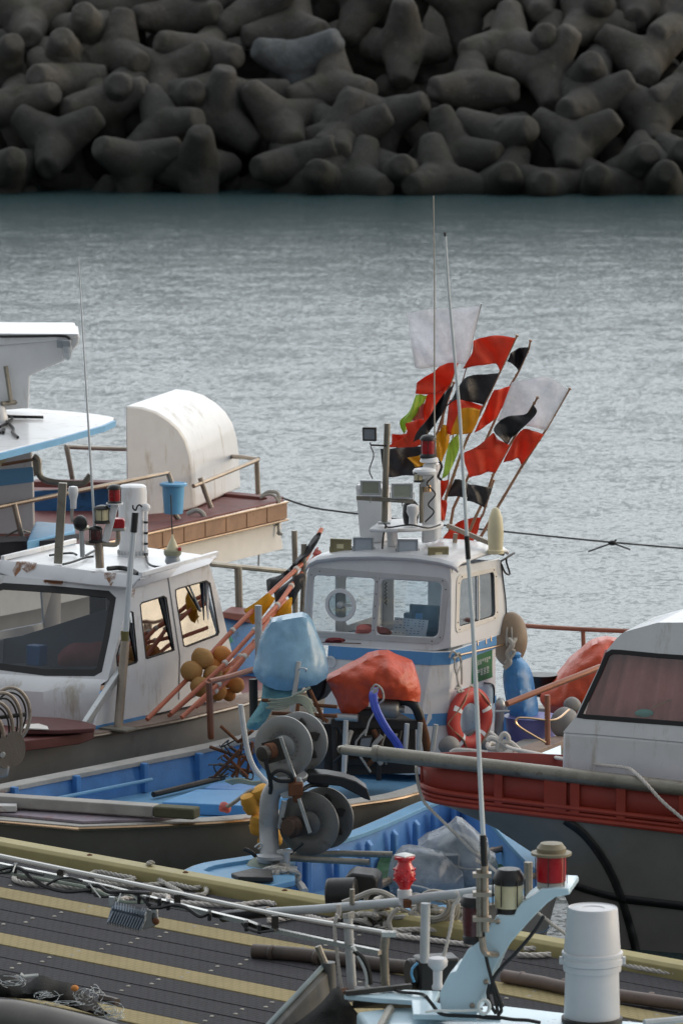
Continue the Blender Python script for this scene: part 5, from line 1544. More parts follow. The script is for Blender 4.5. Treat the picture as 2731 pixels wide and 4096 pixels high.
MB().beam(BSd(z4(1042, 335), -.03), BSd(z4(1105, 475), -.03), .02, .015, up=BS).build("window_bar", M["inside"], boatB)
MB().tube([BSd(z4(925, 285), .004), BSd(z4(960, 520), .004), BSd(z4(990, 720), .004), BSd(z4(985, 960), .004)], .008, 5).build("panel_seam", M["gun_grey"], boatB)
sb = [BSd(z4(*p), .006) for p in ((500, 1112), (800, 1047), (800, 1078), (660, 1108), (500, 1142))]
MB().prism(sb, -BS * .004).build("blue_band", M["blue_stripe"], boatB)
gp = [BSd(z4(*p), -.06) for p in ((1110, 700), (1262, 600), (1280, 640), (1180, 720), (1120, 730))]
MB().prism(gp, BA * .02).build("green_panel", M["green_tub"], boatB)
# visor roof
zr = sideB[1].z + .16
def RB(x, y, dz=0.0): return onz(z4(x, y), zr + dz)
ftop = [(-190, 205), (15, 192), (80, 200), (300, 225), (560, 260), (772, 283)]
fbot = [(-190, 258), (-5, 262), (60, 285), (280, 305), (520, 332), (722, 347)]
TPt = [RB(*p) for p in ftop]
rv_ = MB()
BT = []
for p, q in zip(TPt, fbot):
    BT.append(onpl(z4(*q), p - BA * .03, BN))
rtop = [RB(772, 283), RB(985, 225), RB(1195, 165)]
rbot = [onpl(z4(724, 349), BB + BS * .05, BS), onpl(z4(935, 288), BB + BS * .05, BS), onpl(z4(1152, 218), BB + BS * .05, BS)]
rv_.grid([TPt, BT]); rv_.grid([rtop, rbot])
rv_.build("visor", M["white_rust"], boatB, solid=.025, bevel=.01)
roofp = [RB(15, 192), RB(300, 225), RB(772, 283), RB(1195, 165), RB(640, 92), RB(415, 96), RB(200, 142)]
MB().prism([p - V3((0, 0, .02)) for p in roofp], (0, 0, -.03)).build("roof", M["white"], boatB, bevel=.008)
for poly in ([(70, 203), (125, 198), (205, 208), (190, 240), (150, 262), (120, 240), (85, 285), (72, 255)], [(500, 255), (560, 258), (640, 265), (632, 300), (610, 338), (590, 300), (545, 285), (515, 275)], [(235, 304), (350, 312), (340, 330), (250, 322)], [(715, 350), (745, 352), (738, 400), (722, 395)]):
    vn = (TPt[4] - TPt[2]).cross(BT[3] - TPt[3]).normalized()
    if vn.y > 0: vn = -vn
    MB().prism([onpl(z4(*q_), TPt[3] + vn * .035, vn) for q_ in poly], -vn * .002).build("rust_stain", M["rust_bleed"], boatB, smooth=False)
rims = MB()
for a_, b_ in ((roofp[0], roofp[5]), (roofp[2], roofp[3])):
    rims.beam(a_ + V3((0, 0, .02)), b_ + V3((0, 0, .02)), .05, .06)
rims.build("roof_edge", M["white"], boatB, bevel=.01)
for x0_, x1_ in ((75, 200), (505, 640), (250, 345)):
    pass
MB().beam(onpl(z4(250, 308), wb + BN * .08, BN), onpl(z4(345, 316), wb + BN * .08, BN), .03, .03).build("rusty_hinge", M["rust"], boatB)
# inside: dash, blue box, pink cloth, seat back
ic = (frontB[3] + frontB[5]) / 2
MB().box(ic + BA * .35 + V3((0, 0, -.02)), BS * .82, BA * .30, (0, 0, .03)).build("dashboard", M["inside_dark"], boatB)
MB().box(BFr(z4(205, 715), -.28), BS * .10, BA * .08, (0, 0, .12)).build("blue_box", M["blue_plastic"], boatB, bevel=.01)
inflate([z4(*p) for p in ((318, 720), (350, 680), (410, 648), (500, 648), (560, 640), (585, 690), (560, 770), (440, 778), (330, 775))], (BFr(z4(450, 710), -.25)).y, .10, .04, 8, .05, 3.3).build("folded_cloth", M["pink_cloth"], boatB)
MB().prism([BFr(z4(*p), -.7) for p in ((-60, 640), (120, 610), (560, 470), (640, 470), (640, 800), (-60, 800))], BA * .05).build("cabin_bench", M["inside"], boatB)
# roof furniture
def RZ(fx, x, y, dz=0.0): return onz(fx(x, y), zr + dz)
drum = RZ(y6, 745, 722, -.02)
MB().lathe([(.185, 0), (.188, .02), (.17, .025), (.172, .78), (.165, .84), (.14, .86), (.001, .865)], drum, n=32).build("radome_drum", M["white"], boatB)
b = MB()
for a_, yy in ((0, .02),):
    for k in range(24):
        an_ = k * math.pi / 12
        b.box(drum + V3((.182 * math.cos(an_), .182 * math.sin(an_), .045)), (.006, 0, 0), (0, .006, 0), (0, 0, .025))
b.build("drum_clips", M["galv"], boatB)
pole = MB().tube([drum + V3((.16, -.13, .05)), drum + V3((.165, -.13, .55))], .022, 8); pole.ball(drum + V3((.165, -.13, .60)), .055, (1, 1, .9)); pole.build("anchor_light_stem", M["white"], boatB)
for k in range(4):
    MB().lathe([(.028, 0), (.028, .025)], drum + V3((.163, -.13, .02 + k * .13)), n=10).build("stem_clamp", M["black"], boatB)
mb_ = RZ(y6, 450, 832)
def up6(x, y): return onpl(y6(x, y), mb_, V3((0, -1, 0)))
MB().tube([mb_, up6(440, 600)], .052, 10).build("lamp_mast", M["rail_steel"], boatB)
MB().tube([up6(320, 605), up6(400, 612), up6(520, 622), up6(590, 622), up6(612, 580), up6(612, 505)], .030, 8, smooth=4).build("lamp_arm", M["rail_steel"], boatB)
MB().beam(up6(495, 600), up6(585, 265), .09, .05, up=(0, -1, 0)).build("lamp_strut", M["white"], boatB, bevel=.01)
lantern(boatB, up6(580, 262), .078, .235, M["red_lens"], M["black"])
lantern(boatB, up6(470, 432), .085, .215, M["amber_lens"], M["black"])
lantern(boatB, up6(412, 605), .075, .20, M["dark_red_lens"], M["black"])
MB().lathe([(.10, 0), (.10, .015), (.05, .02)], up6(580, 262), n=20).build("lamp_plate", M["white"], boatB)
rb_ = MB().prism([up6(565, 480), up6(668, 480), up6(670, 415), up6(655, 395), up6(575, 395)], (0, .16, 0)); rb_.build("red_strobe", M["red_lens"], boatB, bevel=.012)
MB().prism([up6(545, 505), up6(675, 505), up6(672, 478), up6(560, 478)], (0, .18, 0)).build("strobe_base", M["gun_grey"], boatB, bevel=.01)
MB().prism([up6(215, 465), up6(345, 470), up6(345, 492), up6(300, 505), up6(225, 490)], (0, .2, 0)).build("horn_bracket", M["cream"], boatB, bevel=.008)
MB().ball(up6(275, 430), .085, (1, 1, 1.1)).build("horn_body", M["black"], boatB)
MB().tube([up6(295, 735), up6(290, 610), up6(285, 500)], .03, 8).build("horn_stand", M["galv"], boatB)
gp_ = MB().tube([up6(205, 425), up6(195, 360), up6(205, 290)], .022, 6); gp_.build("gps_stalk", M["rope"], boatB)
MB().lathe([(.035, 0), (.04, .10), (.055, .16), (.062, .22), (.05, .26), (.001, .27)], up6(212, 300), n=16).build("gps_dome", M["white"], boatB)
MB().beam(RZ(y6, 75, 792), onpl(y6(118, 70), RZ(y6, 75, 792), V3((0, -1, 0))), .10, .10, up=(0, -1, 0)).build("steel_stanchion", M["pipe_rust"], boatB, bevel=.008)
MB().tube([up6(402, 470), onpl(dd(205, 1000), mb_, V3((0, -1, 0))), onpl(dd(196, 850), mb_, V3((0, -1, 0))), onpl(dd(181, 595), mb_, V3((0, -1, 0)))], lambda t: .017 - .011 * t, 8).build("whip_antenna", M["white_fibre"], boatB)
wr2 = RZ(y6, 690, 1440, -.6)
def uw(f, x, y): return onpl(f(x, y), BSd(z4(692, 620), .12), V3((0, -1, 0)))
MB().tube([uw(z4, 692, 615), uw(y6, 725, 800), uw(y6, 752, 515)], .035, 8).build("rod_antenna", M["white_fibre"], boatB)
MB().tube([uw(y6, 752, 512), uw(y6, 766, 335)], .04, 8).build("antenna_grip", M["black"], boatB)
MB().tube([uw(y6, 745, 270), uw(y6, 748, 300), uw(y6, 770, 315), uw(y6, 785, 280), uw(y6, 805, 268), uw(y6, 828, 288)], .010, 5, smooth=4).build("antenna_hook", M["black"], boatB)
ps_ = MB().tube([onz(z4(652, 1118), 1.0), uw(z4, 690, 640)], .055, 10); ps_.build("support_post", M["rail_steel"], boatB)
MB().lathe([(.045, 0), (.05, .12)], uw(z4, 688, 640), n=10).build("post_tape", mat("olive_tape", (.16, .14, .05), .6), boatB)
MB().beam(onz(z4(435, 1148), 1.0), uw(z4, 672, 790), .075, .075).build("support_strut", M["galv"], boatB, bevel=.006)
ft = MB(); ft.box(onz(z4(430, 1152), 1.012), BS * .16, BA * .10, (0, 0, .01)); ft.build("strut_foot", M["pipe_rust"], boatB)
ft = MB(); ft.box(onz(z4(655, 1120), 1.012), BS * .20, BA * .12, (0, 0, .01)); ft.build("post_foot", M["pipe_rust"], boatB)
for pts in ([(120, 800), (200, 780), (320, 740), (390, 730)], [(0, 720), (100, 705), (200, 700), (240, 715)], [(520, 840), (620, 832), (720, 850), (790, 890)], [(860, 715), (880, 790), (940, 820), (1030, 822)], [(300, 735), (360, 700), (410, 670), (400, 640)]):
    MB().tube([RZ(y6, *p, .015) for p in pts], .014 if pts[0][0] != 520 else .03, 6, smooth=5).build("roof_cable", M["cable"], boatB)
# dark red fore coaming with a cut-out
br = MB()
zc = 1.18
br.prism([onz(z4(*p), zc) for p in ((100, 1105), (170, 1052), (330, 1060), (470, 1080), (528, 1100), (520, 1118), (330, 1128), (110, 1128))], (0, 0, -.05))
br.prism([onz(z4(*p), 1.10) for p in ((-400, 1160), (100, 1128), (520, 1120), (440, 1150), (120, 1190), (-400, 1245))], (0, 0, -.12))
br.build("fore_coaming", mat("dark_maroon_boards", (.10, .028, .026), .6, dirt=(.06, .03, .028), amt=.4, var=.25, bump=.3), boatB, bevel=.01)
MB().prism([onz(z4(*p), 1.19) for p in ((118, 1122), (135, 1102), (215, 1098), (262, 1112), (270, 1128))], (0, 0, .012)).build("coaming_cutout", M["hull_white"], boatB)
# rails of boat B: rust-red near rail and the dark stern rail behind
MB().tube([onz(z4(1162, 1170), .86), at(z4(1150, 860), 60.0)], .04, 8).build("rail_post", M["rail_copper"], boatB)
MB().tube([at(z4(1150, 862), 60.0), at(z4(1250, 838), 60.3), at(z4(1390, 795), 60.8)], .035, 8).build("near_rail", M["rail_copper"], boatB)
YS = 65.2
b = MB().tube([at(z4(1150, 212), YS - 1), at(z4(1300, 228), YS), at(z4(1570, 255), YS + 1)], .036, 8)
b.build("stern_rail", M["pipe_rust"], boatB)
MB().tube([at(z4(1310, 235), YS), at(z4(1318, 490), YS), at(z4(1320, 700), YS)], .048, 8).build("stern_rail_post", M["pipe_rust"], boatB)
MB().tube([at(y7(562, 180), 63.2), at(y7(570, 480), 63.2), at(y7(572, 1100), 63.2)], .035, 8).build("stern_post", M["pipe_rust"], boatB)
MB().tube([at(y7(657, 310), 62.9), at(y7(655, 700), 62.9), at(y7(640, 1100), 62.9)], .035, 8).build("stern_post", M["pipe_rust"], boatB)
MB().tube([at(y7(205, 920), 61.0), at(y7(210, 1400), 61.0), at(y7(212, 1600), 61.0)], .042, 8).build("pole_rest", M["galv_white"], boatB)
st = MB(); st.box(onz(z4(1290, 560), 1.0) + BA * .4, BS * .5, BA * .6, (0, 0, .05))
sp_ = [at(z4(1225, 480), 64.6), at(z4(1390, 500), 64.9), at(z4(1420, 900), 64.9), at(z4(1225, 900), 64.6)]
MB().prism([sp_[0], sp_[1], sp_[2], sp_[3]], (.1, .3, 0)).build("stern_bulwark", M["blue_deck"], boatB, bevel=.01)
MB().prism([at(z4(1222, 478), 64.5), at(z4(1395, 497), 64.8), at(z4(1395, 545), 64.8), at(z4(1225, 512), 64.5)], (.1, .5, 0)).build("stern_cap", M["deck_red"], boatB, bevel=.01)

# beacon standing on the roof edge
bc = RZ(y6, 1100, 800, .0)
t = thing("beacon_buoy", "small cream and orange beacon with a grey sleeve on the wheelhouse roof's rear corner", "beacon", bc)
MB().lathe([(.07, 0), (.095, .03), (.08, .09), (.09, .10), (.09, .12), (.06, .13)], bc, n=16).build("sleeve", M["lamp_grey"], t)
MB().lathe([(.095, .11), (.105, .125), (.105, .165), (.09, .18)], bc, n=20).build("collar", mat("olive_plastic", (.30, .30, .20), .5), t)
MB().lathe([(.075, .18), (.07, .20), (.04, .27), (.018, .32), (.008, .36)], bc, n=16).build("cone", M["cream"], t)
MB().box(bc + V3((.085, -.05, .19)), (.02, 0, 0), (0, .02, 0), (0, 0, .022)).build("orange_tab", M["orange_ring"], t, bevel=.006)
MB().tube([bc + V3((0, 0, .34)), bc + V3((-.01, 0, .55)), bc + V3((-.02, .1, .82))], .008, 5).build("tether", M["cable"], t)

# ------------------------------------------------------------------ marker buoys lying across boat B: orange poles, floats, furled flags
def lay_pole(label, pts, Y0, Y1, extras=(), r=.028):
    n_ = len(pts)
    P_ = [at(p, lerp(Y0, Y1, k / (n_ - 1))) for k, p in enumerate(pts)]
    t = thing("buoy_pole", label, "buoy pole", P_[0], "orange buoy poles lying over the rail")
    MB().tube(P_, r, 8).build("pole", M["orange_pole"], t)
    for q in (.22, .4, .58, .76):
        j = q * (n_ - 1); i = min(int(j), n_ - 2)
        c = lerp(P_[i], P_[i + 1], j - i); d = (P_[i + 1] - P_[i]).normalized()
        tp = MB().lathe([(r * 1.02, -.03), (r * 1.35, -.02), (r * 1.35, .02), (r * 1.02, .03)], c, d, 8)
        tp.build("tape_wrap", M["rope_white"], t)
    for m, ol, Y, B, nm in extras:
        inflate(ol, Y, B, .03, 7, .04, Y, smooth=3).build(nm, M[m], t, ang=40)
    return t
lay_pole("topmost orange pole, a long furled black flag and yellow cloth at its upper end", [z4(810, 1070), z4(1030, 850), z4(1280, 580), z4(1460, 400), y7(660, 490), y7(830, 165)], 60.2, 63.6,
         [("f_black", [y7(*p) for p in ((285, 670), (330, 645), (420, 620), (520, 540), (600, 440), (690, 330), (760, 230), (815, 195), (825, 230), (780, 320), (700, 430), (600, 520), (520, 600), (440, 690), (380, 760), (300, 790))], 62.9, .09, "furled_flag"),
          ("f_yellow", [y7(*p) for p in ((60, 965), (180, 890), (300, 800), (340, 830), (370, 860), (300, 960), (220, 1060), (150, 1110), (110, 1040))], 62.0, .05, "flag")])
lay_pole("second orange pole, a crumpled black flag and ragged pink end at the top", [z4(940, 1040), z4(1220, 780), z4(1400, 580), y7(420, 890), y7(560, 690), y7(810, 390)], 60.3, 63.3,
         [("f_black", [y7(*p) for p in ((360, 790), (440, 730), (560, 640), (640, 600), (670, 640), (640, 730), (600, 800), (540, 920), (500, 830), (430, 860), (380, 900))], 62.7, .08, "furled_flag"),
          ("f_yellow", [y7(*p) for p in ((285, 1080), (380, 990), (480, 880), (540, 840), (535, 930), (530, 1030), (450, 1050), (340, 1075), (290, 1115))], 62.1, .06, "flag"),
          ("f_pink", [y7(*p) for p in ((740, 410), (780, 350), (800, 345), (800, 375), (825, 390), (810, 430), (770, 440))], 63.1, .03, "ragged_end")])
lay_pole("third orange pole, lying just under the upper two with a short pale line", [z4(1000, 1060), z4(1230, 850), z4(1420, 640), y7(300, 1060), y7(470, 870)], 60.1, 62.4)
lay_pole("lower orange pole passing beneath the orange floats", [z4(930, 1050), z4(1080, 920), z4(1280, 760), z4(1400, 640), y7(280, 1150)], 60.4, 62.2, r=.025)
lay_pole("lowest orange pole, ending under the rust-red near rail", [z4(1080, 1000), z4(1240, 870), z4(1400, 660), y7(230, 1240)], 60.5, 61.8, r=.025)
for (x, y, r, sx, m, lab, dY) in ((1115, 735, 60, 1.1, "brown_float", "tan grimy float, topmost left of the pile", 0), (1222, 718, 55, 1.05, "orange_float", "orange float at the top right of the pile", .3), (1055, 805, 60, 1.05, "brown_float", "brown grimy float at the far left of the pile", -.1),
                                  (1175, 775, 48, 1, "orange_float", "small orange float between the top tan and orange ones", .25), (1172, 825, 55, 1, "brown_float", "grimy yellowish float in the middle of the pile", -.05), (1105, 890, 58, 1.05, "brown_float", "dark brown grimy float low on the left of the pile", -.2),
                                  (1250, 840, 58, 1, "orange_float", "orange float behind the rust-red rail, right of the middle", .25), (1300, 880, 46, 1, "orange_float", "bright orange float at the far right of the pile", .15), (1195, 915, 55, 1, "orange_float", "orange float just right of the rust-red rail post", -.05),
                                  (1260, 935, 38, 1, "orange_float", "small orange float, lowest right of the pile", .2), (1145, 930, 40, 1, "brown_float", "brown float half hidden by the rust-red rail post", 0)):
    Yf = 61.0 + dY
    b = MB().ball(at(z4(x, y), Yf), r * .727 / 20900 * Yf, (sx, 1, .98), 20, 14, Quaternion((0, 1, 0), .6).to_matrix())
    b.jitter(.008, 12, x * .01)
    tag(b.build("pole_float", M[m]), lab, "float", "foam floats piled on the orange poles")

# ================================================================== net hauler rings at the left edge
t = thing("ring_hauler", "stack of shiny stainless hauler rings and discs at the left edge of the photo", "hauler", at(a1(60, 1300), 57.0))
for k, (cx, cy, rx, ry) in enumerate(((-150, 960, 200, 330), (-60, 860, 225, 380), (40, 760, 230, 390), (130, 660, 250, 355))):
    c = at(a1(cx, cy), 57.0 + k * .12)
    s_ = 500 / 1568 / 20900 * 57.0
    b = MB().tube([c + V3((rx * s_ * math.cos(q), rx * s_ * .35 * math.cos(q), ry * s_ * math.sin(q))) for q in [j * math.pi / 24 for j in range(48)]], .021, 8, closed=True)
    b.build("ring", M["rail_steel"], t)
    b = MB().tube([c + V3((rx * s_ * .78 * math.cos(q), .04 + rx * s_ * .3 * math.cos(q), ry * s_ * .80 * math.sin(q))) for q in [j * math.pi / 16 for j in range(32)]], .012, 6, closed=True)
    b.build("inner_ring", M["iron_dark"], t)
for k, (cx, cy, rx, ry) in enumerate(((30, 1130, 120, 200), (150, 1080, 105, 220))):
    c = at(a1(cx, cy), 57.02 + k * .15); s_ = 500 / 1568 / 20900 * 57
    b = MB().lathe([(.001, 0), (ry * s_ * .6, .01), (ry * s_, .03), (ry * s_, .045), (.001, .04)], c, (.8, -.55, .1), 32)
    b.build("disc", M["iron_dark"], t)
MB().tube([at(a1(-120, 700), 57.3), at(a1(330, 650), 57.35)], .025, 8).build("axle", M["iron_dark"], t)
MB().prism([at(a1(-120, 1180), 57.0), at(a1(60, 1150), 57.0), at(a1(120, 1330), 57.0), at(a1(100, 1430), 57.0), at(a1(-120, 1500), 57.0)], (0, .12, 0)).build("mount", M["alu"], t, bevel=.02)
MB().lathe([(.03, 0), (.03, .06)], at(a1(40, 1150), 56.98), (0, -1, 0), 10).build("bolt", M["galv"], t)

# ================================================================== boat A: white boat at the back left
boatA = thing("fishing_boat", "white boat at the back, red-brown stern deck, brown rails and curved white hood", "boat", (-4, 74, 0), "moored fishing boats")
ZA = 1.75
nA = [onz(z3(-700, 1500), ZA), onz(z3(200, 1340), ZA), onz(z3(820, 1200), ZA), onz(z3(1200, 1112), ZA), onz(z3(1562, 1030), ZA)]
fA = [onz(z3(1562, 1012), ZA), onz(z3(1270, 985), ZA), onz(z3(700, 935), ZA), onz(z3(190, 925), ZA), onz(z3(-300, 925), ZA)]
loopA = nA + fA
hull(boatA, loopA, M["hull_white"], M["deck_red"], M["deck_red"], M["deck_red"], rimw=.25, rimh=.06, floor=1.70, flare=(.02, .02, .02), lipped=.0, keel=1.02, low=1.04)
MB().prism([V3((q_.x, q_.y, -.4)) for q_ in (nA[0] + V3((.3, .4, 0)), nA[2] + V3((-.5, .6, 0)), nA[2] + V3((-1.2, 2.2, 0)), fA[4] + V3((0, -.5, 0)))], (0, 0, 1.5)).build("lower_hull", M["grey_hull"], boatA)
ad = (nA[-1] - nA[1]).normalized(); an2 = V3((ad.y, -ad.x, 0))
g = MB()
b = MB()
p0, p1 = nA[1], nA[-1]
b.beam(p0 + an2 * .03 - V3((0, 0, .16)), p1 + an2 * .03 - V3((0, 0, .16)), .05, .22)
b.build("gunwale_board", M["gun_brown"], boatA, bevel=.006)
for dz in (-.03, -.29):
    MB().beam(p0 + an2 * .055 + V3((0, 0, dz)), p1 + an2 * .055 + V3((0, 0, dz)), .06, .03).build("rub_rail", M["copper"], boatA, bevel=.008)
L_ = (p1 - p0).length
k = .3
while k < L_:
    c = p0 + ad * k + an2 * .06 - V3((0, 0, .16))
    MB().box(c, ad * .03, an2 * .006, (0, 0, .10)).build("batten", M["gun_brown"], boatA)
    k += .62
pA = [at(z3(*p), 75.9) for p in ((1412, 1115), (1488, 1090), (1478, 1292), (1402, 1303))]
MB().prism(pA, (0, .06, 0)).build("fender_board", M["gun_brown"], boatA, bevel=.02)
MB().tube([at(z3(1425, 1300), 75.95), at(z3(1422, 1400), 75.95)], .012, 5).build("drip_line", M["rope"], boatA)
lt = MB()
glyphs(lt, at(z3(1215, 1215), 75.2) + V3((0, -.35, 0)), at(z3(1268, 1204), 75.2) - at(z3(1215, 1215), 75.2), V3((0, 0, .07)), 4, 12, V3((0, -.003, 0)))
lt.build("lettering", M["gun_grey"], boatA, smooth=False)
# curved hood
HY = 74.6
prof = [(700, 1190), (696, 900), (690, 515)]
arc = [(690, 512), (780, 520), (860, 545), (930, 590), (985, 640), (1025, 705), (1050, 790), (1062, 880), (1068, 980), (1072, 1075)]
hp = [at(z3(*p), HY + .0018 * (p[0] - 690)) for p in arc] + [at(z3(700, 1170), HY)]
off = V3((.62, 2.6, -.02))
MB().prism(hp, off).build("curved_hood", M["white"], boatA, bevel=.03)
# blue bulwark inside, pale lid and cabin
MB().prism([at(z3(*p), 75.2) for p in ((188, 985), (700, 960), (700, 1150), (190, 1170))], (0, .15, 0)).build("inner_bulwark", mat("scuffed_deep_blue_boards", (.03, .13, .32), .6, dirt=(.015, .04, .07), amt=.5, dscale=3, streak=3, var=.3, bump=.3), boatA, bevel=.01)
MB().prism([at(z3(*p), 75.15) for p in ((188, 930), (700, 935), (700, 972), (188, 962))], (0, .3, 0)).build("bulwark_cap", M["deck_red"], boatA, bevel=.01)
lid = [onz(z3(*p), 1.95) for p in ((150, 1255), (410, 1200), (415, 1165), (230, 1150), (195, 1150))]
MB().prism(lid, (0, 0, -.25)).build("blue_lid", M["blue_edge"], boatA, bevel=.02)
YC = 72.6
cw = MB()
cw.prism([at(z3(*p), YC) for p in ((-250, 735), (180, 735), (190, 940), (196, 1260), (-250, 1300))], (-.4, 2.0, 0))
cw.build("cabin_wall", M["white"], boatA, bevel=.03)
MB().prism([at(z3(*p), YC - .015) for p in ((-250, 885), (182, 850), (188, 932), (-250, 985))], (0, .02, 0)).build("blue_band", M["blue_edge"], boatA)
MB().prism([at(z3(*p), YC - .02) for p in ((-100, 780), (85, 755), (10, 845), (-100, 850))], (0, .03, 0)).build("wall_corner", M["cream"], boatA)
zs = 3.3
sl_ = [onz(z3(*p), zs) for p in ((-500, 885), (0, 768), (300, 692), (560, 618), (622, 590), (626, 575), (560, 562), (370, 542), (160, 528), (-500, 528))]
MB().prism(sl_, (0, 0, -.10)).build("cabin_roof", M["white"], boatA, bevel=.015)
se = MB()
for a_, b_ in zip(sl_[:5], sl_[1:5]):
    se.beam(a_ - V3((0, 0, .05)) + V3((.02, -.03, 0)), b_ - V3((0, 0, .05)) + V3((.02, -.03, 0)), .05, .085)
se.build("roof_edge", M["blue_edge"], boatA)
YU = 72.4
ub = [at(z3(*p), YU) for p in ((-300, 135), (0, 180), (310, 150), (440, 128), (432, 175), (350, 268), (250, 310), (165, 350), (160, 527), (-300, 560))]
MB().prism(ub, (-.1, 1.6, 0)).build("upper_block", M["white"], boatA, bevel=.02)
us = [at(z3(*p), YU - .05) for p in ((-300, 112), (120, 116), (425, 117), (438, 122), (380, 150), (0, 180), (-300, 180))]
MB().prism(us, (-.15, 1.8, .0)).build("upper_roof", M["white"], boatA, bevel=.01)
MB().tube([at(z3(0, 132), YU - .1), at(z3(200, 130), YU - .1), at(z3(340, 128), YU - .1), at(z3(380, 140), YU - .1), at(z3(385, 160), YU - .1)], .02, 5, smooth=3).build("lamp_cable", M["cable"], boatA)
lm = MB(); lm.box(at(z3(335, 170), YU - .1), (.05, 0, 0), (0, .06, 0), (0, 0, .06)); lm.box(at(z3(368, 168), YU - .12), (.06, 0, 0), (0, .07, 0), (0, 0, .045))
lo_ = lm.build("deck_lamp", M["lamp_grey"], boatA, bevel=.015)
MB().lathe([(.07, 0), (.072, -.08), (.06, -.16), (.03, -.20), (.001, -.21)], at(z3(370, 182), YU - .12), n=16).build("lamp_globe", M["fog_plastic"], lo_)
tb = MB().tube([at(z3(33, 295), YU - .1), at(z3(62, 490), YU - .1)], .035, 6); tb.tube([at(z3(10, 502), YU - .15), at(z3(125, 490), YU + .1)], .035, 6)
tb.build("tee_bracket", M["pipe_rust"], boatA)
b = MB().ball(at(z3(-5, 600), YU - .1), .13, (1, 1, 2)); b.build("roof_float", M["white"], boatA)
for pts in ([(20, 560), (60, 572), (240, 576)], [(20, 562), (70, 580), (40, 610), (0, 630)], [(40, 600), (75, 640), (70, 660), (100, 687)], [(0, 660), (25, 640), (20, 660)]):
    MB().tube([onz(z3(*p), zs + .03) for p in pts], .022, 5, smooth=4).build("roof_cable", M["cable"], boatA)
# rails of boat A
YQ = 73.0
for nm, pts, Y0, Y1 in (("near_rail", [(-200, 1115), (0, 1070), (340, 1000), (700, 928), (925, 882)], 71.5, 74.0), ("stern_rail", [(1065, 955), (1250, 880), (1420, 810)], 74.6, 76.2), ("stern_rail", [(1268, 792), (1345, 796), (1420, 806)], 77.5, 76.2), ("far_rail", [(362, 738), (500, 745), (700, 752)], 76.5, 77.2)):
    MB().tube([at(z3(*p), lerp(Y0, Y1, k_ / (len(pts) - 1))) for k_, p in enumerate(pts)], .033, 8).build(nm, M["rail_steel"], boatA)
for pts, Y in (([(925, 880), (942, 930), (950, 1050), (965, 1115), (985, 1140)], 74.0), ([(80, 1055), (102, 1150), (127, 1252)], 71.9), ([(1102, 910), (1130, 990), (1162, 1075)], 74.8), ([(1412, 812), (1420, 1000)], 76.2), ([(368, 742), (385, 830), (402, 925)], 76.5)):
    MB().tube([at(z3(*p), Y) for p in pts], .038, 8).build("rail_post", M["rail_steel"], boatA)
MB().tube([at(z3(-100, 1275), 71.8), at(z3(20, 1235), 71.8), at(z3(105, 1195), 71.9)], .014, 5, smooth=4).build("chain", M["pipe_rust"], boatA)
MB().tube([at(z3(115, 1195), 71.9), at(z3(200, 1220), 72.2), at(z3(300, 1232), 72.6), at(z3(420, 1218), 73)], .014, 5, smooth=4).build("chain", M["pipe_rust"], boatA)
MB().tube([at(z3(10, 838), 72.3), at(z3(190, 808), 72.3)], .025, 6).build("wall_rail", M["copper"], boatA)
t = MB().tube([at(z3(185, 790), 72.2), at(z3(212, 815), 72.2), at(z3(215, 880), 72.2), at(z3(245, 920), 72.2), at(z3(330, 938), 72.2), at(z3(450, 942), 72.2), at(z3(480, 920), 72.2), at(z3(500, 892), 72.2)], .045, 8, smooth=3)
t.prism([at(z3(*p), 72.15) for p in ((180, 815), (205, 810), (217, 850), (212, 890), (188, 905))], (0, .08, 0))
t.build("anchor_davit", M["pipe_rust"], boatA)
t = thing("mooring_line", "thin dark mooring rope from the far boat's stern across the open water", "rope", at(z3(1500, 1000), 76.3))
pts = [at(z3(1550, 1020), 76.3), at(dd(720, 1166), 76.4), at(dd(820, 1180), 76.6), at(dd(1000, 1204), 77), at(dd(1160, 1221), 77.4), at(dd(1400, 1245), 78), at(dd(1600, 1262), 78.6)]
MB().tube(pts, .015, 6, smooth=5).build("line", M["cable"], t)
b = MB()
kc = at(dd(1405, 1247), 78.0)
for e in ((-.36, 0, -.13), (.27, 0, -.10), (.06, 0, .05)):
    b.tube([kc, kc + V3(e) * .6, kc + V3(e)], .013, 5)
b.ball(kc, .04, (1.6, 1, 1)); b.build("knot", M["cable"], t)
t = thing("stern_rope", "grey rope looped round the far boat's stern corner and hanging down", "rope", at(z3(1520, 1000), 76.1))
b = MB()
b.tube([at(z3(*p), 76.05) for p in ((1440, 1010), (1470, 990), (1500, 985), (1530, 1000), (1535, 1060), (1515, 1110), (1510, 1150), (1525, 1170))], .028, 6, smooth=5)
b.tube([at(z3(*p), 76.0) for p in ((1430, 1020), (1480, 1000), (1520, 1020), (1540, 1090), (1530, 1180), (1540, 1220), (1525, 1210), (1555, 1222))], .022, 6, smooth=5)
b.build("rope_loops", M["rope"], t)
b = MB().tube([at(z3(*p), 74.2) for p in ((1030, 1110), (1060, 1095), (1090, 1090), (1120, 1115), (1128, 1170), (1120, 1230), (1100, 1300))], lambda q: .032 + .012 * q, 7, smooth=5)
tag(b.build("hanging_rope", M["rope"]), "frayed grey rope end hanging over the far boat's brown gunwale", "rope")
bc = at(z3(955, 1105), 73.9)
t = thing("bucket", "light blue plastic bucket on the red-brown deck beside the curved white hood", "bucket", bc)
MB().lathe([(.135, 0), (.16, .40)], bc, n=24).build("body", M["sky_plastic"], t)
MB().lathe([(.16, .39), (.195, .40), (.195, .43), (.17, .44), (.15, .43)], bc, n=24).build("rim", M["sky_plastic"], t)
fb = MB()
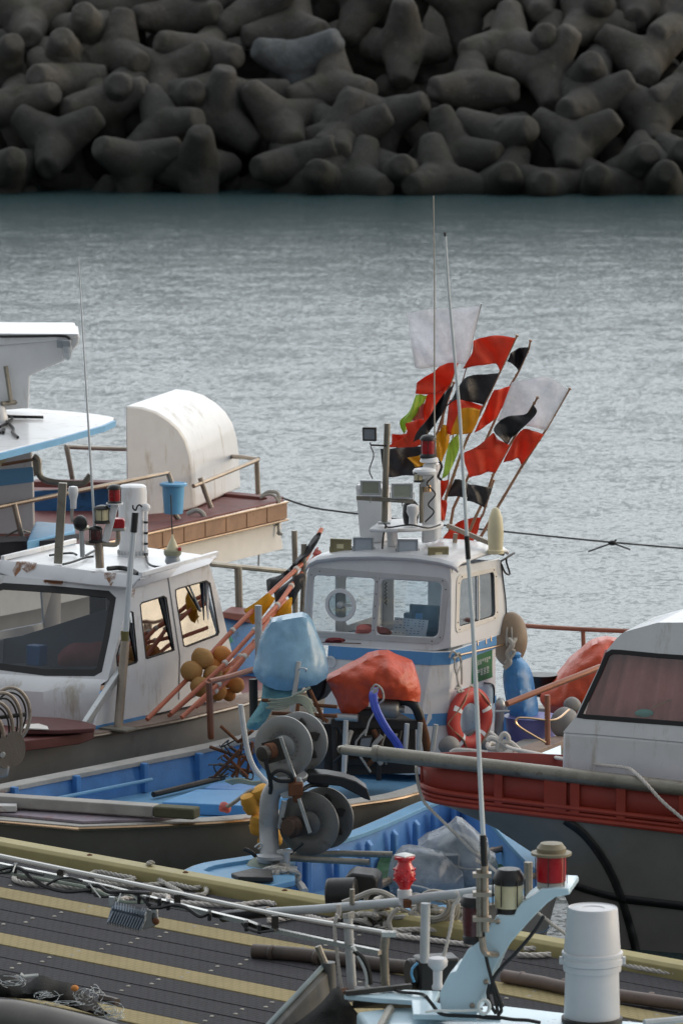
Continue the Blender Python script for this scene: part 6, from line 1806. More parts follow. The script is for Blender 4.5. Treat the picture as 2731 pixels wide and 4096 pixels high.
fl = [at(z3(*p), 70.2) for p in ((-100, 1262), (80, 1255), (250, 1262), (420, 1240), (415, 1262), (250, 1310), (100, 1350), (10, 1380), (-100, 1400))]
fb.prism(fl, (.1, .5, 0)); fb.jitter(.04, 3)
tag(fb.build("blanket", M["felt"]), "dark grey felt blanket between the two left boats", "blanket")
# ================================================================== boat D: blue open boat in the middle, hauler on its bow
boatD = thing("fishing_boat", "open blue boat carrying the disc hauler on its bow and plastic-wrapped gear inside", "boat", (.5, 54.5, 0), "moored fishing boats")
ZD = .78
dl = [onz((749, 3480), ZD), onz((821, 3452), ZD), onz((1010, 3422), ZD), onz((1200, 3385), ZD), onz((1400, 3328), ZD), onz((1560, 3262), ZD), onz((1690, 3205), ZD), V3((1.35, 57.35, ZD))]
dr = [V3((1.62, 56.4, ZD)), V3((1.85, 54.6, ZD)), V3((2.05, 53.2, ZD)), onz((2252, 3529), ZD), onz((2088, 3578), ZD), onz((1700, 3640), ZD), onz((1250, 3610), ZD), onz((900, 3535), ZD)]
loopD = catmull(dl, 3) + catmull(dr, 3)
hull(boatD, loopD, M["grey_hull"], M["blue_light"], M["blue_mid"], M["blue_light"], rimw=.15, rimh=.05, floor=.30, trim=M["gun_grey"], flare=(.05, .2, .5))
fs = catmull(dl, 5)
for k in range(14, len(fs) - 3, 3):
    p, q = fs[k], fs[k + 1]; d = (q - p).normalized(); nn = V3((d.y, -d.x, 0))
    c = p + nn * .19
    b = MB()
    b.prism([V3((c.x, c.y, .30)) - d * .05, V3((c.x, c.y, .66)) - d * .05, V3((c.x, c.y, .72)) - d * .05 + nn * .02, V3((c.x, c.y, .66)) - d * .05 + nn * .07, V3((c.x, c.y, .30)) - d * .05 + nn * .08], d * .10)
    b.build("rib", M["blue_mid"], boatD, bevel=.02)
MB().prism([onz(p, .74) for p in ((790, 3487), (860, 3462), (1010, 3440), (1180, 3420), (1180, 3520), (1000, 3560), (900, 3525))], (0, 0, -.06)).build("bow_deck", M["blue_light"], boatD, bevel=.01)
MB().prism([onz(p, .76) for p in (y1(195, 1272), y1(330, 1240), y1(450, 1250), y1(460, 1300), y1(240, 1295))], (0, 0, .05)).build("bow_plate", M["iron_dark"], boatD, bevel=.01)
for pts in ([y1(560, 1128), y1(900, 1120), y1(1205, 1126)], [y1(550, 1148), y1(800, 1162), y1(1060, 1175)]):
    MB().tube([onz(p, .80) for p in pts], .034, 10).build("steel_tube", M["pipe_rust"], boatD)
# green net over the bottom boards, bamboo poles along the near side
gn = MB()
rows = []
for j in range(14):
    rows.append([lerp(onz(y8(-40, 760), .42), onz(y8(1280, 790), .42), i / 36).lerp(lerp(onz(y8(60, 520), .42), onz(y8(1310, 505), .42), i / 36), j / 13) for i in range(37)])
gn.grid(rows)
for v in gn.bm.verts:
    v.co.z += abs(noise.noise(v.co * 2.6)) * .16 + noise.noise(v.co * 9) * .03
tag(gn.build("net_heap", M["green_net"]), "dark green netting spread over the bottom of the middle blue boat", "net")
for lab, pts, m, r in (("pale bamboo pole from the wrapped gear to the green net, below the grey hull", [y8(880, 505), y8(1020, 475), y8(1150, 440), y8(1300, 400)], "bamboo", .035),
                    ("bamboo pole along the near gunwale, to the right of the white whip antenna", [y8(960, 735), y8(1100, 712), y8(1290, 688)], "bamboo", .03),
                    ("bamboo pole at the wrapped gear's lower left behind the red lamp", [y8(-60, 800), y8(40, 765), y8(150, 715)], "bamboo", .04)):
    z_ = .78 if r < .04 and pts[0][1] > 3500 else .62
    P_ = [onz(p, z_) for p in pts]
    b = MB().tube(P_, r, 8)
    for k in range(5):
        b.lathe([(r, -.012), (r * 1.2, 0), (r, .012)], lerp(P_[0], P_[-1], .1 + k * .19), P_[-1] - P_[0], 8)
    tag(b.build("bamboo_pole", M[m]), lab, "pole")
tl = inflate([y8(*p) for p in ((862, 300), (930, 285), (1010, 320), (1110, 395), (1060, 430), (960, 470), (900, 485), (862, 420))], 56.2, .12, .04, 6, .04, 8.8)
tag(tl.build("plastic_sheet", M["teal_net"], ang=60), "crumpled teal sheet under the grey bow right of the white whip antenna", "sheet")
w1 = drape(y8, [(112, 650, .05), (130, 600, .03), (170, 545, 0), (215, 500, 0), (265, 487, .05), (350, 498, .05), (450, 525, .05), (530, 542, .05), (590, 590, .1), (640, 640, .1), (690, 700, .1), (700, 790, .1), (640, 825, 0), (450, 845, -.1), (250, 845, -.05), (120, 830, .05), (100, 740, .08)],
          [(330, 590, -.20), (500, 570, -.10), (220, 590, -.14), (160, 700, -.12), (330, 760, -.28), (500, 720, -.22), (600, 740, -.10), (400, 640, -.24), (250, 700, -.22)], 52.9, .4, .008, 6, 9.1)
tag(w1.build("wrapped_crate", M["fog_plastic"], ang=30), "crate wrapped in cloudy plastic sheet, lower left of the two wrapped bundles", "bundle")
bx = MB().box(at(y8(400, 690), 53.12), (.34, .05, 0), (0, .10, 0), (0, 0, .22))
tag(bx.build("crate", mat("dim_grey_crate", (.16, .19, .22), .6, var=.2), bevel=.02), "blue-grey crate showing through the cloudy plastic sheet", "crate")
w2 = drape(y8, [(340, 465, 0), (405, 412, 0), (500, 375, 0), (590, 330, 0), (640, 277, 0), (690, 292, .03), (750, 345, .04), (830, 415, .05), (890, 445, .05), (905, 540, .05), (945, 560, .06), (965, 640, .06), (950, 740, .05), (820, 800, 0), (700, 800, 0), (620, 700, 0), (560, 600, 0), (480, 520, 0), (400, 500, 0)],
          [(500, 440, -.18), (600, 400, -.24), (680, 360, -.16), (780, 470, -.22), (640, 520, -.30), (760, 600, -.28), (860, 600, -.14), (820, 720, -.2), (700, 680, -.26), (880, 500, -.06)], 53.5, .5, .010, 5.5, 2.9)
tag(w2.build("wrapped_bundle", M["fog_plastic"], ang=30), "taller bundle in cloudy plastic sheet behind the white whip antenna", "bundle")
bx = MB().prism([at(y8(*p), 53.6) for p in ((480, 480), (640, 360), (800, 450), (880, 760), (640, 780))], (0, .25, 0))
tag(bx.build("machine_core", M["lamp_grey"], bevel=.03), "grey machine showing through the taller cloudy plastic bundle", "machine")
tk = MB().tube([at(y8(580, 590), 53.1), at(y8(640, 620), 53.05), at(y8(720, 640), 53.05), at(y8(800, 640), 53.1)], .012, 5, smooth=4)
tag(tk.build("tie_string", M["rope"]), "grey string tied round the taller cloudy plastic bundle", "string")
tk = MB().tube([at(y8(285, 765), 52.4), at(y8(380, 785), 52.4), at(y8(500, 825), 52.4)], .012, 5, smooth=4)
tag(tk.build("tie_string", M["rope_white"]), "pale string across the foot of the lower plastic-wrapped crate", "string")

# ------------------------------------------------------------------ line hauler with two pairs of discs
hl = thing("line_hauler", "grey line hauler with two pairs of big dished discs on a bent steel post", "hauler", onz(y1(440, 1190), .76))
YH = 53.3
def H(x, y, d=0.0): return at(y1(x, y), YH + d)
HA = V3((-.37, -.93, .03)).normalized()
def disc(c, r, m, flip, nm="disc"):
    s = -1 if flip else 1
    d = MB().lathe([(.001, .02 * s), (r * .28, .02 * s), (r * .38, .0), (r * .45, .012 * s), (r * .92, .030 * s), (r, .016 * s), (r, -.010 * s), (r * .9, .0), (r * .4, -.04 * s), (.001, -.04 * s)], c, HA, 48)
    o = d.build(nm, m, hl, ang=50)
    u, v = frame_of(HA)
    h = MB()
    for k in range(20):
        a = k * math.pi / 10 + .1
        h.lathe([(.008, .0), (.008, .006)], c + (u * math.cos(a) + v * math.sin(a)) * r * .50 + HA * .016 * s, HA * s, 6)
    h.build("rivet_ring", M["alu_dark"], o)
    return o
for (fx, fy, r, m, m2) in ((525, 450, .322, "alu", "alu"), (682, 932, .335, "alu_dark", "alu_dark")):
    c = H(fx, fy)
    bk_ = c - HA * .44
    disc(bk_, r * .97, M[m2], False); disc(c, r, M[m], False)
    MB().lathe([(r * .35, 0), (r * .22, .20), (r * .35, .41)], bk_ + HA * .015, HA, 24).build("drum", M[m], hl)
    u, v = frame_of(HA)
    for k in range(6):
        a = k * math.pi / 3 + .4
        q = bk_ + (u * math.cos(a) + v * math.sin(a)) * r * .62 + HA * .03
        MB().prism([q + (u * math.cos(a + t_) + v * math.sin(a + t_)) * rr_2 for t_, rr_2 in ((0, .06), (1.2, .04), (2.2, .06), (3.4, .05), (4.6, .06))], HA * .02).build("web_gap", M["iron_dark"], hl, bevel=.004)
# bracket plates, motors, arms
def pl(pts, m, d, th=.02, nm="bracket", bv=.004):
    return MB().prism([H(*p, d) for p in pts], HA * th).build(nm, M[m], hl, bevel=bv)
pl([(390, 425), (505, 390), (540, 525), (425, 560)], "iron_dark", -.10, .03, "motor_plate")
mtr = MB().lathe([(.085, 0), (.085, .08), (.07, .09), (.07, .14), (.04, .145)], H(462, 472, -.12), V3((-.8, -.55, -.08)), 20); mtr.build("hydraulic_motor", M["rust"], hl, bevel=.004)
MB().lathe([(.08, 0), (.08, .06), (.055, .07)], H(412, 490, -.22), V3((-.6, -.7, -.08)), 16).build("motor_cap", M["iron_dark"], hl)
MB().beam(H(505, 390, -.22), H(592, 640, -.20), .035, .02, up=-HA).build("flat_bar", M["galv"], hl)
pl([(515, 895), (645, 875), (690, 990), (570, 1028)], "iron_dark", -.10, .03, "motor_plate")
MB().lathe([(.11, 0), (.11, .06), (.09, .07), (.09, .12), (.04, .125)], H(592, 948, -.12), V3((-.6, -.78, .02)), 20).build("hydraulic_motor", mat("brown_greasy_iron", (.075, .045, .032), .5, metal=.3, dirt=(.03, .025, .02), amt=.4), hl, bevel=.004)
MB().beam(H(620, 775, -.2), H(690, 990, -.22), .035, .02, up=-HA).build("flat_bar", M["galv"], hl)
po_ = MB().tube([onz(y1(440, 1190), .76), H(432, 1000), H(432, 860), H(440, 770), H(470, 715), H(520, 690), H(560, 680)], .100, 16, smooth=5)
po_.lathe([(.135, 0), (.135, .03), (.10, .035)], onz(y1(440, 1150), .86), n=20)
po_.lathe([(.14, 0), (.14, .03), (.10, .035)], onz(y1(440, 1150), .82) - V3((0, 0, .03)), n=20)
po_.build("bent_post", mat("grey_worn_post_paint", (.33, .34, .35), .45, metal=.3, dirt=(.18, .16, .14), amt=.4, dscale=5, var=.2, bump=.2), hl)
MB().tube([H(495, 960), H(530, 790)], .03, 8).build("strut", M["galv_white"], hl)
pl([(455, 655), (640, 640), (655, 690), (620, 770), (530, 770), (470, 700)], "galv_white", -.03, .05, "head_plate", .01)
pv = MB(); pv.box(H(600, 715, -.14), (.075, .02, 0), (0, .06, 0), (0, 0, .065)); pv.box(H(585, 660, -.14), (.03, .01, 0), (0, .03, 0), (0, 0, .07)); pv.lathe([(.035, -.14), (.05, -.06)], H(605, 715, -.14), n=8)
pv.build("rusty_pivot", M["rust"], hl, bevel=.012)
MB().lathe([(.10, 0), (.11, .05), (.10, .06)], H(610, 655, .05), (0, -.3, 1), 18).build("swivel", M["alu"], hl)
ho = MB()
ho.tube([H(405, 520, -.28), H(425, 600, -.25), H(445, 690, -.2), H(440, 740, -.12)], .022, 8, smooth=5)
ho.tube([H(440, 700, -.2), H(450, 630, -.24), H(500, 598, -.25), H(560, 620, -.22), H(580, 660, -.18), H(500, 665, -.18), H(450, 640, -.18)], .020, 8, smooth=6)
ho.tube([H(640, 720, -.05), H(700, 690, .2), H(800, 690, .35)], .025, 8, smooth=4)
ho.build("hydraulic_hose", M["black"], hl)
gd = MB().prism([H(x, y, .12) for x, y in ((650, 645), (700, 620), (800, 625), (900, 642), (980, 668), (1048, 715), (1072, 792), (1030, 778), (960, 740), (880, 700), (780, 690), (680, 680))], (-.02, .22, .02))
gd.build("black_guard", M["black"], hl, bevel=.015)
ar = MB().tube([H(275, 1090, -.1), H(320, 1110, -.1), H(360, 1150, -.08), H(410, 1210, 0)], .022, 6, smooth=4); ar.tube([H(645, 1055, -.25), H(560, 1125, -.2), H(480, 1190, -.05), H(430, 1210, 0)], .018, 6, smooth=4)
ar.build("lever", M["black"], hl)
MB().tube([H(345, 1080, -.12), H(380, 1055, -.14), H(395, 1075, -.14), H(365, 1090, -.13)], .012, 5, smooth=4).build("shackle", M["galv"], hl)
rg = inflate([y1(*p) for p in ((280, 1215), (310, 1165), (360, 1140), (450, 1130), (540, 1150), (560, 1200), (500, 1260), (380, 1260), (300, 1250))], 53.15, .14, .06, 9, .03, 6.6)
rg.build("rag_wrap", M["rope_green"], hl, ang=70)
# rope made fast on the bow bollard
t = thing("bow_bollard", "white-topped cross bollard wound with thick grey rope on the middle boat's bow", "bollard", onz(y1(530, 1300), .76))
MB().lathe([(.055, 0), (.055, .20), (.085, .205), (.085, .225), (.02, .23)], at(y1(532, 1235), 52.95), n=16).build("post", M["galv"], t)
MB().tube([at(y1(445, 1195), 52.95), at(y1(610, 1218), 52.95)], .03, 8).build("cross_bar", M["galv"], t)
def tangle(mb, F, cx, cy, rx, ry, Y, n, r, dY=.15, seed=1):
    rg_ = random.Random(seed)
    for k in range(n):
        a0 = rg_.uniform(0, 6.28); ax_, ay_ = rx * rg_.uniform(.4, 1), ry * rg_.uniform(.4, 1)
        ox, oy = cx + rg_.uniform(-.4, .4) * rx, cy + rg_.uniform(-.4, .4) * ry
        pts = [at(F(ox + ax_ * math.cos(a0 + j * .9) + rg_.uniform(-.1, .1) * rx, oy + ay_ * math.sin(a0 + j * .9) + rg_.uniform(-.1, .1) * ry), Y + rg_.uniform(-dY, dY)) for j in range(6)]
        mb.tube(pts, r, 6, smooth=5)
b = MB(); tangle(b, y1, 515, 1265, 90, 55, 52.75, 17, .026, .13, 4)
b.build("rope_turns", M["rope"], t)
b = MB(); b.tube([at(y1(590, 1280), 52.75), at(y1(630, 1320), 52.65), at(y1(655, 1360), 52.55)], .045, 7); b.build("rope_end", M["rope_white"], t)

# ================================================================== boat E: red bulwark and white cabin at the right
boatE = thing("fishing_boat", "boat at the right with a red bulwark, heavy pipe rail and white cabin", "boat", (4, 56, 0), "moored fishing boats")
def near_pt(px, z0):                      # rail line on the near side, height falls slightly aft
    return onz((px, lerp(2995, 3152, (px - 1372) / (2731 - 1372))), z0)
e0, e1 = onz((1372, 2998), 1.95), onz((2731, 3155), 1.75)
EA = (e1 - e0); EA.z = 0; EA.normalize(); EN = V3((EA.y, -EA.x, 0))     # EN: out of the near side, to the viewer
if EN.y > 0: EN = -EN
slope = (e1.z - e0.z) / (V3((e1.x, e1.y, 0)) - V3((e0.x, e0.y, 0))).length
eb = onz((1650, 3030), 1.91)              # where the bulwark starts
tb0 = (eb - e0).dot(EA)
LE = 9.0
def rail(t, inset=0.0):
    return V3((e0.x, e0.y, 0)) + EA * t - EN * inset + V3((0, 0, e0.z + slope * min(t, 5)))
HB = .30
def wide(t): return 1.7 * (1 - math.exp(-max(0, t) / 3.0))
def bow_in(t):                            # how far the near side has curved in at distance t aft of the stem
    return HB * math.exp(-max(0, t) / .16) if t < 3 else 0
def E_near(t, dz=0.0, off=0.0):           # t from the stem
    p = rail(tb0 + t, bow_in(t) - off)
    return p + V3((0, 0, dz))
def E_far(t, dz=0.0, off=0.0):
    p = rail(tb0 + t, 2 * HB + wide(t) - bow_in(t) + off)
    return p + V3((0, 0, dz))
tsb = [0, .03, .07, .12, .18, .25, .35, .5, .8, 1.2, 1.8, 2.6, 3.6, 5, 7, 9]
b = MB()
for F_, s_ in ((E_near, 1), (E_far, 1)):
    b.grid([[F_(t, dz, off - .02) for dz, off in ((-.02, 0), (-.44, -.02))] for t in tsb])
b.build("bulwark", mat("dark_red_bulwark_boards", (.28, .037, .024), .5, dirt=(.17, .04, .035), amt=.35, dscale=2.5, streak=.5, var=.2, bump=.12), boatE, solid=.03)
for dz, r_ in ((-.33, .030), (-.385, .022), (-.435, .032)):
    MB().tube([E_near(t, dz, .012) for t in tsb] , r_, 8).build("rub_rail", M["red_board"], boatE)
    MB().tube([E_far(t, dz, .012) for t in tsb[:11]], r_, 8).build("rub_rail", M["red_board"], boatE)
def t_of(px):
    return (onz((px, lerp(2995, 3152, (px - 1372) / 1359.0)), lerp(1.95, 1.75, (px - 1372) / 1359.0)) - e0).dot(EA) - tb0
for zx, w_ in ((335, .09), (690, .15), (762, .10), (850, .10), (1160, .10), (1590, .12)):
    t_ = t_of(z7(zx, 0)[0])
    p = E_near(t_, -.20, .012)
    MB().box(p, EA * w_ / 2, EN * .022, (0, 0, .19)).build("bulwark_post", M["red_board"], boatE, bevel=.006)
pr = MB().tube([rail(t, 0) for t in (.36, 1.0, 2.0, 3.5, 5, 7, 9.5)], .078, 14)
pr.build("pipe_rail", M["pipe_rust"], boatE)
MB().lathe([(.085, -.03), (.088, 0), (.085, .03)], rail(.36, 0), EA, 16).build("rail_joint", M["pipe_rust"], boatE)
for o_ in (-.042, .042):
    MB().tube([rail(.0, o_), rail(.38, o_)], .045, 10).build("rail_fork", M["pipe_rust"], boatE)
MB().tube([rail(.0, -.05), rail(-.03, 0), rail(0, .05)], .04, 8).build("rail_fork_end", M["pipe_rust"], boatE)
# flared hull
S0 = [(1.49, .0), (1.37, .40), (1.19, .85), (.95, 1.24), (.63, 1.50), (.28, 1.66), (-.1, 1.76), (-.6, 1.9)]
def hull_pt(t, k, side=1, off=0.0):
    z, s0 = S0[k]
    inset = HB * math.exp(-max(0, t - s0) / (.16 + .13 * k)) if t > s0 else HB
    inset = min(HB, inset + .03 * k)
    base = V3((e0.x, e0.y, 0)) + EA * (tb0 + max(t, s0))
    q = base - EN * (inset if side > 0 else 2 * HB + wide(t - s0) - inset) + V3((0, 0, z + slope * min(max(t, 0) + tb0, 5) * max(0, 1 - k / 6)))
    return q + EN * off * side
tsh = [0, .05, .1, .2, .3, .4, .5, .6, .7, .8, .9, 1.0, 1.1, 1.2, 1.3, 1.4, 1.5, 1.6, 1.7, 1.8, 1.9, 2.05, 2.2, 2.5, 2.9, 3.4, 4, 5, 6.5, 9]
b = MB()
for sd_ in (1, -1):
    b.grid([[hull_pt(t, k, sd_) for k in range(len(S0))] for t in tsh])
b.build("hull", M["dark_hull"], boatE, ang=60)
# black bands painted on the hull: laid on as raised strips
def on_hull(p, lift=.006):
    """point of the near hull surface seen at photo point p, by marching along the sight line"""
    d = ray(p)
    o = V3((0, 0, CAMH))
    lo = None
    Y = 49.5
    while Y < 58:
        q = o + d * Y
        t = (q - V3((e0.x, e0.y, 0))).dot(EA) - tb0
        ins = -(q - V3((e0.x, e0.y, 0))).dot(EN)
        zs_ = [hull_pt(t, j).z for j in range(len(S0))]
        k = 0
        while k < len(S0) - 2 and q.z < zs_[k + 1]: k += 1
        f = max(0, min(1, (zs_[k] - q.z) / (zs_[k] - zs_[k + 1])))
        a_, b_ = hull_pt(t, k), hull_pt(t, k + 1)
        c_ = lerp(a_, b_, f)
        if ins > -(c_ - V3((e0.x, e0.y, 0))).dot(EN):
            return q - d * .02 + EN * lift
        Y += .02
    return o + d * 54
def band(pts, w, nm):
    c = catmull([V3((p[0], p[1], 0)) for p in pts], 5)
    L, Rr_ = [], []
    for i, p in enumerate(c):
        d = (c[min(i + 1, len(c) - 1)] - c[max(i - 1, 0)]).normalized()
        n_ = V3((-d.y, d.x, 0))
        L.append(on_hull((p + n_ * w / 2)[:2])); Rr_.append(on_hull((p - n_ * w / 2)[:2]))
    MB().grid([L, Rr_]).build(nm, M["black"], boatE, solid=.008)
band([y4(850, 125), y4(960, 205), y4(1060, 330), y4(1130, 450), y4(1185, 580), y4(1230, 720), y4(1260, 830), y4(1290, 960)], 30, "black_band")
band([y4(840, 495), y4(940, 532), y4(1060, 568), y4(1190, 600)], 26, "black_band")
band([y4(1190, 600), y4(1380, 622), y4(1600, 650), y4(1800, 680)], 32, "black_band")
# deck inside
dk_ = MB()
dk_.bm.faces.new([dk_.bm.verts.new(E_near(t, -.38, -.05)) for t in tsb[3:]] + [dk_.bm.verts.new(E_far(t, -.38, -.05)) for t in tsb[:2:-1]])
dk_.build("deck", M["blue_light"], boatE, smooth=False)
MB().prism([onz(z7(470, 1085), 1.62), onz(z7(745, 975), 1.62), onz(z7(745, 1110), 1.62), onz(z7(600, 1105), 1.62)], (0, 0, -.10)).build("fore_hatch", M["pale_blue"], boatE, bevel=.01)
# cabin
EC = rail(t_of(z7(750, 0)[0]) + tb0, .42)
def EW(p, off=0.0): return onpl(p, EC + EN * off, EN)
cab = MB()
# the side leans inwards a little above the sill
def EW2(p): 
    return onpl(p, EW(z7(900, 900)), (EN + V3((0, 0, .16))).normalized())
sl0 = [EW(z7(*p)) for p in ((748, 1240), (1900, 1330), (1900, 985), (1568, 958), (1000, 908), (757, 892))]
cab.prism(sl0, -EN * 1.15)
cab.build("cabin_base", M["white"], boatE, bevel=.03)
up0 = [EW2(z7(*p)) for p in ((757, 892), (1000, 908), (1568, 958), (1900, 985), (1900, 150), (1400, 152), (1375, 158), (1170, 215), (1115, 262), (1060, 330), (930, 600), (840, 790))]
wh_ = [EW2(z7(*p)) for p in ((850, 790), (905, 800), (1200, 822), (1568, 850), (1760, 862), (1760, 385), (1400, 362), (1150, 338), (1085, 335), (1045, 358), (1000, 470), (930, 620))]
cab = MB().panel(up0, [wh_], -EN * .04)
far = [p - EN * 1.15 for p in up0]
n_ = len(up0)
ra_ = [cab.bm.verts.new(p - EN * .04) for p in up0]; rb_2 = [cab.bm.verts.new(p) for p in far]
for k in list(range(3, n_)) + [0]:
    j = (k + 1) % n_
    if k == n_ - 1 or 3 <= k < n_ - 1:
        cab.bm.faces.new((ra_[k], ra_[j], rb_2[j], rb_2[k]))
cab.panel(far, [[p - EN * 1.15 for p in wh_]], EN * .03)
cab.build("cabin_top", M["white"], boatE, bevel=.02)
MB().panel([p + (sum(wh_, V3()) / len(wh_) - p).normalized() * -.004 + EN * .006 for p in wh_], [[p + EN * .006 for p in inner_loop(wh_, .045)]], -EN * .02).build("window_seal", M["rubber"], boatE, bevel=.004)
g1 = MB(); g1.bm.faces.new([g1.bm.verts.new(p - EN * .015) for p in wh_]); g1.build("window_glass", M["glass_rose"], boatE, smooth=False)
# rose curtain behind the glass
cl_rows = []
for j in range(2):
    y_ = 350 if j == 0 else 850
    cl_rows.append([EW2(z7(lerp(860 if j else 1010, 1780, i / 40), y_ + (i / 40) * 40)) - EN * (.16 + .035 * math.sin(i * 1.15) + .02 * math.sin(i * .43)) for i in range(41)])
MB().grid([cl_rows[0], [lerp(a_, b_, .5) for a_, b_ in zip(*cl_rows)], cl_rows[1]]).build("curtain", M["curtain"], boatE, solid=.004)
MB().ball(EW2(z7(1290, 770)) - EN * .08, .06, (1.6, .6, .7)).build("jar", M["green_tub"], boatE)
MB().beam(EW2(z7(1340, 735)) - EN * .09, EW2(z7(1470, 680)) - EN * .09, .02, .02).build("stick", M["gun_brown"], boatE)
# white mooring ropes of the right-hand boat
rope3([at(p, Yq) for p, Yq in ((z7(270, 890), 57.6), (z7(310, 920), 57.4), (z7(390, 990), 57.2), (z7(560, 1030), 55.2), (z7(760, 1070), 53.2), (z7(1000, 1108), 52.68), (z7(1190, 1132), 52.3), (z7(1250, 1170), 52.1), (z7(1320, 1240), 51.95), (z7(1430, 1360), 51.9), (z7(1570, 1480), 51.85), (z7(1750, 1640), 51.8))],
      .019, M["rope_white"], "mooring_rope")
tag(bpy.data.objects["mooring_rope"], "white twisted rope from the bollard along the pipe rail, dropping over it at the right", "rope")
t = thing("bollard_rope", "white rope knotted round the round-headed steel bollard behind the pipe rail", "rope", onz(z7(320, 990), .85))
b = MB()
for k in range(4):
    c = onz(z7(312, 985), .92 + k * .055)
    b.tube([c + V3((.10 * math.cos(q), .10 * math.sin(q), .02 * math.sin(2 * q + k))) for q in [j * math.pi / 8 for j in range(16)]], .030, 7, closed=True)
for pts in ([(380, 1000), (390, 930), (360, 900), (330, 950), (320, 1000), (350, 1020)], [(250, 950), (280, 930), (350, 970), (370, 1010)], [(330, 960), (400, 960), (460, 1010), (520, 1060), (550, 1095)], [(250, 1030), (120, 1015), (40, 1012), (0, 1030)], [(280, 1040), (360, 1055), (430, 1080)]):
    b.tube([at(z7(*p), 57.35) for p in pts], .030, 7, smooth=6)
b.build("turns", M["rope_white"], t)
rope3([at(p, Yq) for p, Yq in ((y1(1400, 575), 53.4), (y1(1358, 572), 53.1), (y1(1362, 650), 53.0), (y1(1385, 750), 52.9), (y1(1420, 815), 52.8), (y8(520, 255), 52.6), (y8(640, 375), 52.4), (y8(760, 500), 52.3), (y8(880, 600), 52.2), (y8(980, 690), 51.4), (y8(1030, 745), 51.0), (y8(1170, 870), 50.4), (y4(640, 650), 50.2), (y4(760, 745), 49.9), (y4(840, 805), 49.7), (y4(1000, 930), 49.4))],
      .018, M["rope"], "bow_line")
tag(bpy.data.objects["bow_line"], "long grey twisted line from the red bow down past the plastic-wrapped bundle", "rope")
# ================================================================== clutter on the dock
def DKp(p, z=0.02): return onz(p, DZ + z)
# rope pile on the dock edge
rp = MB(); rg_ = random.Random(21)
for k in range(26):
    x0_, y0_ = rg_.uniform(600, 1280), rg_.uniform(480, 640)
    a0 = rg_.uniform(0, 6.28); ax_, ay_ = rg_.uniform(50, 150), rg_.uniform(18, 55)
    rp.tube([at(y3(x0_ + ax_ * math.cos(a0 + j * .8), y0_ + ay_ * math.sin(a0 + j * .8) + rg_.uniform(-12, 12)), 50.2 + rg_.uniform(-.25, .25)) for j in range(6)], .026, 6, smooth=5)
tag(rp.build("rope_pile", M["rope"]), "big pile of grey mooring rope on the dock edge behind the white pulpit rail", "rope")
cp = MB()
for k in range(5):
    cp.tube([at(y3(1150 + k * 12 + (95 + k * 3) * math.cos(q), 500 + k * 8 + (85 + k * 6) * math.sin(q)), 49.6 + k * .03 + .05 * math.sin(q)) for q in [j * math.pi / 10 for j in range(20)]], .024, 6, closed=True)
cp.tube([at(y3(*p), 49.6) for p in ((1260, 480), (1310, 470), (1350, 510), (1355, 570), (1320, 600))], .024, 6, smooth=5)
tag(cp.build("rope_coil", M["rope"]), "coil of grey rope hanging in loops at the right of the rope pile", "rope")
cp = MB(); cp.tube([at(y3(*p), 49.55) for p in ((930, 520), (890, 560), (870, 610), (890, 660), (940, 690), (1010, 690))], .026, 7, smooth=6); cp.tube([at(y3(*p), 49.8) for p in ((580, 490), (660, 460), (760, 420), (830, 425), (900, 460))], .03, 7, smooth=6); cp.tube([at(y3(*p), 49.9) for p in ((720, 490), (735, 440), (780, 410), (860, 440))], .024, 7, smooth=6)
tag(cp.build("rope_bight", M["rope"]), "thick grey rope bight looping in front of the rope pile", "rope")
for lab, pts in (("lower of two white ropes stretched along the dock under the rope pile", [y3(890, 690), y3(1080, 715), y3(1380, 750)]), ("upper white rope stretched along the dock at the rope pile's foot", [y3(900, 660), y3(1100, 655), y3(1250, 670), y3(1380, 690)]),
                 ("frayed white rope end on the dock right of the pale blue arch", [y4(560, 940), y4(660, 945), y4(760, 938)]), ("heavy grey rope from the arch past the white pails along the yellow beam", [y4(600, 905), y4(700, 905), y4(840, 930), y4(1000, 960), y4(1200, 1000), y4(1350, 1030), y4(1568, 1065)]),
                 ("long pale rope lying along the dock, cut end at the right", [y2(510, 285), y2(560, 268), y2(660, 285), y2(765, 305), y2(700, 320), y2(560, 300), y2(600, 330), y2(780, 345), y2(930, 335), y2(1010, 340), y2(1100, 360), y2(1170, 355), y2(1165, 395), y2(1060, 400), y2(1020, 375), y2(930, 325), y2(880, 285), y2(845, 245), y2(850, 218), y2(872, 215)]),
                 ("slack pale rope lying between the chrome rail and the first yellow plank", [y2(180, 298), y2(95, 290), y2(90, 315), y2(170, 335), y2(330, 345), y2(480, 360), y2(580, 380)]),
                 ("pale rope running under the chrome rail to the grip of the white pulpit", [y2(690, 425), y2(800, 400), y2(950, 405), y2(960, 430), y2(1030, 440), y2(1180, 450), y2(1350, 455), y2(1500, 440), y2(1568, 450)]),
                 ("white rope ends lying on the dock under the white pulpit rail", [y3(110, 600), y3(200, 590), y3(330, 565), y3(400, 580), y3(480, 600), y3(560, 585)])):
    P_ = [DKp(p, .03) for p in pts]
    if "cut end" in lab:
        for i in (18, 19): P_[i] = onz(pts[i], DZ + .15)
    tag(rope3(P_, .026, M["rope_white"] if "white" in lab else M["rope"], "mooring_rope"), lab, "rope")
b = MB(); b.lathe([(.16, 0), (.165, .28), (.15, .30)], at(y3(545, 435), 50.5) - V3((.10, 0, 0)), (1, -.15, .05), 24); b.prism([at(y3(*p), 50.6) for p in ((590, 330), (640, 303), (770, 318), (800, 345), (800, 480), (590, 470))], (.05, .4, 0))
tag(b.build("outboard_gear", M["black"], bevel=.03), "black winch gear with a round drum on the dock edge left of the red lamp", "winch")
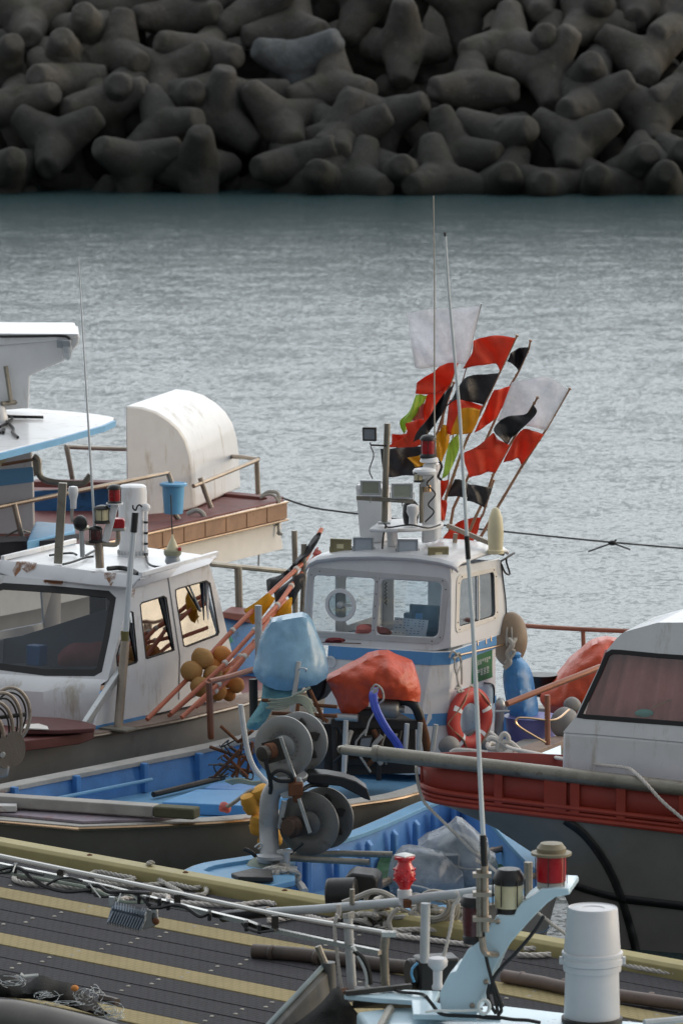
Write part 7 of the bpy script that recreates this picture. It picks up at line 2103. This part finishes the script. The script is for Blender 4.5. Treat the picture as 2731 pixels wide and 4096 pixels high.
for lab, pts, r, z in (("dark bamboo pole lying on the dock behind the pulpit posts", [y3(20, 790), y3(300, 812), y3(600, 845), y3(850, 880), y3(1100, 905), y3(1400, 940)], .07, .06), ("brown bamboo pole lying on the dock behind the white pails", [y4(480, 1070), y4(700, 1108), y4(840, 1140), y4(1180, 1190), y4(1400, 1222), y4(1700, 1265)], .062, .07)):
    P_ = [DKp(p, z) for p in pts]
    b = MB().tube(P_, r, 12)
    L_ = (P_[-1] - P_[0]).length; k = .2
    while k < L_:
        b.lathe([(r, -.02), (r * 1.13, -.005), (r * 1.13, .005), (r, .02)], lerp(P_[0], P_[-1], k / L_), P_[-1] - P_[0], 12); k += .48
    tag(b.build("bamboo_pole", M["bamboo_dark"] if "dark" in lab else mat("brown_bamboo_pole", (.14, .10, .085), .5, dirt=(.09, .07, .06), amt=.4, var=.25, bump=.2)), lab, "pole")
# black monofilament nets at the lower left
nt = inflate([y2(*p) for p in ((-60, 880), (40, 845), (80, 870), (160, 900), (230, 855), (330, 890), (400, 900), (470, 950), (540, 1000), (600, 1060), (640, 1090), (560, 1085), (440, 1050), (300, 1010), (150, 990), (-60, 970))], 45.9, .25, .10, 6, .05, 12.2)
t = thing("net_heap", "heap of black netting with tufts of white line on the dock, lower left", "net", at(y2(250, 1040), 47))
nt.build("netting", M["dark_net"], t, ang=70)
b = MB(); rg_ = random.Random(8)
for (cx, cy, rx, ry, n_) in ((70, 890, 80, 30, 14), (260, 975, 70, 35, 16), (340, 1015, 110, 14, 10), (510, 970, 70, 50, 18), (620, 1060, 70, 40, 26), (660, 1085, 60, 25, 16)):
    for k in range(n_):
        a0 = rg_.uniform(0, 6.28)
        a0, da = rg_.uniform(0, 6.28), rg_.choice((-1, 1)) * rg_.uniform(.25, .5)
        ex, ey, k1, k2 = cx + rg_.uniform(-.5, .5) * rx, cy + rg_.uniform(-.4, .4) * ry, rg_.uniform(.3, 1.1) * rx, rg_.uniform(.3, 1.1) * ry
        b.tube([at(y2(ex + k1 * math.cos(a0 + j * da), ey + k2 * math.sin(a0 + j * da)), 45.55 + rg_.uniform(-.05, .05)) for j in range(6)], .0022, 4, smooth=4)
b.build("white_monofilament", M["white_fibre"], t)
MB().tube([at(y2(120, 848), 45.6), at(y2(140, 862), 45.6), at(y2(220, 855), 45.6)], .016, 5).build("white_toggle", M["plain_white"], t)
MB().ball(at(y2(428, 930), 45.6), .035, (1, 1, .8)).build("orange_cork", M["orange_float"], t)
b = MB().tube([at(y2(570, 985), 45.7), at(y2(640, 1000), 45.65), at(y2(670, 1010), 45.6)], .035, 6, smooth=4); b.build("rolled_edge", M["bamboo_dark"], t)
g = MB().tube([at(y2(-120, 1075), 38.5), at(y2(100, 1088), 38.3), at(y2(300, 1130), 38.1), at(y2(560, 1195), 37.8), at(y2(800, 1270), 37.5)], .12, 12)
g.tube([at(y2(-120, 1160), 38.7), at(y2(300, 1230), 38.4), at(y2(700, 1330), 37.9)], .16, 12)
tag(g.build("grey_pipe_bundle", mat("weathered_grey_pipe", (.19, .175, .16), .6, dirt=(.2, .19, .17), amt=.35, var=.2)), "blurred grey pipes in the very near corner at lower left", "pipes")

# ================================================================== boat F: nearest boat, pale blue arch and pulpit
boatF = thing("fishing_boat", "nearest boat at lower right with a pale blue roof arch carrying red and cream lamps", "boat", (2, 41, 0), "moored fishing boats")
ZF = 1.72
def F(p, z=ZF): return onz(p, z)
fd_ = [F(y3(588, 1062)), F(y3(640, 1048)), F(y3(700, 1034)), F(y3(900, 1030)), F(y3(1190, 1040)), F(y4(60, 1225)), F(y4(310, 1310)), F(y3(1420, 1196)), F(y3(1180, 1190)), F(y3(1022, 1186)), F(y3(1012, 1098)), F(y3(800, 1084))]
MB().prism(fd_, (0, 0, -.045)).build("fore_deck", M["pale_blue"], boatF, bevel=.012)
sp = [F(y3(600, 1072), ZF - .05), F(y3(1010, 1104), ZF - .05), F(y3(1022, 1190), ZF - .05), F(y3(1420, 1202), ZF - .05), F(y4(310, 1320), ZF - .05)]
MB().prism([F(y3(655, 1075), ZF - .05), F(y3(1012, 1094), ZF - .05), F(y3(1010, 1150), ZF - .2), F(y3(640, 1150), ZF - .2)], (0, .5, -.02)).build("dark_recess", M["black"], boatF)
rf_ = [F(y3(665, 1172), 1.62), F(y3(900, 1140), 1.62), F(y3(1022, 1188), 1.62), F(y3(1200, 1205), 1.62), F(y3(1420, 1212), 1.62), F(y4(310, 1318), 1.62), F(y4(470, 1250), 1.62), F(y4(840, 1290), 1.62), F(y4(1200, 1338), 1.62), F(y4(1700, 1372), 1.62)]
back = [F(y3(665, 1172), 1.62), F(y3(900, 1143), 1.62), F(y4(470, 1248), 1.62), F(y4(840, 1292), 1.62), F(y4(1200, 1340), 1.62), F(y4(1800, 1395), 1.62), V3((5.5, 38.5, 1.62)), V3((1.5, 37.0, 1.62)), V3((-.9, 38.2, 1.62)), F(y3(780, 1330), 1.62)]
MB().prism(back, (0, 0, -.9)).build("cabin_roof", M["pale_blue"], boatF, bevel=.03)
hlF = [V3((-1.4, 40.6, 0)), V3((-.55, 42.0, 0)), V3((.4, 42.4, 0)), V3((2.6, 41.5, 0)), V3((5.8, 38.8, 0)), V3((5.2, 36.2, 0)), V3((1.5, 36.0, 0)), V3((-1.2, 37.6, 0))]
MB().prism([p + V3((0, 0, -.4)) for p in hlF], (0, 0, 1.2)).build("hull", M["hull_white"], boatF, bevel=.05)
arch = [(85, 1180), (120, 1105), (150, 1050), (185, 1045), (215, 985), (255, 915), (330, 855), (350, 830), (365, 800), (425, 715), (440, 702), (540, 702), (552, 668), (580, 630), (640, 590), (705, 543), (795, 534), (872, 538), (879, 575), (790, 592), (740, 628), (660, 708), (600, 775), (530, 855), (450, 965), (400, 1070), (365, 1160), (330, 1235), (312, 1310), (200, 1298), (95, 1285)]
YA = 41.6
MB().prism([at(y4(*p), YA) for p in arch], (.10, .55, .0)).build("roof_arch", M["pale_blue"], boatF, bevel=.012)
for (x, y) in ((440, 738), (430, 940), (285, 1250), (368, 1105)):
    MB().lathe([(.022, 0), (.022, .02), (.01, .03)], at(y4(x, y), YA), (0, -1, 0), 10).build("arch_bolt", M["rail_steel"], boatF)
lp = at(y4(765, 535), YA + .15)
o = MB().lathe([(.115, 0), (.115, .05), (.105, .06)], lp, n=24).build("red_lantern", M["gun_grey"], boatF)
MB().lathe([(.118, .06), (.122, .17), (.118, .27)], lp, n=24).build("lens", M["red_lens"], o)
MB().lathe([(.13, .27), (.165, .275), (.165, .295), (.12, .30), (.12, .33), (.10, .355), (.09, .37), (.001, .375)], lp, n=24).build("cap", mat("khaki_cap", (.22, .185, .12), .5, var=.1), o)
wg = MB()
for k in range(6):
    a_ = k * math.pi / 3 + .3
    wg.tube([lp + V3((.135 * math.cos(a_), .135 * math.sin(a_), .03)), lp + V3((.135 * math.cos(a_), .135 * math.sin(a_), .28))], .004, 5)
wg.build("guard_wires", M["iron_dark"], o)
lp = at(y4(507, 702), YA + .12)
o = MB().lathe([(.105, 0), (.105, .06), (.095, .08)], lp, n=24).build("cream_lantern", M["black"], boatF)
MB().lathe([(.112, .07), (.118, .17), (.112, .27)], lp, n=24).build("lens", M["amber_lens"], o)
MB().lathe([(.12, .26), (.128, .30), (.12, .34), (.09, .385), (.001, .39)], lp, n=24).build("cap", M["black"], o)
wg = MB()
for k in range(6):
    a_ = k * math.pi / 3
    wg.tube([lp + V3((.13 * math.cos(a_), .13 * math.sin(a_), .09)), lp + V3((.13 * math.cos(a_), .13 * math.sin(a_), .30))], .006, 5)
wg.build("guard_wires", M["iron_dark"], o)
lp = at(y4(300, 870), YA + .1)
o = MB().lathe([(.09, 0), (.10, .05), (.09, .07)], lp, n=20).build("dark_lantern", M["black"], boatF)
MB().lathe([(.09, .06), (.10, .18), (.10, .32)], lp, n=20).build("lens", M["dark_red_lens"], o)
MB().lathe([(.115, .31), (.12, .34), (.10, .39), (.001, .40)], lp, n=20).build("cap", M["black"], o)
# white whip antenna on a steel stanchion
YW = 41.4
MB().tube([at(y4(328, 830), YW), at(y4(326, 420), YW)], .024, 8).build("stanchion", M["pipe_rust"], boatF)
MB().tube([at(y4(365, 800), YW), at(y4(360, 400), YW)], .032, 10).build("antenna_tube", M["rail_steel"], boatF)
for y_ in (455, 570, 722):
    cl = MB().box(at(y4(345, y_), YW), (.075, 0, 0), (0, .05, 0), (0, 0, .018))
    cl.tube([at(y4(300, y_), YW), at(y4(392, y_), YW)], .010, 5)
    cl.build("tube_clamp", M["rail_steel"], boatF)
MB().tube([at(y4(375, 735), YW), at(y4(435, 738), YA - .03)], .014, 6).build("stay_bolt", M["rail_steel"], boatF)
MB().tube([at(y4(345, 835), YW), at(y4(352, 900), YW), at(y4(375, 935), YW), at(y4(432, 940), YA - .02)], .028, 8, smooth=4).build("bent_bracket", M["rail_steel"], boatF)
tp = MB().lathe([(.026, k * .012) if k % 2 else (.030, k * .012) for k in range(22)], at(y4(359, 400), YW), at(y4(354, 280), YW) - at(y4(359, 400), YW), 14); tp.build("taped_joint", M["cable"], boatF)
MB().tube([at(y4(355, 285), YW), at(y4(340, 0), YW), at(z6(1195, 560), YW), at(z6(1170, 200), YW)], lambda q: .021 - .004 * q, 10).build("whip_antenna", M["white_fibre"], boatF)
MB().tube([at(z5(815, 1548), YW), at(z5(812, 1500), YW), at(z5(806, 1416), YW)], .022, 10).build("antenna_sleeve", M["cable"], boatF)
MB().tube([at(z5(808, 1430), YW), at(z5(765, 700), YW), at(z5(702, 0), YW), at(dd(1022, 542), YW)], lambda q: .0145 - .006 * q, 8).build("whip_antenna_top", M["white_fibre"], boatF)
MB().tube([at(dd(1021, 533), YW), at(dd(1021.5, 543), YW)], .010, 8).build("antenna_tip", M["cable"], boatF)
for pts in ([(352, 740), (355, 850), (375, 980), (400, 1080), (420, 1180), (440, 1290)], [(720, 705), (660, 800), (560, 920), (470, 1010), (415, 1085), (400, 1180)], [(390, 1120), (380, 1180), (400, 1250), (430, 1300)], [(420, 1190), (450, 1240), (462, 1280), (440, 1310)], [(410, 1100), (440, 1180), (470, 1260)], [(0, 1190), (40, 1240), (95, 1300), (200, 1312), (420, 1320), (530, 1335), (620, 1340), (700, 1355)]):
    MB().tube([at(y4(*p), YA - .06) for p in pts], .016, 6, smooth=6).build("black_cable", M["cable"], boatF)
wc = MB()
for k in range(3):
    wc.tube([at(y4(352 + 34 * math.cos(q) + k * 4, 1262 + 42 * math.sin(q) - k * 3), YA - .08 - k * .02) for q in [j * math.pi / 8 for j in range(16)]], .012, 6, closed=True)
wc.tube([at(y4(*p), YA - .08) for p in ((0, 1290), (80, 1282), (200, 1283), (310, 1278), (350, 1268))], .012, 6, smooth=5)
wc.build("white_cable", M["plain_white"], boatF)
MB().tube([at(y3(650, 790), 43.0), at(y3(700, 830), 43.0), at(y3(740, 900), 43.0), at(y3(755, 1000), 43.0)], .022, 6, smooth=5).build("black_cable", M["cable"], boatF)
MB().tube([at(y3(640, 760), 43.0), at(y3(690, 840), 43.0), at(y3(730, 940), 43.0), at(y3(735, 1028), 43.0)], .018, 6, smooth=5).build("grey_cable", M["plain_white"], boatF)
MB().tube([F(y3(870, 1018), 1.74), F(y3(950, 1048), 1.74), F(y3(1080, 1062), 1.74), F(y3(1130, 1120), 1.70), F(y3(1200, 1180), 1.65), F(y3(1568, 1215), 1.63)], .014, 6, smooth=5).build("deck_cable", M["cable"], boatF)
# foghorn knob, black box with floodlight, wiper
kn = MB().lathe([(.045, 0), (.05, .02), (.038, .05), (.04, .16), (.08, .20), (.085, .24), (.075, .265), (.03, .27)], F(y3(1175, 1030)), n=20); kn.build("white_knob", M["pail"], boatF)
hq_ = at(y3(1165, 935), 43.35)
MB().box(hq_, (.17, .05, 0), (-.03, .13, 0), (0, 0, .155)).build("black_box", M["black"], boatF, bevel=.02)
MB().lathe([(.13, 0), (.135, .10), (.12, .12)], at(y3(1045, 930), 43.35) + V3((.04, 0, 0)), (-1, -.3, 0), 20).build("black_drum", M["black"], boatF)
MB().tube([at(y3(1028, 985), 43.15), at(y3(1012, 940), 43.15), at(y3(1018, 900), 43.15), at(y3(1050, 865), 43.15)], .012, 5, smooth=4).build("blue_ring", M["sky_plastic"], boatF)
MB().tube([F(y3(880, 1150), 1.64), F(y3(830, 1240), 1.66), F(y3(780, 1330), 1.66)], .035, 8).build("wiper_bar", M["pipe_rust"], boatF)
MB().beam(F(y3(600, 1055), 1.74), F(y3(1010, 1010), 1.76), .05, .04).build("toe_rail", M["iron_dark"], boatF)
# pulpit: chalky white pipe rail with posts, red lamp
YU_ = 43.4
t_ = MB().tube([at(y3(110, 548), 44.4), at(y3(400, 530), 44.1), at(y3(640, 510), 43.9), at(y3(960, 482), 43.6), at(y3(1090, 455), 43.4), at(y3(1300, 432), 43.2), at(y3(1470, 410), 43.0), at(y3(1700, 385), 42.8)], .040, 10)
t_.build("pulpit_rail", M["galv_white"], boatF)
MB().tube([at(y1(140, 1515), 44.75), at(y1(280, 1500), 44.6), at(y1(430, 1485), 44.42)], .050, 10).jitter(.006, 20).build("rail_grip", M["black"], boatF)
for pts, Y in (([(612, 560), (640, 1035)], 43.6), ([(1100, 490), (1092, 862)], 43.2)):
    MB().tube([at(y3(*p), Y) for p in pts], .042, 10).build("pulpit_post", M["galv_white"], boatF)
MB().box(at(y3(642, 1040), 43.55), (.10, 0, 0), (0, .09, 0), (0, 0, .012)).build("post_foot", M["rust"], boatF)
MB().tube([at(y3(638, 500), 43.85), at(y3(640, 402), 43.85)], .022, 8).build("rail_stub", M["pipe_rust"], boatF)
MB().tube([at(y8(1200, 880), 42.8), at(y8(1198, 585), 42.8)], .036, 8).build("rail_stub", M["pipe_rust"], boatF)
rl_ = at(y3(968, 458), 43.55)
o = MB().lathe([(.045, -.06), (.05, 0), (.062, .005), (.062, .07), (.05, .08)], rl_, n=20).build("red_rail_lamp", M["pail"], boatF)
MB().lathe([(.048, .07), (.05, .10), (.085, .155), (.092, .20), (.085, .25), (.06, .30), (.06, .325), (.085, .335), (.088, .36), (.06, .365)], rl_, n=24).build("red_body", M["red_plastic"], o)
MB().lathe([(.085, .36), (.09, .37), (.05, .385), (.001, .388)], rl_, n=4).build("cap", M["plain_white"], o)
kb = MB()
for k in range(10):
    for j in range(3):
        a_ = (k + .5 * (j % 2)) * math.pi / 5
        kb.ball(rl_ + V3((.088 * math.cos(a_), .088 * math.sin(a_), .16 + j * .045)), .012, seg=6, rings=4)
kb.build("studs", M["red_plastic"], o)
MB().box(at(y3(985, 490), 43.5), (.035, 0, 0), (0, .05, 0), (0, 0, .035)).build("lamp_clamp", M["rust"], boatF, bevel=.008)
for pts in ([(545, 500), (552, 540), (545, 560)], [(560, 498), (566, 545), (560, 570)]):
    MB().tube([at(y3(*p), 43.8) for p in pts], .014, 6).build("lashing", M["rope_white"], boatF)
lz = MB()
for k in range(6):
    lz.tube([at(y3(585, 560 + k * 4), 43.5), at(y3(615, 556 + k * 5), 43.42), at(y3(648, 545 + k * 6), 43.5)], .010, 5, smooth=3)
lz.build("post_lashing", M["rope"], boatF)
for lab, pts, Y in (("thin white cord hanging from the pulpit rail down to the fore deck", [(545, 560), (530, 650), (545, 800), (560, 930), (578, 1050)], 43.6), ("white cord tied to the pulpit rail and hanging to the black box", [(1290, 420), (1305, 445), (1300, 480), (1275, 510), (1260, 620), (1235, 740), (1205, 845)], 43.0)):
    tag(rope3([at(y3(*p), Y) for p in pts], .016, M["rope_white"], "hanging_rope"), lab, "rope")
# chrome side rails with cables, clamps and a finned floodlight
def rr2(pts, Y0, Y1, r, m, nm):
    n_ = len(pts)
    x0_, x1_ = pts[0][0], pts[-1][0]
    return MB().tube([at(p, lerp(Y0, Y1, (p[0] - x0_) / (x1_ - x0_))) for p in pts], r, 8).build(nm, M[m], boatF)
rr2([y2(-200, 138), y2(0, 176), y2(700, 322), y2(1440, 482), y3(220, 570), y3(890, 682)], 47.0, 43.1, .022, "stainless", "top_rail")
c2 = [y2(-200, 190), y2(0, 228), y2(340, 298), y2(620, 358), y2(820, 410), y2(1150, 492), y2(1400, 552), y3(60, 640), y3(500, 735), y3(815, 800)]
n_ = len(c2)
P2_ = [at(p, lerp(46.95, 43.05, (p[0] - c2[0][0]) / (c2[-1][0] - c2[0][0]))) for p in c2]
lo = MB()
for a_, b_ in zip(P2_, P2_[1:]):
    lo.beam(a_, b_, .05, .04)
lo.build("lower_rail", M["stainless"], boatF)
for p, q in ((y2(345, 262), y2(345, 305)), (y2(1012, 395), y2(1012, 450)), (y3(157, 568), y3(157, 655))):
    Yq = lerp(47, 43.1, (p[0] + 350 * 0 - c2[0][0]) / (c2[-1][0] - c2[0][0]))
    MB().beam(at(p, Yq), at(q, Yq), .06, .05, up=(0, -1, 0)).build("rail_bracket", M["iron_dark"], boatF)
MB().tube([at(y3(850, 690), 43.1), at(y3(838, 800), 43.1), at(y3(850, 1020), 43.1)], .040, 10).build("rail_end_post", M["pipe_rust"], boatF)
MB().box(at(y3(870, 682), 43.1), (.06, 0, 0), (0, .05, 0), (0, 0, .02)).build("rail_end_plate", M["stainless"], boatF)
for k, pts in enumerate(([(0, 255), (70, 240), (130, 255), (190, 310), (260, 350), (380, 380), (520, 370)], [(500, 350), (560, 345), (620, 380), (700, 380), (770, 385), (860, 390)], [(820, 420), (850, 450), (860, 470), (920, 470), (990, 455), (1060, 470), (1140, 520), (1200, 500)], [(270, 340), (330, 310), (400, 300), (470, 320)], [(1380, 560), (1410, 590), (1480, 610), (1568, 600)], [(0, 275), (60, 265), (90, 240), (150, 262), (250, 285)], [(540, 400), (600, 410), (680, 395), (740, 380), (830, 425)])):
    Yc = lambda x: lerp(46.4, 44.0, x / 1568.0)
    MB().tube([at(y2(*p), Yc(p[0]) - .08) for p in pts], .018 if k < 3 else .012, 6, smooth=5).build("rail_cable", M["cable"], boatF)
MB().tube([at(y2(*p), lerp(46.4, 44.0, p[0] / 1568.0) - .05) for p in ((0, 268), (110, 285), (300, 320), (500, 358), (640, 415), (720, 440), (830, 440))], .016, 6, smooth=4).build("teal_cable", M["rope_green"], boatF)
for x, y in ((90, 245), (515, 360), (795, 420), (845, 430), (910, 440), (960, 455), (1195, 515), (1405, 575), (1480, 590)):
    Yc_ = lerp(46.4, 44.0, x / 1568.0)
    MB().box(at(y2(x, y), Yc_ - .03), (.016, 0, 0), (0, .05, 0), (0, 0, .04)).build("cable_tie", M["cable"], boatF, bevel=.004)
zt_ = MB()
for p, q in (((515, 340), (575, 415)), ((90, 228), (75, 270)), ((740, 390), (800, 440)), ((690, 390), (670, 440))):
    zt_.tube([at(y2(*p), 45.2), at(y2(*q), 45.15)], .007, 4)
zt_.build("tie_tails", M["plain_white"], boatF)
YL = 45.15
fl_ = MB()
t0, t1, b0, b1 = at(y2(640, 450), YL + .08), at(y2(835, 495), YL + .02), at(y2(610, 552), YL - .05), at(y2(800, 600), YL - .10)
fl_.prism([t0, t1, b1, b0], (.02, .07, -.02))
o = fl_.build("finned_floodlight", M["fin"], boatF, bevel=.006)
fn = MB()
for k in range(13):
    u = (k + .5) / 13
    a_, b_ = lerp(t0, t1, u), lerp(b0, b1, u)
    m_ = lerp(a_, b_, .5) + V3((.02, -.02, .02))
    for p, q in ((a_, m_), (m_, b_)):
        fn.beam(p + V3((0, -.03, 0)), q + V3((0, -.035, 0)), .010, .09, up=(0, -1, 0))
fn.build("cooling_fins", M["fin"], o)
fe_ = MB()
fe_.prism([at(y2(*p), YL - .1) for p in ((835, 480), (890, 500), (905, 560), (880, 580), (810, 598), (835, 540))], (.01, .05, 0))
fe_.build("end_plate", M["alu"], o, bevel=.006)
br_ = MB()
br_.prism([at(y2(*p), YL - .02) for p in ((622, 410), (655, 412), (655, 455), (640, 470), (622, 465))], (0, .04, 0))
br_.prism([at(y2(*p), YL - .1) for p in ((862, 478), (900, 485), (903, 560), (865, 545))], (0, .04, 0))
br_.build("mounting_bracket", M["galv"], o, bevel=.004)
MB().lathe([(.03, 0), (.03, .03), (.015, .04)], at(y2(887, 548), YL - .12), (.3, -1, 0), 10).build("bolt", M["rust"], o)
# grey bulwark plate with dark net at the bow
bwp = [at(y3(465, 878), 44.0), at(y3(470, 1070), 43.9), at(y3(330, 1180), 43.2), at(y3(260, 1330), 42.6), at(y3(60, 1330), 42.0), at(y3(120, 1248), 42.3)]
MB().prism(bwp, (.10, .12, -.02)).build("bow_plate", mat("dirty_olive_grey_plate", (.075, .07, .06), .6, dirt=(.13, .12, .10), amt=.4, dscale=2, streak=.5, var=.25), boatF, bevel=.006)
MB().tube([at(y3(468, 876), 43.95), at(y3(300, 1056), 43.1), at(y3(118, 1250), 42.25), at(y3(60, 1320), 41.95)], .022, 8).build("plate_edge", mat("teal_grey_edge", (.10, .14, .15), .5), boatF)
MB().tube([at(y3(488, 860), 43.9), at(y3(490, 1070), 43.9)], .065, 10).build("corner_post", mat("dull_grey_post", (.12, .125, .125), .5, metal=.3), boatF)
MB().tube([at(y3(425, 760), 43.9), at(y3(440, 800), 43.9), at(y3(470, 870), 43.9)], .03, 8).build("bent_stay", M["pipe_rust"], boatF)
nt2 = inflate([y3(*p) for p in ((520, 1025), (560, 1020), (600, 1080), (650, 1150), (700, 1220), (740, 1330), (200, 1330), (320, 1220), (440, 1120))], 42.6, .25, .10, 5, .05, 15.1)
tag(nt2.build("net_heap", M["dark_net"], ang=70), "black netting heaped beside the grey bow plate at the bottom centre", "net")
# two white pails stacked bottom to bottom on the roof
pc = F(y4(1012, 1345), 1.63)
pf = 1.0
t = thing("pail", "lower white plastic pail standing on the nearest boat's roof", "pail", pc)
MB().lathe([(.222, 0), (.23, .02), (.218, .42), (.235, .425), (.238, .45), (.236, .475), (.228, .478)], pc, n=40).build("body", M["pail"], t)
MB().lathe([(.232, -.005), (.25, .0), (.25, .035), (.235, .04)], pc, n=40).build("base_clamp", M["iron_dark"], t)
pc2 = pc + V3((0, 0, .478))
t = thing("pail", "upper white plastic pail turned upside down on the lower one", "pail", pc2)
MB().lathe([(.238, 0), (.252, .008), (.252, .05), (.244, .055), (.244, .075), (.25, .08), (.25, .10), (.232, .108), (.206, .455), (.198, .470), (.188, .462), (.10, .462), (.095, .456), (.001, .456)], pc2, n=40).build("body", M["pail"], t)
for s_ in (-1, 1):
    MB().box(pc2 + V3((.255 * s_, -.03, .035)), (.014, 0, 0), (0, .03, 0), (0, 0, .03)).build("handle_lug", M["pail"], t, bevel=.005)
MB().tube([F(y4(1330, 1355), 1.68), F(y4(1450, 1345), 1.68), F(y4(1600, 1330), 1.68)], .03, 8).build("roof_hand_rail", M["galv_white"], boatF)
